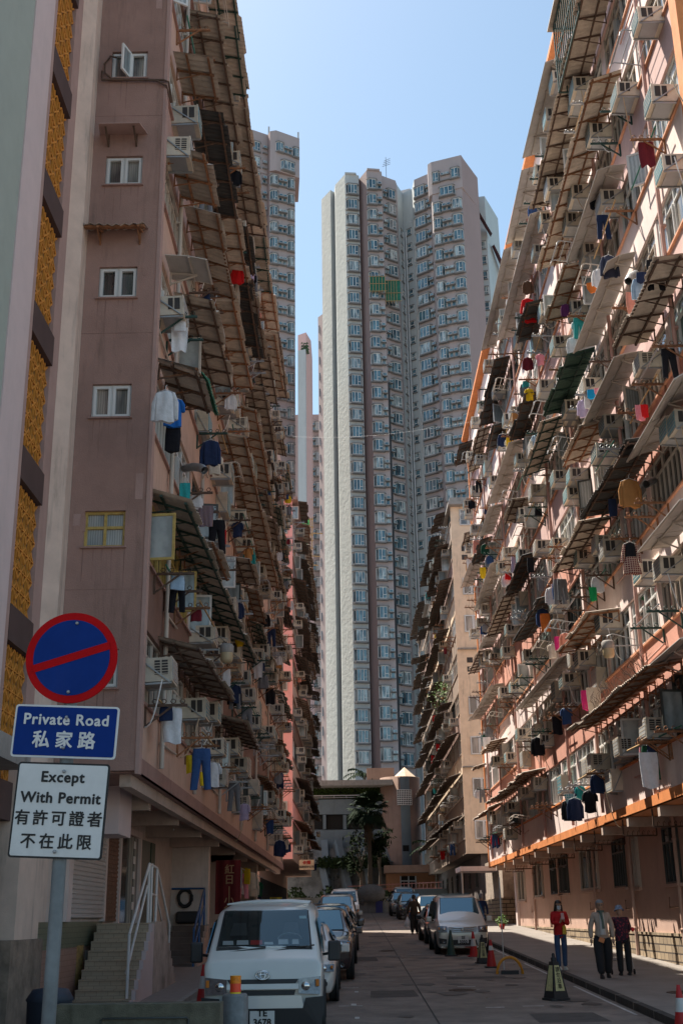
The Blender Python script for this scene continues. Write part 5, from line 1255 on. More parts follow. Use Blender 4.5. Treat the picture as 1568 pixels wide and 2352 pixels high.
for (a_, b_, kd) in ((21.3, 30.3, 'dgreen'), (30.5, 39.5, 'black'), (39.7, 46.2, 'rust'), (46.4, 53.4, 'black')): place_awning(L_X+.06, a_, b_, 26.75, 1, kd, f'{KD[kd]} along the roof edge of the left brown block, {dict(dgreen="nearest",rust="third").get(kd, "second" if a_ < 35 else "farthest")}', D=.86, drop=.16)

# air conditioners: the ones that can be made out, then the rest
acs = []
def ac_px(S, pts, conv, kind='win', prot=.5):
    for p in pts:
        a = conv(*p); xo = S.X+S.sgn*prot; q = PX(*a, xo)
        acs.append((S, max(q.y+.33, S.y0+.55), q.z+.0, kind)); S.ac.append((q.y, q.z))
ac_px(SR, [(1035,210),(1280,820),(780,1040),(1325,1690),(335,960),(280,1110),(20,1280),(510,1460),(45,2040),(290,2130),(630,2190)], cR1)
ac_px(SR, [(215,370),(405,700),(270,1300),(105,1680)], cR2); ac_px(SR, [(1020,1890)], cR2, 'louvre')
ac_px(SR, [(200,320),(620,490),(580,800),(275,1050),(240,1250),(340,1940),(640,1860),(1010,2110),(1255,2060),(1400,480),(1320,560)], cR3)
ac_px(SR, [(620,590),(270,1000),(210,1210)], cR4); ac_px(SR, [(1120,1770),(830,1940),(500,2120),(440,2160)], cR4, 'louvre')
ac_px(SL, [(470,1310),(700,290),(905,930),(950,1115),(1010,1660)], cL1); ac_px(SL, [(320,1270)], cL1, 'louvre')
ac_px(SL, [(240,970),(690,620),(770,1070),(740,1600),(870,1410),(940,1740),(1050,1680),(1110,850),(1225,940)], cL2)
ac_px(SL, [(1030,240),(1060,290),(990,1020),(1150,1530),(1215,900),(1330,1400),(1230,1820)], cL3)
ac_px(SL, [(945,740),(1060,940),(870,1560),(1080,1950),(1290,2120),(1410,1370)], cL4); ac_px(SL, [(545,1140)], cL4, 'louvre', .6)
acs.append((SR, PX(1422,1800,R_X).y, 5.35, 'split')); SR.ac.append((PX(1422,1800,R_X).y, 5.35)); acs.append((SR, PX(1387,1570,R_X).y, 8.3, 'split'))
def fill_ac(S, prob, seed, cells):
    r = random.Random(seed)
    for (k, i, yc, z) in cells:
        for rep in (0, 1):
            if r.random() > (prob if rep == 0 else prob*.35): continue
            y = yc+r.uniform(-1.0, 1.0); zz_ = z+r.choice((.55, .75, .85, .1, -.5))+r.uniform(-.06,.06)
            if any(abs(y-a) < .9 and abs(zz_-b) < .6 for a, b in S.ac): continue
            S.ac.append((y, zz_)); acs.append((S, y, zz_, r.choice(('win','win','win','louvre','split') if y < 60 else ('win','win','louvre'))))
fill_ac(SR, .62, 11, [c for c in r1c if c[2] > 30]); fill_ac(SL, .72, 12, [c for c in l1c if c[2] > 27])
fill_ac(SR2, .42, 13, r2c); fill_ac(SL2, .42, 14, l2c)
acs.sort(key=lambda a: a[1])
GRP = {SR: 'air conditioners on the right pink block', SL: 'air conditioners on the left brown block', SR2: 'air conditioners on the far beige block', SL2: 'air conditioners on the far left block'}
for (S, y, z, kd) in acs:
    k = S.floor(z); gm = rn.choice((m_act, m_act, m_acg)) if kd != 'louvre' else m_acg
    nm = {'win': 'boxy window air conditioner', 'louvre': 'louvred window air conditioner', 'split': 'cream outdoor air conditioner unit'}[kd]
    cl = 'teal-backed' if gm is m_act else 'grey-backed'
    place_ac(S.X, y, z, S.rz, f'{cl} {nm}, {S.ordin("ac",k)} from near end, {ORD[k+1]} floor, {S.bn}', GRP[S], kd, gm, parts=y < 46)

# brackets, frames, poles
def fill_racks(S, cells, seed, prob):
    r = random.Random(seed); cells = sorted(cells, key=lambda c: c[2])
    for (k, i, yc, z) in cells:
        near = yc < 60
        if r.random() < prob:
            mt = r.choice((m_rust, m_rustd, m_gal, m_green_d, m_rust)); y = yc+r.uniform(-1.2, .2); gap = r.choice((1.0, 1.3, 1.6))
            q1 = place_rack(S.X, y, z+.0, S.rz, 'bracket', mt, f'ringed laundry bracket, {S.ordin("br",k)} from near end, {ORD[k+1]} floor, {S.bn}', 'laundry brackets under the windows')
            if r.random() < .7: place_rack(S.X, y+gap, z+.0, S.rz, 'bracket', mt, f'ringed laundry bracket, {S.ordin("br",k)} from near end, {ORD[k+1]} floor, {S.bn}', 'laundry brackets under the windows')
            if near and r.random() < .6 and inframe((S.X, y, z)):
                pm_ = MB(); m0 = r.choice((m_bamboo, m_bamboo, m_pole_g, m_alu)); d = r.choice((.3, .45, .6))
                pm_.tube([(0,-.4,0),(0,gap+.7,r.uniform(-.05,.1))], .02, 6)
                o = pm_.build('clothes_pole', m0, None, (S.X+S.sgn*d, y, z+.06)); tag(o, f'{"bamboo" if m0 is m_bamboo else "green" if m0 is m_pole_g else "steel"} clothes pole, {S.ordin("po",k)} from near end, {ORD[k+1]} floor, {S.bn}', 'clothes pole', 'poles laid across the laundry brackets')
            if r.random() < .5:
                cn = r.choice(list(CLOTH)); kind = r.choice(('shirt','tee','trousers','towel','shorts','folded','sweater'))
                nn = r.choice((1, 1, 2, 3))
                for j in range(nn):
                    cn = r.choice(['white']*5+['black']*4+['navy']*4+['grey']*3+['denim']*2+['pale blue','cream','brown','maroon','dark green','lilac','salmon','red','teal','tan','pink','yellow']); kind = r.choice(('shirt','tee','trousers','towel','shorts','folded','shirt'))
                    place_garment(S.X+S.sgn*r.uniform(.38,.5), y+.1+.22*j, z-.0, kind, cn, f'{cn} {dict(tee="t-shirt",folded="folded trousers").get(kind,kind)} hanging, {S.ordin("ga",k)} from near end, {ORD[k+1]} floor, {S.bn}', r.uniform(-.3,.3), sc=r.uniform(.6,.78))
        elif r.random() < .3:
            place_rack(S.X, yc-.5, z+.02, S.rz, 'frame', r.choice((m_gal, m_cream_f)), f'bent steel laundry frame, {S.ordin("fr",k)} from near end, {ORD[k+1]} floor, {S.bn}', 'laundry frames leaning out of the windows')
fill_racks(SR, [c for c in r1c], 31, .62); fill_racks(SL, [c for c in l1c], 32, .62); fill_racks(SR2, [c for c in r2c if c[2] < 105], 33, .34); fill_racks(SL2, l2c, 34, .34)

if RKREST.v: tag(RKREST.build('laundry_racks', RKM), 'the many small far laundry brackets on the distant blocks', 'laundry racks', None, 'stuff')

# the laundry that can be recognised in the photo
m_plaidr = checkmat('maroon_plaid_cloth', (.16,.03,.035), (.5,.38,.3), 7); m_plaidb = checkmat('blue_tan_plaid_cloth', (.06,.09,.2), (.35,.2,.12), 8); m_stripe = checkmat('navy_striped_cloth', (.02,.025,.05), (.06,.07,.12), 26)
m_teal = checkmat('teal_plaid_cloth', (.12,.38,.42), (.6,.68,.66), 12)
def G(S, conv, x, y, kind, cn, lab, sc=1., mats=None, d=.6, rz=0, hgt=None):
    p = PX(*conv(x, y), S.X+S.sgn*d); sc = sc*.74
    ms = mats or [cloth(cn)]
    me = garment_mb(kind, x*.01).mesh(kind, ms if len(ms) > 1 else ms*2)
    nm = {'tee': 'shirt', 'small': 'underwear', 'folded': 'trousers', 'sheet': 'bed_sheet'}.get(kind, kind)
    o = link(nm, me, None, p, rz); o.scale = (sc, sc, sc); tag(o, lab, {'tee': 'shirt', 'small': 'underwear', 'folded': 'trousers', 'sheet': 'bed sheet'}.get(kind, kind), 'laundry hung out to dry')
    if kind in ('shirt','tee','sweater','dress','trousers'): link('hanger', hanger_me, o)
for a in [(SR,cR1,500,2070,'folded','black','black folded trousers over a pole below a high open window, right block',1.1),
          (SR,cR2,600,255,'trousers','navy','navy jeans hanging beside a high air conditioner, right block',.95),
          (SR,cR2,665,690,'shirt','navy','navy striped polo shirt on a hanger above a smooth awning, right block',1.2,[m_stripe]),
          (SR,cR2,560,840,'shirt','white','white shirt hanging just left of the navy striped polo',1.0),
          (SR,cR2,485,990,'small','orange','small orange cloth beside the white shirt, right block',1.6),
          (SR,cR2,1150,735,'trousers','black','black trousers pegged on a curved rail at the upper right',1.0),
          (SR,cR2,1005,930,'shirt','pale blue','pale blue-white shirt under the curved rail at the upper right',1.1),
          (SR,cR2,1020,870,'shorts','navy','dark navy shorts above the pale shirt at the upper right',.9),
          (SR,cR2,920,1090,'towel','salmon','salmon towel beside the pale shirt at the upper right',.9),
          (SR,cR2,205,1215,'shirt','purple','dark purple top beside an air conditioner on the right block',.8),
          (SR,cR2,285,1575,'shirt','white','ragged white lace top hanging in the sun, right block',1.05),
          (SR,cR3,485,75,'shorts','bright blue','bright blue shorts pegged on a steel frame, right block',.9),
          (SR,cR3,562,65,'small','pink','pink underwear beside the bright blue shorts',1.4),
          (SR,cR3,1000,245,'towel','pink','pink cloth hanging from a bracket on the right block',.62),
          (SR,cR3,1050,240,'towel','red','red cloth next to the pink cloth on the right block',.5),
          (SR,cR3,885,1040,'sweater','tan','tan sweater hanging in front of an open window, right block',1.35),
          (SR,cR3,705,1260,'folded','navy','navy folded trousers left of the tan sweater',1.0),
          (SR,cR4,165,60,'trousers','grey','grey patterned pyjama trousers under an awning, right block',.9),
          (SR,cR4,50,150,'shirt','white','white shirt left of the grey patterned trousers',1.1),
          (SR,cR4,95,115,'folded','denim','pale denim trousers among the shirts, right block',1.1),
          (SR,cR4,495,150,'towel','green','bright green cloth strip on green poles, right block',.62),
          (SR,cR4,200,640,'sweater','salmon','salmon pink v-neck sweater above an awning, right block',1.0),
          (SR,cR4,120,680,'towel','hot pink','hot pink towel beside the salmon sweater',.7),
          (SR,cR4,60,760,'tee','cream','cream top left of the salmon sweater',.9),
          (SR,cR4,500,1230,'towel','cream','cream towel with pink edge above the long rusty awning',1.15),
          (SR,cR4,425,1260,'towel','hot pink','hot pink edged cloth beside the cream towel',.9),
          (SR,cR4,1090,1930,'towel','white','white spotted blanket draped low on the right block',1.25),
          (SR,cR5,300,360,'shirt','navy','navy blue shirt hanging low above the orange edge',1.25),
          (SR,cR5,235,380,'shirt','black','black shirt behind the navy shirt above the orange edge',1.2),
          (SR,cR5,460,280,'tee','black','black t-shirt hanging low above the orange edge',1.15),
          (SR,cR5,260,320,'small','teal','teal checked cloth over a pole above the navy shirt',2.2,[m_teal])]:
    G(*a[:8 if len(a) > 7 else 7], **({'mats': a[8]} if len(a) > 8 else {}))
G(SR, cR3, 893, 1722, 'dress', 'black', 'black dress with maroon plaid skirt and sleeves, hanging from a bracket', 1.0, [cloth('black'), m_plaidr], .75)
i3, i4 = dpx(1003.2,564.3,.36), dpx(940.5,1693,.4); i5 = dpx(940.5,1097.3,.4)
for a in [(SR,i3,575,335,'dress','red','long bright red dress hanging high on the right block',1.25),(SR,i3,575,225,'shirt','brown','brown jacket above the long red dress',1.0),
          (SR,i3,575,710,'shirt','maroon','maroon spotted blouse on the right block',1.0),(SR,i3,655,690,'tee','pink','pink top next to the maroon blouse',.8),
          (SR,i3,585,910,'tee','yellow','cream and yellow top under a smooth awning',.9),(SR,i3,415,1200,'shirt','navy','navy jacket hanging on the far part of the right block',1.1),
          (SR,i4,730,0,'sweater','black','black sweater with white piping hanging over the salmon wall',1.25),(SR,i4,440,0,'towel','white','pale striped sheet at the far end of the right block',1.2),
          (SR,i4,415,300,'trousers','grey','dark grey trousers at the far lower corner of the right block',.9),(SR,i4,390,300,'shirt','white','white shirt beside the dark grey trousers at the far corner',.9),
          (SR,i5,690,460,'folded','black','black trousers hanging behind a yellow peg ring',1.2),(SR,i5,430,380,'shirt','dark green','dark green shirt under an awning on the right block',1.0),
          (SR,i5,418,515,'towel','yellow','yellow towel at the far end under an awning, right block',.9),(SR,i5,855,580,'trousers','grey','long grey trousers beside the white shirts, right block',1.1),
          (SR,i5,775,780,'towel','orange','orange-red towel under the hanging shirts, right block',1.0),(SR,i5,760,750,'shirt','denim','denim shirt in a dense row of washing, right block',1.2),
          (SL,cL3,315,85,'sweater','white','off-white long-sleeved top hanging by the brown corner, left block',1.15),(SL,cL3,400,165,'tee','blue','bright blue top behind the off-white one, left block',1.1),
          (SL,cL3,400,420,'folded','black','black cloth under the bright blue top, left block',1.3),(SL,cL3,525,1085,'towel','teal','teal towel hanging below a steam pipe, left block',.62),
          (SL,cL3,800,620,'shirt','navy','navy patterned shirt on a bent rail, left block',1.2),(SL,cL3,845,770,'tee','cream','cream top beside the navy patterned shirt, left block',1.0),
          (SL,cL3,870,1480,'trousers','black','black trousers in a cluster of red and black washing, left block',1.15),(SL,cL3,925,1590,'towel','red','narrow red cloth beside the black trousers, left block',.6),
          (SL,cL4,1265,670,'small','yellow','small yellow cloth under an awning, left block',1.8),(SL,cL2,940,830,'shirt','red','bright red garment hanging high on the left block',1.0),
          (SL,cL4,735,1960,'towel','yellow','yellow towel behind the blue jeans, left block',.55),(SL,cL4,970,2030,'tee','white','white t-shirt behind the blue jeans, left block',1.05)]:
    G(*a)
G(SL, cL3, 750, 1330, 'sheet', 'blue', 'blue and tan plaid blanket on a wire hanger, left block', .55, [m_plaidb])
G(SL, cL4, 850, 1880, 'trousers', 'denim', 'faded blue jeans hanging above the overhang edge, left block', 1.05, None, .85)
G(SL, cL4, 870, 2140, 'towel', 'yellow', 'bright yellow cloth showing between the jeans legs, left block', .45, None, .7)
G(SL, dpx(407.6,1818.6,.24), 640, 110, 'tee', 'lilac', 'white top with black sleeves over the arcade edge, left block', .9); G(SL, dpx(407.6,1818.6,.24), 980, 460, 'shirt', 'navy', 'large dark blue shirt at the arcade end, left block', 1.3)
# round lamps on arms
def dome_lamp(S, conv, x, y, lab):
    p = PX(*conv(x, y), S.X+S.sgn*1.0); r = empty('street_lamp', p, lab, 'lamp'); r.scale = (.78,.78,.78)
    MB().lathe([(.05,.28),(.15,.26),(.2,.2),(.2,.02),(.18,0)], n=20).build('housing', m_conc, r)
    MB().lathe([(.18,0),(.18,-.2),(.14,-.27),(.02,-.3)], n=20).build('diffuser', mat('old_diffuser', (.42,.33,.20), .4, var=.15), r)
    MB().bar((0,0,.1),(-S.sgn*1.0,0,.1), .035).tube([(0,0,.28),(0,0,.42),(-S.sgn*.2,.1,.5),(-S.sgn*.9,.1,.3)], .014, 5).build('arm', m_gal, r)
dome_lamp(SR, cR4, 665, 815, 'round hanging street lamp with a tan diffuser on an arm, right block'); dome_lamp(SL, cL4, 1120, 860, 'round hanging street lamp with a grey-green diffuser, left block')
dome_lamp(SR2, dpx(564.4,1568,.4), 1128, 720, 'small round lamp on an arm on the far beige block'); dome_lamp(SL2, dpx(407.6,1818.6,.24), 1348, 405, 'small dark round lamp on the far left block')
# stove pipes and hoses
def vent(S, conv, pts, lab, mt=m_gal, r=.09):
    m = MB(); q = [PX(*conv(*p[:2]), S.X+S.sgn*p[2]) for p in pts]; fine = []
    for a, b in zip(q[:-1], q[1:]):
        for t in range(6): fine.append(a.lerp(b, t/6))
    fine.append(q[-1]); c = fine[0].copy(); m.tube([f-c for f in fine], rs=[r*(1+.07*(i % 2)) for i in range(len(fine))], n=12, cap=False)
    o = m.build('flue_pipe', mt, None, c); tag(o, lab, 'flue pipe')
vent(SL, cL3, [(520,930,.05),(620,910,.35),(700,925,.6),(735,950,.68)], 'bent silver flue pipe sticking out of the left block')
vent(SR, cR3, [(1150,1060,.1),(1070,1100,.45)], 'ribbed silver flue pipe beside the tan sweater'); vent(SR, cR2, [(960,890,.2),(900,930,.6),(880,970,.7)], 'silver flue elbow at the upper right'); vent(SL, cL2, [(420,1980,.1),(510,2010,.4)], 'short silver flue pipe high on the left block')
r = random.Random(77); hs_ = MB(); n_ = 0
for S in (SR, SL):
    for (y, z) in S.ac:
        if r.random() < .5 and y < 60 and inframe((S.X, y, z)):
            n_ += 1; a = Vector((S.X+S.sgn*.4, y, z)); b = Vector((S.X+S.sgn*.06, y+r.uniform(-.5,.7), z-r.uniform(.5,1.1))); pts = []
            for t in range(7): u = t/6; p = a.lerp(b, u); p.z -= .25*math.sin(math.pi*u); pts.append(p-a)
            o = MB().tube(pts, .014, 5).build('drain_hose', r.choice((m_wire, m_plas, m_wire)), None, a); k = S.floor(z)
            tag(o, f'thin sagging drain hose, {S.ordin("ho",k)} from near end, {ORD[k+1]} floor, {S.bn}', 'hose', 'hoses sagging from air conditioners')
# green net on the near left awning, plants on the long right awning
m_ = MB(); q0, q1 = PX(*cL2(350,560), L_X+.92), PX(*cL2(600,1600), L_X+.92); yy0 = max(PX(407,550,L_X+.88).y, 21.1); ne = min([e for e in AWN if e[0] is SL and e[4] == 'rust' and e[5]], key=lambda e: abs(e[1]-yy0)+abs(LS0+LFH*e[3]+1.5-PX(445,690,L_X+.88).z)); q0 = Vector((L_X+.94, ne[1], LS0+LFH*ne[3]+1.5-.2)); q1 = Vector((L_X+.94, ne[2], q0.z))
for i in range(140):
    t = i/140; 
    p = q0.lerp(q1, t); a = .16; m_.add([(0,0,0),(.02*math.sin(i),.12,-.01),(.10+.05*math.sin(i*1.7),.13,-.12-.05*math.sin(i*2.3)),(.08,.0,-.14)], [(0,1,2,3)]) if False else m_.add([tuple(p-q0+Vector(v)) for v in ((-.05,-.02,.05),(.0,.12,.06),(.09+.04*math.sin(i*1.7),.13,-.10-.05*math.sin(i*2.3)),(.07,-.02,-.12))], [(0,1,2,3)])
o = m_.build('net_strip', mat('green_net_rag', (.03,.16,.08), .9, var=.4, scale=12), None, q0); tag(o, 'torn green netting along the edge of a near awning, left block', 'netting')
m_ = MB(); r = random.Random(3); q0, q1 = PX(1484,1528,R_X-.9), PX(1350,1640,R_X-.9)
for i in range(60):
    p = q0.lerp(q1, r.random()**1.3)-q0; e = p+Vector((r.uniform(-.2,.05), r.uniform(-.2,.2), r.uniform(.1,.35))); m_.tube([p, (p+e)/2+Vector((.02,0,.02)), e], .006, 3)
    m_.tube([e, e+Vector((r.uniform(-.1,.1), r.uniform(-.1,.1), .1))], .005, 3)
o = m_.build('dry_weeds', m_rustd, None, q0); tag(o, 'dry weeds growing on the edge of the long rusty awning, right block', 'weeds')
# plants on sills
def sill_plant(S, px, py, lab, R=.3, seed=1, fl=False):
    r = random.Random(seed); p = PX(px, py, S.X+S.sgn*.4); e = empty('potted_plant', p, lab, 'potted plant'); MB().lathe([(.08,0),(.12,.2),(.1,.2)], n=10).build('pot', mat('clay_pot', (.3,.12,.07), .8), e)
    c = MB()
    for i in range(160):
        q = Vector((r.gauss(0,R*.5), r.gauss(0,R*.5), .3+r.gauss(0,R*.5))); u = Vector((r.gauss(0,1),r.gauss(0,1),r.gauss(0,1))).normalized()*.09; v = u.orthogonal().normalized()*.035; c.add([q-u,q+v,q+u,q-v], [(0,1,2,3)])
    c.build('foliage', mat('bright_leaf', (.10,.20,.03), .6, var=.3), e)
sill_plant(SR2, 1016, 2565*.627, 'leafy green plant hanging out of a window on the far beige block', .9, 2); sill_plant(SR2, 1020, 1585, 'green plant on a rack of the far beige block, lower', .6, 4)
# rooftop cage at top right
cg = empty('window_cage', (R_X, 27.5, 26.6), 'dark green barred balcony cage at the top of the right block', 'window cage'); c = MB(); p = PX(1300,60,R_X-.9)
cg.location = (R_X-.45, p.y, p.z)
for i in range(14): c.bar((-.45,-1.6+.25*i,-.9),(-.45,-1.6+.25*i,1.4), .03)
for z in (-.9,.2,1.4): c.bar((-.45,-1.6,z),(-.45,1.7,z), .04); c.bar((-.45,1.7,z),(.45,1.7,z), .04)
for i in range(4): c.bar((-.45+.25*i,1.7,-.9),(-.45+.25*i,1.7,1.4), .03)
c.build('bars', m_green_d, cg); MB().box(-.6,-1.7,1.45,.5,1.9,1.5).build('cage_roof', m_corr, cg)
# ------------------------------------------------------------------ vehicles
m_tyre = mat('tyre_rubber', (.02,.02,.02), .85, var=.1); m_rim = mat('wheel_rim', (.35,.35,.36), .35, metal=.8, var=.05)
m_cglass = mat('car_glass', (.008,.020,.030), .03, var=0, spec=1.0); m_cglass.node_tree.nodes['Principled BSDF'].inputs['IOR'].default_value = 1.75; m_cglass.node_tree.nodes['Principled BSDF'].inputs['Specular Tint'].default_value = (.35,.75,1,1); m_vglass = mat('van_glass', (.75,.88,.92), .02, var=0, spec=.8, trans=1.0); m_vglass.node_tree.nodes['Principled BSDF'].inputs['IOR'].default_value = 1.7; m_vglass.node_tree.nodes['Principled BSDF'].inputs['Specular Tint'].default_value = (.35,.75,1,1); m_bplast = mat('black_trim', (.02,.02,.022), .55, var=.05)
m_lamp = mat('headlamp_lens', (.17,.17,.18), .12, var=.4, scale=14, spec=.9, metal=.5); m_tail = mat('tail_lamp', (.35,.01,.01), .2, var=.05); m_chrome = mat('chrome', (.6,.6,.6), .15, metal=1, var=0)
m_seat = mat('grey_seat_cloth', (.09,.09,.095), .9, var=.1); m_cred2 = mat('red_token', (.6,.03,.03), .6, var=0); m_plate = mat('number_plate_white', (.62,.62,.60), .6, var=.02); m_ink = mat('black_lettering', (.01,.01,.01), .7, var=0)
def textmesh(body, size, mt, ext=.002, off=0.0, align='CENTER', space=1.0, bold=0.0):
    cu = bpy.data.curves.new('txt', 'FONT'); cu.body = body; cu.size = size; cu.extrude = ext; cu.offset = off; cu.align_x = align; cu.align_y = 'CENTER'; cu.space_character = space; cu.resolution_u = 3
    o = bpy.data.objects.new('txt', cu); COL.objects.link(o); bpy.context.view_layer.update()
    me = bpy.data.meshes.new_from_object(o.evaluated_get(bpy.context.evaluated_depsgraph_get())); bpy.data.objects.remove(o); bpy.data.curves.remove(cu)
    me.materials.clear(); me.materials.append(mt)
    if bold:      # thicken the strokes by layering shifted copies, each a hair deeper
        base = [v.co.copy() for v in me.vertices]; faces = [tuple(p.vertices) for p in me.polygons]; vs = []; fs = []
        for i, (dx, dy) in enumerate(((0,0),(1,0),(-1,0),(0,1),(0,-1),(.7,.7),(-.7,.7),(.7,-.7),(-.7,-.7))):
            k = len(vs); vs += [(v.x+dx*bold, v.y+dy*bold, v.z-.00012*i) for v in base]; fs += [tuple(k+j for j in f) for f in faces]
        m2 = bpy.data.meshes.new('lettering'); m2.from_pydata(vs, [], fs); m2.materials.append(mt); return m2
    return me
def ring(st):
    y, zl, zb, zt, wl, ws, wt = st   # station: y, bottom, belt, top, half widths bottom / side / roof
    return [(0,y,zl),(wl,y,zl),(ws,y,zl+(zb-zl)*.3),(ws,y,zb),(wt+(ws-wt)*.12,y,zt-(zt-zb)*.12),(wt*.82,y,zt),(0,y,zt+.01)]
def car_body(sts, mt, root, sub=2):
    mb = MB(); n = 12; vs = []
    for st in sts:
        r = ring(st); full = r+[(-p[0],p[1],p[2]) for p in r[-2:0:-1]]; vs += full
    fs = []
    for j in range(len(sts)-1):
        for k in range(n): fs.append((j*n+k, (j+1)*n+k, (j+1)*n+(k+1)%n, j*n+(k+1)%n))
    mb.add(vs, fs, 0, True); mb.add(vs[:n], [tuple(range(n))], 0, True); mb.add(vs[-n:], [tuple(range(n))[::-1]], 0, True)
    bm = bmesh.new(); me = mb.mesh('body', mt); bm.from_mesh(me); bmesh.ops.remove_doubles(bm, verts=bm.verts, dist=1e-5)
    bmesh.ops.recalc_face_normals(bm, faces=bm.faces)
    ce = bm.edges.layers.float.get('crease_edge') or bm.edges.layers.float.new('crease_edge')
    for e in bm.edges:
        if len(e.link_faces) == 2 and e.calc_face_angle(0) > .5: e[ce] = .55
    bm.to_mesh(me); bm.free(); o = link('body', me, root)
    m = o.modifiers.new('sub', 'SUBSURF'); m.levels = sub; m.render_levels = sub; return o
def wheels(root, ys, hw, r=.31):
    t = MB(); t.lathe([(r*.62,-.1),(r*.97,-.1),(r,-.07),(r,.07),(r*.97,.1),(r*.62,.1)], n=26)
    q = MB(); q.lathe([(.02,.085),(r*.2,.09),(r*.3,.06),(r*.6,.055),(r*.63,.09),(r*.63,-.09)], n=26)
    for k in range(5): a = k*2*math.pi/5; q.bar((r*.15*math.cos(a),r*.15*math.sin(a),.075),(r*.6*math.cos(a),r*.6*math.sin(a),.075), .05, .03)
    a_, b_ = t.mesh('tyre', m_tyre), q.mesh('rim', m_rim)
    for y in ys:
        for s in (-1, 1):
            w_ = link('wheel', a_, root, (s*(hw-.1), y, r)); w_.rotation_euler = (0, s*math.pi/2, 0); link('rim', b_, w_)
            ar = MB(); ar.lathe([(.02,0),(r*1.16,0),(r*1.16,-.02)], n=24); o = ar.build('wheel_arch', m_bplast, root, (s*(hw+.004), y, r+.02)); o.rotation_euler = (0, s*math.pi/2, 0)
            w_.location.x = s*(hw-.07)
def quadpart(name, pts, mt, root, th=.012, nrm=None):
    mb = MB(); P_ = [Vector(p) for p in pts]; n = (P_[1]-P_[0]).cross(P_[-1]-P_[0]).normalized()
    if nrm and n.dot(Vector(nrm)) < 0: n = -n
    k = len(P_); mb.add([p+n*th for p in P_]+[p-n*.004 for p in P_], [tuple(range(k)), tuple(range(2*k-1,k-1,-1))]+[(i,(i+1)%k,k+(i+1)%k,k+i) for i in range(k)]); return mb.build(name, mt, root)
def car(kind, x, y, heading, paint, label, facing=True, plate=None, rear=False):
    """built with its front towards -y; heading rotates about z"""
    r = empty({'van':'parked_van'}.get(kind,'parked_car'), (x, y, gz(y)), label, 'van' if kind == 'van' else 'car', 'vehicles parked along the street', heading); r.rotation_euler = (math.atan(.025)*(1 if abs(heading) < 1 else -1), 0, heading)
    if kind == 'van':
        L = 4.84; W = .845
        S = [(0,.30,.62,.66,.70,.74,.70),(.03,.24,.88,.98,.76,.80,.76),(.10,.22,1.08,1.16,.79,.83,.78),(.32,.22,1.16,1.28,.80,.845,.78),(1.02,.22,1.20,1.86,.80,.845,.70),(1.28,.22,1.20,1.94,.80,.845,.72),(3.0,.22,1.20,1.97,.80,.845,.72),(4.6,.25,1.2,1.95,.80,.845,.72),(4.82,.35,1.15,1.86,.76,.80,.70)]
    elif kind == 'mpv':
        L = 4.6; W = .85
        S = [(0,.28,.62,.66,.62,.68,.6),(.04,.2,.74,.82,.72,.79,.7),(.25,.2,.86,.96,.77,.84,.74),(.85,.2,.98,1.12,.78,.85,.76),(1.75,.2,1.03,1.74,.79,.85,.66),(2.2,.2,1.03,1.83,.79,.85,.68),(3.8,.2,1.03,1.83,.79,.85,.68),(4.4,.25,1.0,1.70,.78,.84,.64),(4.6,.4,.95,1.1,.72,.78,.6)]
    elif kind == 'suv':
        L = 4.5; W = .88
        S = [(0,.35,.66,.72,.66,.74,.66),(.05,.28,.84,.92,.76,.84,.76),(.3,.28,.94,1.0,.8,.87,.78),(1.15,.28,1.02,1.10,.82,.88,.76),(1.8,.28,1.06,1.60,.82,.88,.64),(2.2,.28,1.06,1.67,.82,.88,.66),(3.7,.28,1.06,1.64,.82,.88,.64),(4.3,.32,1.04,1.3,.8,.86,.6),(4.5,.45,.98,1.02,.74,.8,.6)]
    else:
        L = 4.5; W = .86
        S = [(0,.28,.52,.58,.6,.68,.58),(.08,.2,.66,.74,.72,.8,.7),(.4,.2,.76,.84,.77,.85,.74),(1.35,.2,.86,.96,.79,.86,.74),(2.05,.2,.92,1.40,.79,.86,.6),(2.5,.2,.92,1.46,.79,.86,.6),(3.2,.2,.92,1.42,.79,.86,.6),(3.9,.2,.92,1.08,.79,.85,.66),(4.35,.24,.88,.98,.77,.83,.66),(4.5,.36,.8,.84,.7,.76,.6)]
    S = [(s[0]-0,)+s[1:] for s in S]; body = car_body(S, paint, r)
    # windscreen: between hood station and roof station
    i = {'van':3,'mpv':3,'suv':3,'sedan':3}[kind]; a, b = ring(S[i]), ring(S[i+1]); f0, f1 = .06, .95
    def lerp(p, q, t): return Vector(p).lerp(Vector(q), t)
    lo_w, hi_w = a[5][0]*1.03, b[5][0]*1.06
    p0 = lerp(a[5], b[5], f0); p1 = lerp(a[5], b[5], f1)
    quadpart('windscreen', [(-lo_w,p0.y-.0,p0.z+.0),(lo_w,p0.y,p0.z),(hi_w,p1.y,p1.z),(-hi_w,p1.y,p1.z)], m_cglass if kind != 'van' else m_vglass, r, .02 if kind != 'van' else .05, (0,-1,1))
    quadpart('windscreen_edge_and_cabin_dark', [(-lo_w-.03,p0.y-.03,p0.z-.02),(lo_w+.03,p0.y-.03,p0.z-.02),(hi_w+.02,p1.y+.03,p1.z+.02),(-hi_w-.02,p1.y+.03,p1.z+.02)], m_bplast, r, .012, (0,-1,1))  # black panel: edge trim, and painted cabin darkness behind the van glass
    # side glass
    c, d = ring(S[i+1]), ring(S[-2] if kind != 'sedan' else S[-4])
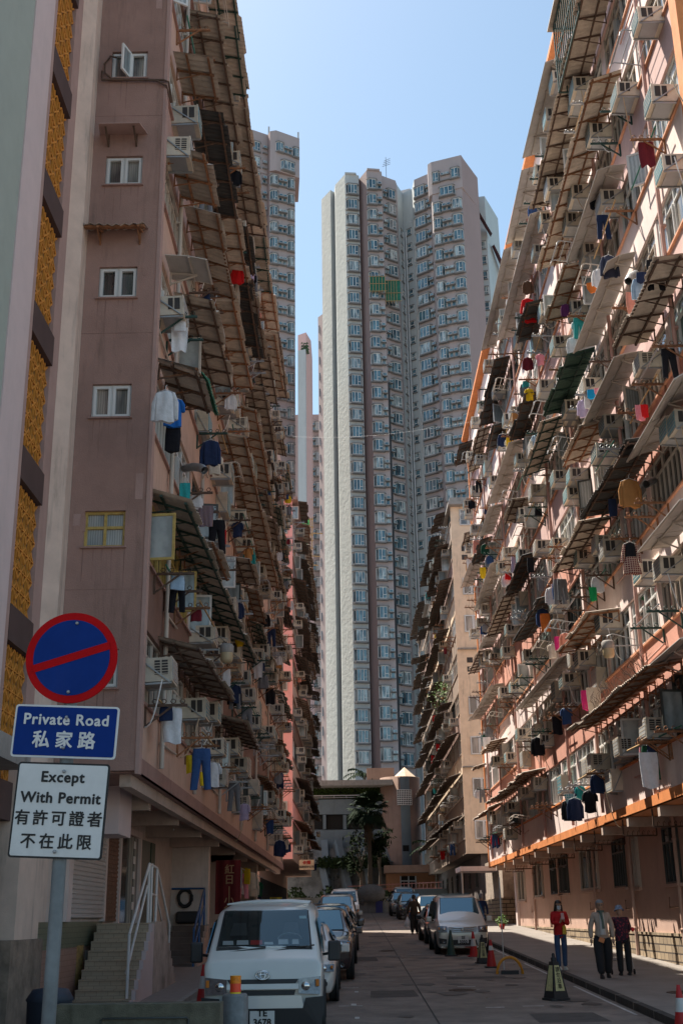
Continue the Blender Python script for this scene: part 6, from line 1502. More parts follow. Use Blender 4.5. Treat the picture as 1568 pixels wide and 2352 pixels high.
    for s in (-1, 1):
        A = ring(S[i]); xs = W
        ys0 = S[i][0]+(S[i+1][0]-S[i][0])*.35; ye = S[-2][0]-.15 if kind != 'sedan' else S[-4][0]+.25
        zb = S[i+1][2]+.02; zt_ = S[i+1][3]-.13; xt = S[i+1][6]+(S[i+1][5]-S[i+1][6])*.30
        segs = [(ys0, S[i+1][0]+.12), (S[i+1][0]+.17, (S[i+1][0]+ye)/2), ((S[i+1][0]+ye)/2+.06, ye)]
        for q, (y0, y1) in enumerate(segs):
            ztl = zt_ if q else zb+(zt_-zb)*.05
            zl0 = zb+.02; pts = [(s*(xs+.004),y0,zl0),(s*(xs+.004),y1,zl0),(s*xt,y1-.02,zt_),(s*(xt if q else xs-.02),y0+(.0 if q else .06),ztl if q else zl0+.06)]
            if q == 0: pts = [(s*(xs+.004),y0,zl0),(s*(xs+.004),y1,zl0),(s*xt,y1,zt_),(s*(xt+.01),y1-.28,zt_-.03)]
            quadpart('side_window', pts, m_cglass, r, .012, (s,0,.2))
        m = MB(); mz = S[i][2]+.06; my = S[i][0]+.42
        m.bar((s*W, my+.05, mz-.02), (s*(W+.1), my, mz), .04); o = m.build('mirror_arm', m_bplast, r)
        m = MB(); hh = .30 if kind == 'van' else .17; m.box(-.09,-.06,-hh*.45,.09,.06,hh*.55); mo = m.build('mirror', m_bplast if kind in ('van',) else paint, r, (s*(W+.16), my-.02, mz+.02)); bv = mo.modifiers.new('bevel','BEVEL'); bv.width = .03; bv.segments = 3
    if kind == 'van': wheels(r, (1.0+.0, 3.55), .845, .32)
    else: wheels(r, (.85, L-.9), W, .32 if kind != 'suv' else .36)
    # front fittings
    def fp(z, x=0):  # y of the front at height z
        for u, v in zip(S[:-1], S[1:]):
            if u[3] <= z <= v[3]: t = (z-u[3])/max(1e-6, v[3]-u[3]); return u[0]+(v[0]-u[0])*t
        return 0
    hz = {'van':.80,'mpv':.78,'suv':.84,'sedan':.66}[kind]; hh = {'van':.24,'mpv':.2,'suv':.13,'sedan':.13}[kind]
    for s in (-1, 1):
        x0, x1 = .50, .80
        quadpart('headlight', [(s*x0, -.045, hz-hh*.42),(s*x1, .0, hz-hh*.5),(s*(x1+.01), .045, hz+hh*.55),(s*(x0+.0), -.02+.05*(kind=='mpv'), hz+hh*.42)], m_lamp, r, .02, (0,-1,0))
        lb = MB(); lb.lathe([(.001,.02),(.05,.018),(.062,.0)], n=16); o = lb.build('lamp_reflector', m_chrome, r, (s*(x0+.10), -.045 if kind != 'mpv' else -.02, hz)); o.rotation_euler = (math.pi/2,0,0)
        lb = MB(); lb.box(s*(x1-.055), -.06, hz+.0, s*(x1-.01), -.02, hz+hh*.4); lb.build('indicator', mat('amber_lens', (.55,.16,.01), .3, var=0), r)
        m = MB(); m.lathe([(.02,0),(.055,.0),(.06,.02)], n=14); o = m.build('fog_lamp', m_lamp, r, (s*.62, -.035, .42 if kind in ('van','mpv') else .38)); o.rotation_euler = (math.pi/2, 0, 0)
    gmat = m_bplast
    if kind == 'van':
        quadpart('upper_grille_slot', [(-.46,-.035,.84),(.46,-.035,.84),(.50,-.02,.90),(-.50,-.02,.90)], m_bplast, r, .012, (0,-1,0))
        quadpart('grille_bar', [(-.50,-.045,.76),(.50,-.045,.76),(.50,-.03,.835),(-.50,-.03,.835)], paint, r, .02, (0,-1,0))
        quadpart('lower_grille_slot', [(-.44,-.04,.68),(.44,-.04,.68),(.46,-.035,.75),(-.46,-.035,.75)], m_bplast, r, .012, (0,-1,0))
        quadpart('silver_bumper', [(-.58,-.065,.50),(.58,-.065,.50),(.54,-.055,.675),(-.54,-.055,.675)], paint, r, .03, (0,-1,0))
        quadpart('black_bumper', [(-.82,-.05,.20),(.82,-.05,.20),(.85,-.04,.66),(.60,-.07,.64),(.56,-.07,.50),(-.56,-.07,.50),(-.60,-.07,.64),(-.85,-.04,.66)], m_bplast, r, .03, (0,-1,0))
        quadpart('air_intake', [(-.5,-.08,.36),(.5,-.08,.36),(.5,-.08,.47),(-.5,-.08,.47)], m_ink, r, .01, (0,-1,0))
        e = MB(); 
        def ell(rx, rz, cz=0, t=.012): e.tube([(rx*math.cos(a), 0, cz+rz*math.sin(a)) for a in [k*math.pi/12 for k in range(25)]], t, 6, cap=False)
        ell(.095,.062); ell(.035,.055); ell(.06,.022,.028); o = e.build('oval_emblem', m_chrome, r, (0,-.05,.96)); o.rotation_euler = (-.25,0,0)
        ww = MB(); ww.tube([(.05,.30,1.27),(.72,.36,1.36)], .012, 5); ww.tube([(-.62,.30,1.26),(.02,.33,1.33)], .012, 5); ww.build('wiper', m_bplast, r)
        rr_ = random.Random(5); pn = (Vector((0,p1.y-p0.y,p1.z-p0.z))).normalized(); nn = Vector((0,-pn.z,pn.y))
        for k in range(6):
            x_ = -.60+.2*k; h_ = rr_.uniform(.05,.11); w_ = rr_.uniform(.09,.18); A0 = Vector((x_,p0.y,p0.z))+pn*.05+nn*.022; B0 = A0+pn*h_
            quadpart('dashboard_paper', [tuple(A0), (A0.x+w_,A0.y,A0.z), (B0.x+w_-.01,B0.y,B0.z), tuple(B0)], m_plas if k != 2 else m_cred2, r, .003, (0,-1,1))
        for sx in (-.38,.38):
            A0 = Vector((sx-.13,p0.y,p0.z))+pn*.25+nn*.02; B0 = A0+pn*.28; quadpart('head_rest', [tuple(A0),(A0.x+.26,A0.y,A0.z),(B0.x+.22,B0.y,B0.z),(B0.x+.04,B0.y,B0.z)], m_seat, r, .003, (0,-1,1))
        st_ = MB(); A0 = Vector((.36,p0.y,p0.z))+pn*.16+nn*.028; st_.tube([A0+Vector((.17*math.cos(a),0,0))+pn*(.13*math.sin(a)) for a in [k*math.pi/8 for k in range(9)]], .010, 6); st_.build('steering_wheel', m_gal, r)
        dash = MB()
        for k in range(9): x_ = -.62+.15*k; dash.box(x_, .50, 1.275, x_+rr_.uniform(.08,.15), .56, 1.275+rr_.uniform(.03,.09))
        st = MB(); st.add([(.50,.87-.055,1.70),(.60,.87-.055,1.70),(.59,.93-.055,1.76),(.49,.93-.055,1.76)], [(0,1,2,3)]); st.add([(.52,.60,1.50),(.66,.60,1.50),(.66,.63,1.53),(.52,.63,1.53)], [(0,1,2,3)]); st.build('permit_sticker', mat('pale_sticker', (.45,.62,.62), .5, var=0), r)
        rb = MB()
        for k in range(7): rb.tube([(-.62,1.45+.42*k,1.955),(-.3,1.45+.42*k,1.985),(.3,1.45+.42*k,1.985),(.62,1.45+.42*k,1.955)], .014, 5)
        rb.build('roof_rib', paint, r)
    elif kind == 'mpv':
        quadpart('grille', [(-.42,-.0,.68),(.42,-.0,.68),(.46,.03,.84),(-.46,.03,.84)], m_gal, r, .02, (0,-1,0))
        for z in (.70,.76,.83): 
            g_ = MB(); g_.tube([(-.45,.03,z+.02),(-.2,-.04,z),(.2,-.04,z),(.45,.03,z+.02)], .014, 6); g_.build('chrome_strip', m_chrome, r)
        quadpart('lower_intake', [(-.46,-.03,.30),(.46,-.03,.30),(.42,-.03,.46),(-.42,-.03,.46)], m_bplast, r, .03, (0,-1,0))
        quadpart('bumper_lip', [(-.72,-.05,.22),(.72,-.05,.22),(.72,-.05,.26),(-.72,-.05,.26)], m_chrome, r, .02, (0,-1,0))
        for s in (-1,1): quadpart('fog_recess', [(s*.54,-.01,.34),(s*.76,.03,.34),(s*.78,.03,.52),(s*.52,-.01,.48)], m_bplast, r, .02, (0,-1,0))
        e = MB(); e.tube([(.06*math.cos(a),0,.045*math.sin(a)) for a in [k*math.pi/8 for k in range(17)]], .01, 6, cap=False); e.bar((-.04,0,0),(.04,0,0), .015); e.build('round_emblem', m_chrome, r, (0,-.06,.77))
        quadpart('sunroof', [(-.5,2.3,1.845),(.5,2.3,1.845),(.5,2.9,1.85),(-.5,2.9,1.85)], m_cglass, r, .01, (0,0,1))
    else:
        quadpart('grille', [(-.42,-.02,hz-.1),(.42,-.02,hz-.1),(.42,.0,hz+.07),(-.42,.0,hz+.07)], m_bplast, r, .02, (0,-1,0))
        if kind == 'suv':
            for k in range(7): x_ = -.36+.12*k; quadpart('grille_slot', [(x_-.025,-.045,hz-.07),(x_+.025,-.045,hz-.07),(x_+.025,-.03,hz+.05),(x_-.025,-.03,hz+.05)], m_chrome, r, .012, (0,-1,0))
        quadpart('lower_intake', [(-.5,-.02,.30),(.5,-.02,.30),(.5,-.02,.42),(-.5,-.02,.42)], m_bplast, r, .02, (0,-1,0))
        for s in (-1,1): quadpart('tail_light', [(s*.55,L+.0,.78),(s*.84,L-.12,.78),(s*.84,L-.12,.92),(s*.55,L+.0,.90)], m_tail, r, .03, (0,1,0))
        e0, e1 = (S[-3], S[-4]) if kind == 'sedan' else (S[-2], S[-3])
        quadpart('rear_window', [(-.6,e0[0],e0[3]+.0),(.6,e0[0],e0[3]),(.55,e1[0]+.1,e1[3]-.02),(-.55,e1[0]+.1,e1[3]-.02)], m_cglass, r, .03, (0,1,1))
    if plate:
        z = .40 if kind == 'van' else .46; pl = MB(); hh_ = .10 if '\n' in plate else .06; ww_ = .17 if '\n' in plate else .26
        if kind == 'van': z = .37
        pl.box(-ww_,-.012,-hh_,ww_,0,hh_); po = pl.build('number_plate', m_plate, r, (0,-.095 if kind == 'van' else -.075,z))
        tm = textmesh(plate, .125, m_ink, .002, .004); o = link('plate_lettering', tm, po, (0,-.016,.004)); o.rotation_euler = (math.pi/2,0,0)
    return r
m_vanw = mat('van_warm_white_paint', (.60,.60,.57), .28, var=.03, coat=.6); m_silver = mat('pearl_silver_paint', (.50,.48,.45), .28, metal=.25, var=.03, coat=.8); m_wht = mat('pearl_white_paint', (.58,.55,.52), .28, var=.03, coat=.6)
m_cblk = mat('black_car_paint', (.012,.011,.014), .18, var=0, coat=1); m_cnavy = mat('navy_car_paint', (.01,.02,.07), .2, var=0, coat=1); m_cgrey = mat('grey_car_paint', (.10,.11,.13), .25, metal=.3, var=0, coat=1); m_cburg = mat('maroon_black_car_paint', (.02,.008,.012), .18, var=0, coat=1)
_van = car('van', -1.37, 18.75, 0.02, m_vanw, 'white delivery van with black bumper parked nearest the camera', plate='TE\n3678')
_van.scale = (1.055, 1, .985)
car('sedan', -1.22, 24.6, 0.0, m_wht, 'pearl white saloon parked directly behind the white van')
car('suv', -.93, 30.2, 0.0, m_cburg, 'black hatchback with a large windscreen behind the white saloon')
car('suv', -.85, 36.2, 0.0, m_cblk, 'black car whose roof reflects the sky, third behind the van')
car('sedan', -.75, 43.5, 0.0, m_cgrey, 'dark grey car in the left parked row, before the silver one')
car('mpv', -.75, 51.5, 0.0, m_silver, 'silver-grey people carrier far up the left parked row')
car('van', -.55, 68.5, 0.0, m_vanw, 'white van farthest up the left parked row')
car('mpv', 3.50, 40.6, 0.0, m_silver, 'silver people carrier parked on the right beside the cones', plate='SE\n5050')
car('sedan', 3.62, 47.8, 0.03, m_cblk, 'black saloon tucked behind the silver people carrier')
car('suv', 3.95, 61.5, 0.0, m_silver, 'pale silver off-roader with a slotted grille on the right')
car('sedan', 4.0, 72.8, 0.0, m_cnavy, 'dark blue saloon beyond the off-roader, right'); car('suv', 3.75, 80.5, 0.0, m_cblk, 'black car farther along the right kerb')
car('suv', 3.5, 89.5, 0.0, m_cgrey, 'blue-grey car at the far end of the right kerb')
car('van', 3.9, 95.5, 0.0, m_silver, 'silver van last at the far right end of the road')

# ------------------------------------------------------------------ sign post
YS = 6.5
C0, C1 = PY(165,1510,YS), PY(76,2330,YS)
ax = (C1-C0).normalized(); up = -ax; rt = Vector((up.z,0,-up.x)).normalized()
def fr(px, py, d=0): p = PY(px, py, YS); return p+Vector((0,d,0))
sp_ = empty('sign_post', Vector((C0+ax*(C0.z/(-ax.z))).to_tuple()), 'grey-blue steel post with a round no-stopping sign and two plates, lower left', 'road sign')
b = MB(); ax2 = (PY(107,2340,YS)-C0).normalized(); b.tube([C0-ax2*.1+Vector((0,.05,0)), C0+ax2*((C0.z-.1)/(-ax2.z))+Vector((0,.05,0))], .037, 20); wpart('post', b, [mat('blue_grey_post', (.15,.165,.17), .6, metal=.3, var=.3, scale=5, stain=.4)], sp_)
def framed(pt):  # (u right, v up, d towards camera) -> world from a centre
    pass
m_sred = mat('sign_red', (.40,.004,.006), .8, var=.12, scale=5, spec=.12, stain=.12); m_sblue = mat('sign_blue', (.006,.03,.17), .8, var=.12, scale=5, spec=.12, stain=.12); m_swhite = mat('sign_white', (.60,.60,.58), .8, var=.08, scale=5, spec=.15, stain=.2, sc_col=(.2,.17,.13))
rotS = Matrix((( rt.x, 0, up.x, 0),(0,1,0,0),(rt.z,0,up.z,0),(0,0,0,1)))   # local x=right, y=away, z=up
def signobj(name, mb, mt, c, parent=sp_):
    o = mb.build(name, mt, parent); o.matrix_local = Matrix.Translation(Vector(c)-Vector(sp_.location)) @ rotS; return o
R0 = (fr(270,1510)-fr(60,1510)).length/2
d = MB(); d.lathe([(.001,.0),(R0-.008,0),(R0,.006),(R0,.012),(.001,.012)], n=64); me = d
def disc(r0, r1, y0, y1, n=64):
    m = MB(); vs = []
    for k in range(n): a = 2*math.pi*k/n; vs += [(r1*math.cos(a), y0, r1*math.sin(a)), (max(r0,.0001)*math.cos(a), y0, max(r0,.0001)*math.sin(a)), (r1*math.cos(a), y1, r1*math.sin(a))]
    fs = []
    for k in range(n): q = (k+1)%n; fs += [(k*3,k*3+1,q*3+1,q*3), (k*3,q*3,q*3+2,k*3+2)]
    return m.add(vs, fs)
rd = signobj('round_sign', disc(0, R0, 0, .012), m_sred, C0)
bd_ = disc(0, R0*.835, -.003, .0); o = bd_.build('blue_disc', m_sblue, rd)
sl_ = MB(); a = R_(19.5); L_ = R0*.86; wd = R0*.085
sl_.add([(-L_*math.cos(a)+wd*math.sin(a),-.006,-L_*math.sin(a)-wd*math.cos(a)),(L_*math.cos(a)+wd*math.sin(a),-.006,L_*math.sin(a)-wd*math.cos(a)),(L_*math.cos(a)-wd*math.sin(a),-.006,L_*math.sin(a)+wd*math.cos(a)),(-L_*math.cos(a)-wd*math.sin(a),-.006,-L_*math.sin(a)+wd*math.cos(a))], [(0,1,2,3)]); sl_.build('red_slash', m_sred, rd)
def bolts(par, pts):
    for (x_, z_) in pts:
        m = MB(); m.lathe([(.001,.010),(.006,.009),(.009,.004),(.010,0)], n=12); o = m.build('bolt', m_gal, par, (x_, -.008, z_)); o.rotation_euler = (math.pi/2,0,0)
bolts(rd, ((.012,R0*.76),(.004,-R0*.76)))
def plate_sign(name, px, py, w, h, bm, fm, lines, by, tilt=0):
    rr_ = .018
    def rrect(w, h, r, y): 
        pts = []
        for (cx_, cz_, a0) in ((w/2-r,h/2-r,0),(-w/2+r,h/2-r,90),(-w/2+r,-h/2+r,180),(w/2-r,-h/2+r,270)):
            for k in range(5): a = R_(a0+22.5*k); pts.append((cx_+r*math.cos(a), y, cz_+r*math.sin(a)))
        return pts
    m = MB(); f = rrect(w, h, rr_, 0); g_ = rrect(w, h, rr_, .012); n = len(f); m.add(f+g_, [tuple(range(n)), tuple(range(2*n-1,n-1,-1))]+[(i,n+i,n+(i+1)%n,(i+1)%n) for i in range(n)])
    o = signobj(name, m, bm, PY(px, py, YS)); m = MB(); f = rrect(w-2*by, h-2*by, rr_*.6, -.002); m.add(f, [tuple(range(len(f)))[::-1]]); m.f[-1] = m.f[-1][::-1]; m.build('face', fm, o)
    for (txt, z_, sz, mt, off, spc, xo) in lines:
        me = textmesh(txt, sz, mt, .0008, 0, space=spc, bold=off); q = link('lettering', me, o, (xo,-.0045,z_)); q.rotation_euler = (math.pi/2,0,0)
    return o
w1 = .575; h1 = .287
p1 = plate_sign('private_road_plate', 150.5, 1680.5, w1, h1, m_swhite, m_sblue, [('Private Road', .062, .083, m_swhite, .0022, 1.10, .0), ('私 家 路', -.052, .098, m_swhite, .0026, 1.0, -.002)], .0105)
bolts(p1, ((.0,.078),(.0,-.088)))
p2 = plate_sign('permit_plate', 137, 1861, .502, .502, m_ink, m_swhite, [('Except', .172, .079, m_ink, .0024, 1.10, .0), ('With Permit', .062, .079, m_ink, .0024, 1.08, .0), ('有 許 可 證 者', -.048, .083, m_ink, .0018, .90, .0), ('不 在 此 限', -.168, .083, m_ink, .0018, .93, -.0)], .010)
bolts(p2, ((.004,.205),(.0,-.215)))

# ------------------------------------------------------------------ street things at the bottom
b = empty('low_wall', (-3, 15, .4), 'mossy low concrete wall at the bottom left edge', 'wall'); m_moss = mat('mossy_concrete', (.13,.12,.085), .95, var=.35, scale=6, stain=.8, streak=True, bump=.5, sc_col=(.03,.035,.015))
q0, q1 = PY(124,2309,15), PY(506,2309,15); w_ = MB(); w_.box(q0.x, 15, .2, q1.x, 15.35, q0.z); wpart('wall', w_, [m_moss], b)
w_ = MB(); f0, f1 = PY(232,2340,14.97), PY(432,2340,14.97); w_.tube([(f0.x,14.98,f0.z-.3),(f0.x,14.98,f0.z-.02),(f0.x+.02,14.98,f0.z),(f1.x-.02,14.98,f0.z),(f1.x,14.98,f0.z-.02),(f1.x,14.98,f0.z-.3)], .012, 6); wpart('metal_frame', w_, [m_dkframe], b)
q0 = PY(541,2262,17.4); bl = empty('bollard', (q0.x, 17.4, gz(17.4)), 'grey steel bollard with orange and yellow reflective top, left of the white van', 'bollard')
r_b = 27.5/2705*17.6; w_ = MB(); zt_ = PY(541,2282,17.4).z-gz(17.4); w_.lathe([(r_b,0),(r_b,zt_-.04),(r_b*.85,zt_),(.01,zt_)], n=24); w_.build('post', mat('grey_bollard_steel', (.20,.21,.21), .6, metal=.2, var=.3, scale=6, stain=.5, streak=True), bl)
r_c = 11.5/2705*17.6; z1_ = PY(541,2241,17.4).z-gz(17.4); w_ = MB(); w_.lathe([(r_c,zt_),(r_c,zt_+.02)], n=16); w_.lathe([(r_c*.98,z1_),(.001,z1_)], n=16); w_.build('yellow_ring', mat('reflect_yellow', (.85,.6,.02), .5, var=.05), bl)
w_ = MB(); w_.lathe([(r_c,zt_+.02),(r_c,zt_+.13)], n=16); w_.build('red_band', mat('reflect_red', (.95,.08,.03), .5, var=.03), bl); w_ = MB(); w_.lathe([(r_c,zt_+.13),(r_c,z1_)], n=16); w_.build('orange_band', mat('reflect_orange', (.85,.25,.01), .5, var=.35, scale=30), bl)
m_cred = mat('cone_red', (.42,.015,.015), .6, var=.15, scale=9, stain=.25); m_cwhite = mat('cone_white', (.55,.54,.52), .6, var=.1, stain=.35); m_cblack = mat('cone_black', (.018,.018,.02), .6, var=.15); m_cyel = mat('cone_worn_yellow', (.50,.45,.22), .7, var=.25, scale=14, stain=.5)
def cone(x, y, h, label, kind='red', off=0, sc=1.0):
    r = empty('traffic_cone', (x, y, gz(y)+off), label, 'traffic cone'); b = MB(); w_ = h*.26
    b.prism([(-w_,-w_*.7),(-w_*.7,-w_),(w_*.7,-w_),(w_,-w_*.7),(w_,w_*.7),(w_*.7,w_),(-w_*.7,w_),(-w_,w_*.7)], 0, h*.05); b.build('base', m_cblack if kind != 'red' else m_cred, r)
    if kind in ('red', 'maroon', 'dark'):
        f = lambda t: h*(.19-.15*t)
        segs = {'red': [(0.05,.42,m_cred),(.42,.72,m_cwhite),(.72,1,m_cred)], 'maroon': [(.05,.62,m_cred),(.62,.78,m_cwhite),(.78,1,m_cred)], 'dark': [(.05,1,m_green_d)]}[kind]
        for (a, c, mt) in segs:
            b = MB(); b.lathe([(f(a),h*a),(f(c),h*c)]+([(.001,h*c)] if c == 1 else []), n=20); b.build('cone_band', mt, r)
    else:   # four-sided black caution cone with worn yellow panels
        b = MB(); t0, t1 = h*.20, h*.075
        b.add([(-t0,-t0,h*.05),(t0,-t0,h*.05),(t0,t0,h*.05),(-t0,t0,h*.05),(-t1,-t1,h*.82),(t1,-t1,h*.82),(t1,t1,h*.82),(-t1,t1,h*.82)], [(0,1,5,4),(1,2,6,5),(2,3,7,6),(3,0,4,7),(4,5,6,7)]); b.lathe([(t1*.8,h*.82),(t1*.9,h*.9),(t1*.5,h*.91),(t1*.5,h*.97),(t1*.3,h)], n=12); b.build('body', m_cblack, r)
        for q in range(4):
            b = MB(); lo, hi = h*.20, h*.74; g0, g1 = t0+(t1-t0)*(lo/h-.05)/.77, t0+(t1-t0)*(hi/h-.05)/.77
            b.add([(-g0*.72,-g0-.004,lo),(g0*.72,-g0-.004,lo),(g1*.72,-g1-.004,hi),(-g1*.72,-g1-.004,hi)], [(0,1,2,3)]); o = b.build('yellow_panel', m_cyel, r, None, q*math.pi/2)
            if q == 0:
                tm = textmesh('請\n勿\n泊\n車', h*.12, m_ink, .001, .001); c = link('lettering', tm, o, (0,-(g0+g1)/2-.012,(lo+hi)/2)); c.rotation_euler = (math.pi/2-.17,0,0)
        r.rotation_euler = (0,0,R_(28))
    return r
cone(3.91, 24.9, .86, 'large black caution cone with worn yellow panels, nearest on the road', 'black'); cone(3.66, 36.2, .78, 'smaller black caution cone with yellow panels near the silver people carrier', 'black').rotation_euler = (0,0,.1)
cone(3.71, 34.4, .72, 'dull red cone with a small white patch between black cone and kerb', 'maroon'); cone(3.73, 39.6, .74, 'red cone with a wide white band in front of the silver people carrier', 'red'); cone(3.05, 40.0, .78, 'dark green cone in front of the silver people carrier number plate', 'dark')
cone(-2.83, 23.6, .72, 'red and white cone on the pavement left of the white van', 'red', .1); _p = PY(1556, 2262, 19.6); cone(_p.x, 19.6, _p.z-gz(19.6)-.0, 'red and white cone cut by the right edge of the picture', 'red', 0)
cone(4.45, 60.6, .9, 'slim black and yellow marker post cone by the off-roader', 'black')
# parking hoop, slim pole
r = empty('parking_hoop', (3.89, 31.9, gz(31.9)), 'yellow arched parking barrier with black foot on the road', 'parking barrier'); b = MB(); b.tube([(.32*math.cos(a),0,.40*math.sin(a)) for a in [k*math.pi/14 for k in range(15)]], .035, 8); b.build('hoop', mat('hoop_yellow', (.60,.24,.01), .5, var=.15), r)
b = MB(); b.box(-.22,-.06,0,.22,.06,.09); b.build('foot', m_cblack, r)
b = MB(); b.tube([(0,0,0),(0,0,2.35)], .015, 8); o = b.build('slim_pole', m_cwhite, None, (3.95,33.6,gz(33.6))); tag(o, 'slim white pole standing in the road beside the parking hoop', 'pole')
b = MB(); b.lathe([(.26,0),(.28,.85),(.30,.88),(.22,1.0),(.01,1.03)], n=20); o = b.build('litter_bin', mat('navy_bin', (.02,.028,.045), .6, var=.2), None, (PY(115,2300,16).x,16,gz(16)+.0)); tag(o, 'dark blue drum bin half hidden by the sign post', 'bin')

# ------------------------------------------------------------------ arcade: banner, hanging clothes, signs
b = MB(); p0, p1 = PY(496,1976,40.2), PY(553,1978,40.2); zb_ = PY(500,2100,40.2).z; n = 12; vs = []
for i in range(n+1):
    t = i/n; x_ = p0.x+(p1.x-p0.x)*t; yy = 40.2+.03*math.sin(t*14); vs += [(x_,yy,zb_),(x_,yy+.0,p0.z),(x_,yy+.01,zb_),(x_,yy+.01,p0.z)]
b.add(vs, [(4*i,4*i+4,4*i+5,4*i+1) for i in range(n)]+[(4*i+2,4*i+3,4*i+7,4*i+6) for i in range(n)])
bn = empty('banner', ((p0.x+p1.x)/2, 40.2, p0.z), 'tall dark red cloth banner with gold Chinese characters in the arcade', 'banner'); wpart('cloth', b, [mat('dark_red_cloth', (.13,.008,.01), .85, var=.15)], bn)
tm = textmesh('紅\n日\n|\n小\n館', .32, mat('gold_lettering', (.42,.24,.12), .7, var=.1), .002, .004); o = link('lettering', tm, bn, (.05,-.06,-.95)); o.rotation_euler = (math.pi/2,0,0)
rr = random.Random(9)
for i in range(22):
    y_ = rr.uniform(41, 58); x_ = rr.uniform(-4.6, -4.0); kd = rr.choice(('shirt','towel','folded','trousers','tee')); cn = rr.choice(['dark green','maroon','yellow','grey','black','cream','brown','pink','navy','white'])
    place_garment(x_, y_, 3.9+rr.uniform(-.2,.3), kd, cn, f'{cn} {dict(tee="t-shirt",folded="trousers").get(kd,kd)} on the arcade rail, {ORD[i+1]} of the crowded row', rr.uniform(-.5,.5), 'clothes crowded on the arcade rail', sc=.9)
b = MB(); b.tube([(-4.3,40.8,4.05),(-4.3,58.5,4.05)], .02, 6); o = b.build('clothes_rail', m_gal); tag(o, 'long steel clothes rail under the arcade overhang', 'rail')
sg = empty('shop_sign', (-3.8, 60, 4.1), 'cream hanging shop board with red characters at the arcade end', 'shop sign'); q0, q1 = PY(687,1975,70), PY(721,1975,70); q2 = PY(687,1998,70)
b = MB(); b.box(q0.x,70,q2.z,q1.x,70.12,q0.z); wpart('board', b, [mat('cream_board', (.55,.42,.28), .7, var=.1)], sg)
tm = textmesh('金輝', (q0.z-q2.z)*.42, m_sred, .002, .004); o = link('lettering', tm, sg); o.location = Vector(((q0.x+q1.x)/2, 69.98, (q0.z*.68+q2.z*.32)))-sg.location; o.rotation_euler = (math.pi/2,0,0)
tm = textmesh('裝修設計公司', (q0.z-q2.z)*.26, m_ink, .002, .002); o = link('lettering', tm, sg); o.location = Vector(((q0.x+q1.x)/2, 69.98, (q0.z*.28+q2.z*.72)))-sg.location; o.rotation_euler = (math.pi/2,0,0)
q0, q1 = PY(620,2061,56), PY(647,2100,56); ys_ = empty('standing_sign', ((q0.x+q1.x)/2, 56, q1.z-.2), 'yellow standing shop sign with dark Chinese characters', 'shop sign'); b = MB(); b.box(q0.x,56,q1.z-.3,q1.x,56.2,q0.z); wpart('board', b, [mat('yellow_board', (.50,.36,.01), .6, var=.1)], ys_)
tm = textmesh('二\n拳\n書\n館', .26, m_ink, .002, .003); o = link('lettering', tm, ys_); o.location = Vector((q0.x+.2, 55.98, (q0.z+q1.z)/2))-ys_.location; o.rotation_euler = (math.pi/2,0,0)
q0, q1 = PY(676,2070,58), PY(716,2100,58); b = MB()
for i in range(5): x_ = q0.x+(q1.x-q0.x)*i/4; b.bar((x_,58,q1.z-.6),(x_,58,q0.z), .04)
for z_ in (q0.z, (q0.z+q1.z)/2, q1.z-.2): b.bar((q0.x,58,z_),(q1.x,58,z_), .04)
o = b.build('metal_rack', m_white); tag(o, 'white metal rack standing at the arcade edge beyond the yellow sign', 'rack')
q = PY(420,2062,36.9); b = MB(); b.tube([(.2*math.cos(a),0,.24*math.sin(a)) for a in [k*math.pi/10 for k in range(21)]], .055, 8, cap=False); o = b.build('hanging_tyre', m_tyre, None, (q.x,37.4,q.z)); tag(o, 'black ring like a tyre hanging on the arcade wall behind the blue rail', 'tyre')
b = MB(); b.box(-.35,-.12,0,.35,.12,.35); o = b.build('storage_bag', m_bplast, None, (-5.0,37.3,2.1)); tag(o, 'dark bag lying at the top of the brown steps', 'bag'); bv = o.modifiers.new('bevel','BEVEL'); bv.width = .08; bv.segments = 3
for i, (px, py) in enumerate(((426,1826),(608,1908),(699,1950),(400,1905))):
    p = PX(px, py, -4.2 if i < 3 else -4.8); b = MB(); b.lathe([(.01,-.12),(.05,-.1),(.06,0),(.05,.05),(.01,.06)], n=12); b.bar((0,0,.05),(0,0,.3), .02); o = b.build('security_camera', m_plas if i in (1,3) else m_dkframe, None, p); tag(o, f'{["small dark","white","black","small white dome"][i]} camera or lamp fixed under the left overhang, {ORD[i+1]} from the corner', 'camera')
# notices on the dado
b = MB(); b.box(XL+.032,24.9,1.0,XL+.036,25.5,1.75); o = b.build('faded_poster', mat('faded_yellow_poster', (.40,.27,.10), .8, var=.5, scale=14)); tag(o, 'faded yellow poster on the pink tiles beside the stairs', 'poster')
b = MB(); b.box(XL+.032,25.7,1.25,XL+.036,25.95,1.65); o = b.build('paper_notice', m_plas); tag(o, 'small white paper notice next to the faded poster', 'notice')
q = PG(1268*.627*1.2566, 2160); fp_ = empty('flower_pot', (6.9, 58.5, gz(58.5)+.12), 'red flower pot with green plant on the right pavement', 'potted plant'); b = MB(); b.lathe([(.14,0),(.22,.4),(.18,.4)], n=12); b.build('pot', m_cred, fp_); c = MB(); rr = random.Random(2)
for i in range(180):
    q = Vector((rr.gauss(0,.2), rr.gauss(0,.2), .65+rr.gauss(0,.18))); u = Vector((rr.gauss(0,1),rr.gauss(0,1),rr.gauss(0,1))).normalized()*.1; v = u.orthogonal().normalized()*.04; c.add([q-u,q+v,q+u,q-v], [(0,1,2,3)])
c.build('foliage', MATS['bright_leaf'], fp_)
fp_.scale = (.62,.62,.62)
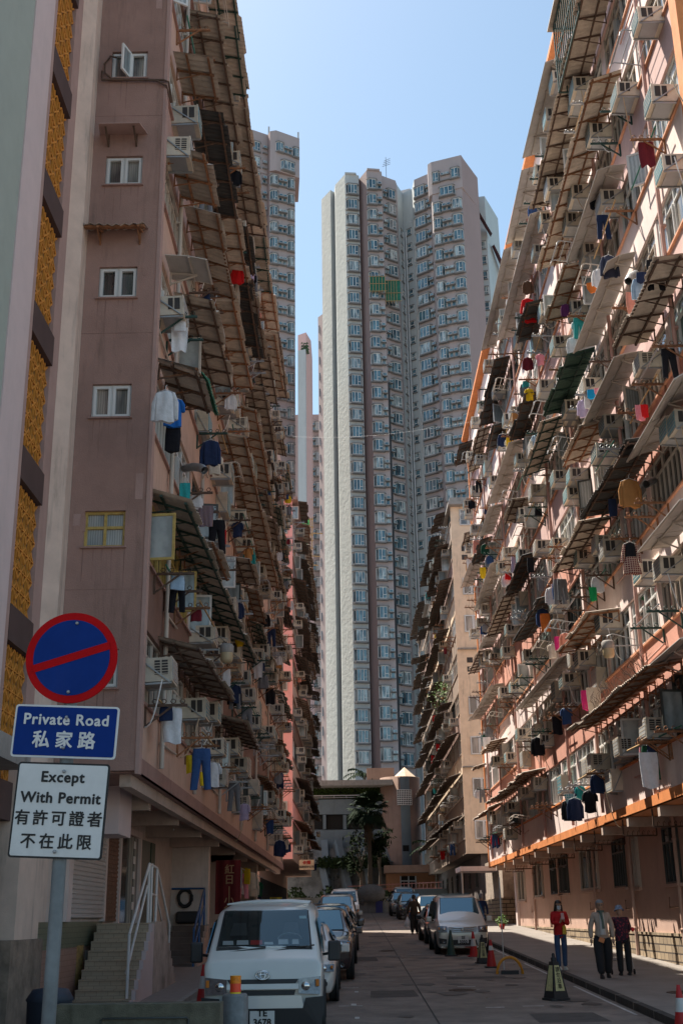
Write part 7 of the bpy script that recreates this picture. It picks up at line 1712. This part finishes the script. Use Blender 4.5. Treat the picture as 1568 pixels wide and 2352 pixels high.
# ------------------------------------------------------------------ people
def skin_obj(name, joints, edges, mt, root, sub=1, rootv=0):
    """joints: list of (x,y,z,rx,ry)"""
    me = bpy.data.meshes.new(name); me.from_pydata([j[:3] for j in joints], edges, []); me.materials.append(mt)
    o = bpy.data.objects.new(name, me); COL.objects.link(o); o.parent = root
    sk = o.modifiers.new('skin', 'SKIN'); sk.use_smooth_shade = True
    lay = me.skin_vertices[0] if me.skin_vertices else None
    if lay is None:
        bm = bmesh.new(); bm.from_mesh(me); bm.verts.layers.skin.verify(); bm.to_mesh(me); bm.free(); lay = me.skin_vertices[0]
    for i, j in enumerate(joints): lay.data[i].radius = (j[3], j[4] if len(j) > 4 else j[3]); lay.data[i].use_root = (i == rootv)
    s = o.modifiers.new('sub', 'SUBSURF'); s.levels = sub; s.render_levels = sub; return o
m_skin = mat('skin', (.42,.24,.16), .6, var=.05); m_hair_b = mat('black_hair', (.012,.010,.010), .5, var=.2); m_hair_g = mat('grey_hair', (.22,.22,.23), .7, var=.2)
m_eye = mat('dark_eye', (.01,.01,.01), .3, var=0); m_mask = mat('face_mask', (.62,.64,.68), .8, var=.03)
def head(root, c, yaw=0, hair=m_hair_b, mask=False, hat=None, long=False, back=False, tilt=0, s=1.0):
    h = MB(); prof = [(.001,-.118),(.035,-.112),(.052,-.085),(.066,-.05),(.076,0),(.078,.04),(.066,.085),(.04,.112),(.001,.122)]
    vs = []; n = 16
    for (r, z) in prof:
        for k in range(n):
            a = 2*math.pi*k/n; x_, y_ = r*math.cos(a)*.96, r*math.sin(a)*1.15
            if y_ < 0 and -.1 < z < -.03: y_ *= 1.05
            vs.append((x_, y_, z))
    fs = [(i*n+k, i*n+(k+1)%n, (i+1)*n+(k+1)%n, (i+1)*n+k) for i in range(len(prof)-1) for k in range(n)]
    h.add(vs, fs, 0, True)
    h.add([(-.012,-.088,-.018),(.012,-.088,-.018),(0,-.113,-.022),(0,-.088,.022)], [(0,1,2),(1,3,2),(3,0,2)], 0, True)      # nose
    for sx in (-1, 1): h.lathe([(.001,-.028),(.012,-.02),(.015,.01),(.001,.028)], (sx*.078,.01,-.005), 8)
    e = empty('head_joint', (0,0,0)) if False else None
    ho = h.build('head', m_skin, root, c, yaw); ho.scale = (s,s,s); ho.rotation_euler = (tilt, 0, yaw)
    f = MB()
    for sx in (-1, 1): f.lathe([(.001,.004),(.009,.003),(.012,0)], n=8); 
    f = MB()
    for sx in (-1, 1): f.box(sx*.028-.012,-.091,.004,sx*.028+.012,-.083,.013); f.box(sx*.03-.016,-.089,.024,sx*.03+.016,-.081,.029)
    if not mask: f.box(-.022,-.093,-.058,.022,-.085,-.051)
    f.build('facial_features', m_eye, ho)
    if mask:
        m = MB(); m.add([(-.058,-.055,.0),(0,-.118,.006),(.058,-.055,0),(.055,-.05,-.075),(0,-.105,-.10),(-.055,-.05,-.075)], [(0,1,4,5),(1,2,3,4)]); m.add([(-.058,-.05,.0),(0,-.108,.006),(.058,-.05,0),(.055,-.045,-.075),(0,-.095,-.10),(-.055,-.045,-.075)], [(5,4,1,0),(4,3,2,1)]); m.build('face_mask', m_mask, ho)
    if hair and not hat:
        m = MB(); hp = [(.001,.138),(.05,.13),(.08,.10),(.092,.055),(.092,.0),(.085,-.05)]; vs = []; keep = []
        for (r, z) in hp:
            for k in range(n):
                a = 2*math.pi*k/n; fwd = math.sin(a) < -.35
                zz_ = max(z, .062) if fwd else z; vs.append((r*math.cos(a)*(1.0), r*math.sin(a)*1.12+.008, zz_))
        m.add(vs, [(i*n+(k+1)%n, i*n+k, (i+1)*n+k, (i+1)*n+(k+1)%n) for i in range(len(hp)-1) for k in range(n)], 0, True)
        if long:
            loft(m, [(0,.05,.04,.085,.06),(0,.06,-.1,.10,.06),(.0,.06,-.3,.115,.05),(0,.05,-.46,.09,.035)], 14, rip=.2)
            for sx in (-1,1): loft(m, [(sx*.075,-.02,.02,.02,.03),(sx*.088,-.035,-.14,.028,.03),(sx*.095,-.05,-.34,.026,.022)], 8)
        m.build('hair', hair, ho)
    if hat:
        m = MB(); m.lathe([(.14,.02),(.125,.045),(.098,.05),(.092,.11),(.075,.15),(.001,.158)], n=20); m.build('bucket_hat', hat, ho)
    return ho
def hand(root, p, d=(0,0,-1), s=1.0, mt=None, side=1, curl=.5):
    """palm and five fingers hanging from the wrist p; d = direction of the fingers"""
    d = Vector(d).normalized(); w_ = Vector((0,1,0)); w_ = (w_-d*w_.dot(d)).normalized(); n_ = d.cross(w_)*side; p = Vector(p); m = MB()
    m.tube([p, p+d*.03, p+d*.085], rs=[.022,.032,.030], n=8)
    for k, (o_, L_) in enumerate(((-.027,.062),(-.009,.075),(.009,.07),(.026,.055))):
        b_ = p+d*.082+w_*o_; q = b_+d*L_*.5+n_*.008*curl; e = q+(d*(1-curl*.6)+n_*curl).normalized()*L_*.5; m.tube([b_, q, e], rs=[.0095,.0085,.007], n=6)
    b_ = p+d*.035-w_*.028; m.tube([b_, b_-w_*.022+d*.025, b_-w_*.018+d*.055+n_*.012], rs=[.012,.010,.008], n=6)
    return m.build('hand', mt or m_skin, root)
def person(name_lab, x, y, off, H, pose, mats, yaw=0, cat='person'):
    r = empty('person', (x, y, gz(y)+off), name_lab, 'person', None, yaw); r.scale = (H/1.68,)*3
    P = dict(hip=.90, knee=.48, ank=.08, sh=1.38, neck=1.45, lean=0, fl=(0,0), kl=(0,0), hw=.09, arm=None); P.update(pose)
    ln = P['lean']; hd = (0, -ln*1.0, 1.565 if not P.get('headz') else P['headz'])
    sh = P['sh']
    J = [(0,0,P['hip'],.12,.10),(0,-ln*.4,1.12,.11,.085),(0,-ln*.8,sh-.05,.14,.09),(0,-ln*.95,P['neck'],.05),(hd[0],hd[1],hd[2]-.08,.042)]
    E_ = [(0,1),(1,2),(2,3),(3,4)]
    feet = []
    for s, k in ((-1,0),(1,1)):
        fy = P['fl'][k]; ky = P['kl'][k]; b0 = len(J)
        J += [(s*P['hw'],0,P['hip']-.08,.085),(s*P['hw']*1.02,ky,P['knee'],.058),(s*P['hw']*1.02,fy,P['ank'],.038)]; E_ += [(0,b0),(b0,b0+1),(b0+1,b0+2)]; feet.append((s*P['hw']*1.02, fy))
    arms = P['arm'] or [((-.24,.0,1.10),(-.25,-.02,.84)),((.24,.0,1.10),(.25,-.02,.84))]; wr = []
    for s, (el, wri) in zip((-1,1), arms):
        b0 = len(J); J += [(s*.16,-ln*.9,sh-.02,.052),(*el,.040),(*wri,.027)]; E_ += [(2,b0),(b0,b0+1),(b0+1,b0+2)]; wr.append((el, wri))
    skin_obj('body', J, E_, mats.get('skin', m_skin), r)
    # clothes grown on the same skeleton
    g = P.get('fat', 1.0)
    T = [(0,0,P['hip']-.16,.175*g,.13*g),(0,-ln*.4,1.12,.135*g,.105*g),(0,-ln*.8,sh-.05,.155*g,.10*g),(0,-ln*.92,sh+.03,.07)]; TE = [(0,1),(1,2),(2,3)]
    for s, (el, wri) in zip((-1,1), wr):
        b0 = len(T); w3 = tuple(Vector(el).lerp(Vector(wri), .92)); T += [(s*.165,-ln*.9,sh-.02,.068*g),(*el,.056*g),(*w3,.045*g)]; TE += [(2,b0),(b0,b0+1),(b0+1,b0+2)]
    skin_obj(P.get('topname','jacket'), T, TE, mats['top'], r)
    B = [(0,0,P['hip']+.06,.14,.105)]; BE = []
    for (s, k) in ((-1,0),(1,1)):
        b0 = len(B); wd = P.get('wide', 1.0); B += [(s*P['hw'],0,P['hip']-.1,.092*max(1,wd*.85)),(s*P['hw']*1.02,P['kl'][k],P['knee'],.070*wd),(s*P['hw']*1.03,P['kl'][k]*.4+P['fl'][k]*.6,.25,.062*wd),(s*P['hw']*1.04,P['fl'][k],P['ank']-.01,.056*wd)]; BE += [(0,b0),(b0,b0+1),(b0+1,b0+2),(b0+2,b0+3)]
    skin_obj('trousers', B, BE, mats['bottom'], r)
    for (fx, fy) in feet:
        m = MB(); loft(m, [(fx,fy+.05,.09,.035,.04),(fx,fy-.01,.06,.042,.09),(fx,fy-.035,.03,.046,.13),(fx,fy-.035,.0,.046,.135)], 12); m.build('shoe', mats['shoe'], r)
    for s, (el, wri) in zip((-1,1), wr):
        d = P.get('hd') or (Vector(wri)-Vector(el)); hand(r, wri, d, side=s, curl=P.get('curl', .5))
    ho = head(r, hd, P.get('hyaw',0), mats.get('hair', m_hair_b), P.get('mask',False), mats.get('hat'), P.get('long',False), tilt=P.get('htilt',0))
    return r, ho
m_redj = mat('red_hooded_jacket', (.50,.008,.010), .8, var=.12, scale=9, bump=.4, bscale=16); m_jean = mat('blue_jeans', (.035,.075,.16), .85, var=.2, scale=9); m_sneak = mat('pale_trainers', (.55,.55,.50), .6, var=.05)
pr, ho = person('young woman in a red hooded jacket and white face mask holding up a phone', 5.12, 31.3, .125, 1.62, dict(arm=[((-.20,-.06,1.12),(-.03,-.24,1.16)),((.22,-.04,1.10),(.04,-.24,1.20))], hd=(0,-.15,1), curl=.9, mask=True, long=True, hyaw=.1, htilt=.12, fat=1.18, wide=1.12, hw=.09, fl=(-.04,.04)), dict(top=m_redj, bottom=m_jean, shoe=m_sneak), .15)
b = MB(); b.box(-.04,-.005,-.08,.04,.005,.08); b.build('phone', mat('pink_phone_case', (.65,.40,.38), .4, var=0), None).name = 'phone'
o = bpy.data.objects['phone']; o.parent = pr; o.location = (.0,-.30,1.30); o.rotation_euler = (-.2,0,0)
b = MB(); loft(b, [(0,0,.1,.02,.01),(0,0,.06,.05,.02),(0,0,-.12,.055,.03)], 10); o = b.build('yellow_bag_charm', mat('yellow_pouch', (.60,.40,.04), .7, var=.3, scale=20), pr, (.05,-.22,.98))
b = MB(); loft(b, [(0,.11,1.42,.10,.05),(0,.13,1.34,.11,.05),(0,.12,1.26,.06,.03)], 12); b.build('hood', m_redj, pr)
m_card = mat('beige_cardigan', (.42,.33,.27), .9, var=.1, scale=14, bump=.4, bscale=30); m_dark = mat('black_wide_trousers', (.016,.016,.02), .85, var=.15)
pr, ho = person('elderly woman in a beige cardigan, white blouse and wide black trousers walking', 5.60, 28.45, .125, 1.66, dict(arm=[((-.25,.03,1.10),(-.25,.02,.84)),((.25,.0,1.10),(.24,-.05,.84))], fl=(-.16,.14), kl=(-.1,.04), wide=1.75, hw=.11, topname='cardigan', fat=1.12), dict(top=m_card, bottom=m_dark, shoe=m_cblack, hair=m_hair_g), .05)
b = MB(); loft(b, [(0,-.085,1.42,.045,.03),(0,-.105,1.34,.055,.035),(0,-.115,1.1,.06,.05),(0,-.125,.93,.07,.05)], 12); b.build('white_blouse', mat('white_blouse', (.52,.50,.48), .85, var=.05), pr)
b = MB(); loft(b, [(-.02,-.115,1.44,.055,.035),(-.015,-.135,1.38,.03,.02),(.0,-.155,1.25,.028,.015),(.01,-.165,1.06,.032,.012)], 10); b.tube([(.07*math.cos(a),-.02+.07*math.sin(a),1.44) for a in [k*math.pi/6 for k in range(13)]], .022, 6, cap=False); b.build('scarf', mat('grey_green_scarf', (.10,.14,.12), .9, var=.2), pr)
b = MB(); b.box(-.06,-.02,-.05,.06,.02,.05); o = b.build('orange_purse', mat('orange_purse', (.60,.22,.08), .6, var=.1), pr, (-.06,-.18,.82)); o.rotation_euler = (0,.4,0)
b = MB()
for sx in (-1,1): b.tube([(sx*.03+.022*math.cos(a),-.098,.008+.018*math.sin(a)) for a in [k*math.pi/6 for k in range(13)]], .003, 4, cap=False)
b.build('spectacles', m_dkframe, ho)
m_flor = mat('dark_floral_jacket', (.10,.02,.03), .9, var=.7, scale=16)
n = m_flor.node_tree.nodes; L = m_flor.node_tree.links; vo = n.new('ShaderNodeTexVoronoi'); vo.inputs['Scale'].default_value = 16; cr = n.new('ShaderNodeValToRGB'); cr.color_ramp.elements[0].position = .2; cr.color_ramp.elements[0].color = (.30,.03,.05,1); cr.color_ramp.elements[1].position = .45; cr.color_ramp.elements[1].color = (.035,.015,.03,1)
L.new(n['Texture Coordinate'].outputs['Object'], vo.inputs['Vector']); L.new(vo.outputs[0], cr.inputs[0]); L.new(cr.outputs[0], n['Principled BSDF'].inputs['Base Color'])
m_hat = mat('blue_white_print_hat', (.20,.25,.34), .9, var=.6, scale=30)
pr, ho = person('stooped old woman seen from behind in a dark red floral jacket and printed bucket hat', 6.22, 29.2, .125, 1.50, dict(lean=.10, arm=[((-.24,-.12,1.14),(-.17,-.34,.98)),((.24,-.12,1.14),(.17,-.34,.98))], hd=(0,-1,-.3), curl=1.2, wide=1.4, fat=1.38, hw=.11, htilt=.25, topname='floral_jacket'), dict(top=m_flor, bottom=m_dark, shoe=m_cblack, hat=m_hat), math.pi+.1)
tr = empty('walking_frame', (6.22, 29.62, gz(29.6)+.125), 'wheeled metal walking frame pushed by the stooped old woman', 'walking aid'); b = MB()
for sx in (-1,1): b.tube([(sx*.2,-.1,.92),(sx*.24,.1,.5),(sx*.28,.28,.06)], .013, 6); b.tube([(sx*.22,.02,.72),(sx*.26,-.18,.06)], .013, 6)
b.tube([(-.2,-.1,.92),(.2,-.1,.92)], .015, 6); b.tube([(-.27,.2,.3),(.27,.2,.3)], .012, 6); b.build('frame', m_alu, tr)
for (wx, wy) in ((-.28,.28),(.28,.28),(-.26,-.18),(.26,-.18)): w_ = MB(); w_.lathe([(.02,-.015),(.06,-.015),(.06,.015),(.02,.015)], n=14); o = w_.build('wheel', m_tyre, tr, (wx,wy,.06)); o.rotation_euler = (0,math.pi/2,0)
b = MB(); b.lathe([(.02,-.05),(.05,0),(.03,.05)], n=10); b.build('red_lantern', mat('red_plastic_lamp', (.8,.02,.03), .4, var=0), tr, (.33,-.05,.98))
m_br = mat('dark_brown_jacket', (.055,.035,.022), .9, var=.12, scale=9); m_btr = mat('dark_olive_trousers', (.022,.02,.018), .9, var=.1)
pr, ho = person('man in a dark brown jacket walking away with a white carrier bag in each hand', 2.75, 57.4, 0, 1.72, dict(arm=[((-.26,.02,1.10),(-.29,0,.84)),((.26,.02,1.10),(.29,0,.84))], fl=(-.12,.16), kl=(-.12,.02), wide=1.4, hw=.105, fat=1.25), dict(top=m_br, bottom=m_btr, shoe=m_rustd, hair=m_hair_b), math.pi)
for sx in (-1,1):
    b = MB(); loft(b, [(0,0,0,.015,.015),(0,0,-.10,.06,.05),(0,0,-.26,.14,.09),(0,0,-.42,.15,.10),(0,0,-.46,.12,.08)], 14, rip=.3); o = b.build('carrier_bag', m_plas, None, (2.75+sx*.315, 57.4, gz(57.4)+.80)); tag(o, f'white plastic carrier bag held in the {"left" if sx < 0 else "right"} hand of the man walking away', 'bag')
pr, ho = person('grey-haired person in a dark navy jacket half hidden behind the silver people carrier', 5.15, 50.5, .125, 1.66, dict(wide=1.1), dict(top=cloth('navy'), bottom=m_dark, shoe=m_cblack, hair=m_hair_g), math.pi)
person('dark-clothed figure standing by the planter wall at the far end of the road', 3.05, 99.5, 0, 1.7, dict(), dict(top=m_dark, bottom=m_dark, shoe=m_cblack), math.pi)
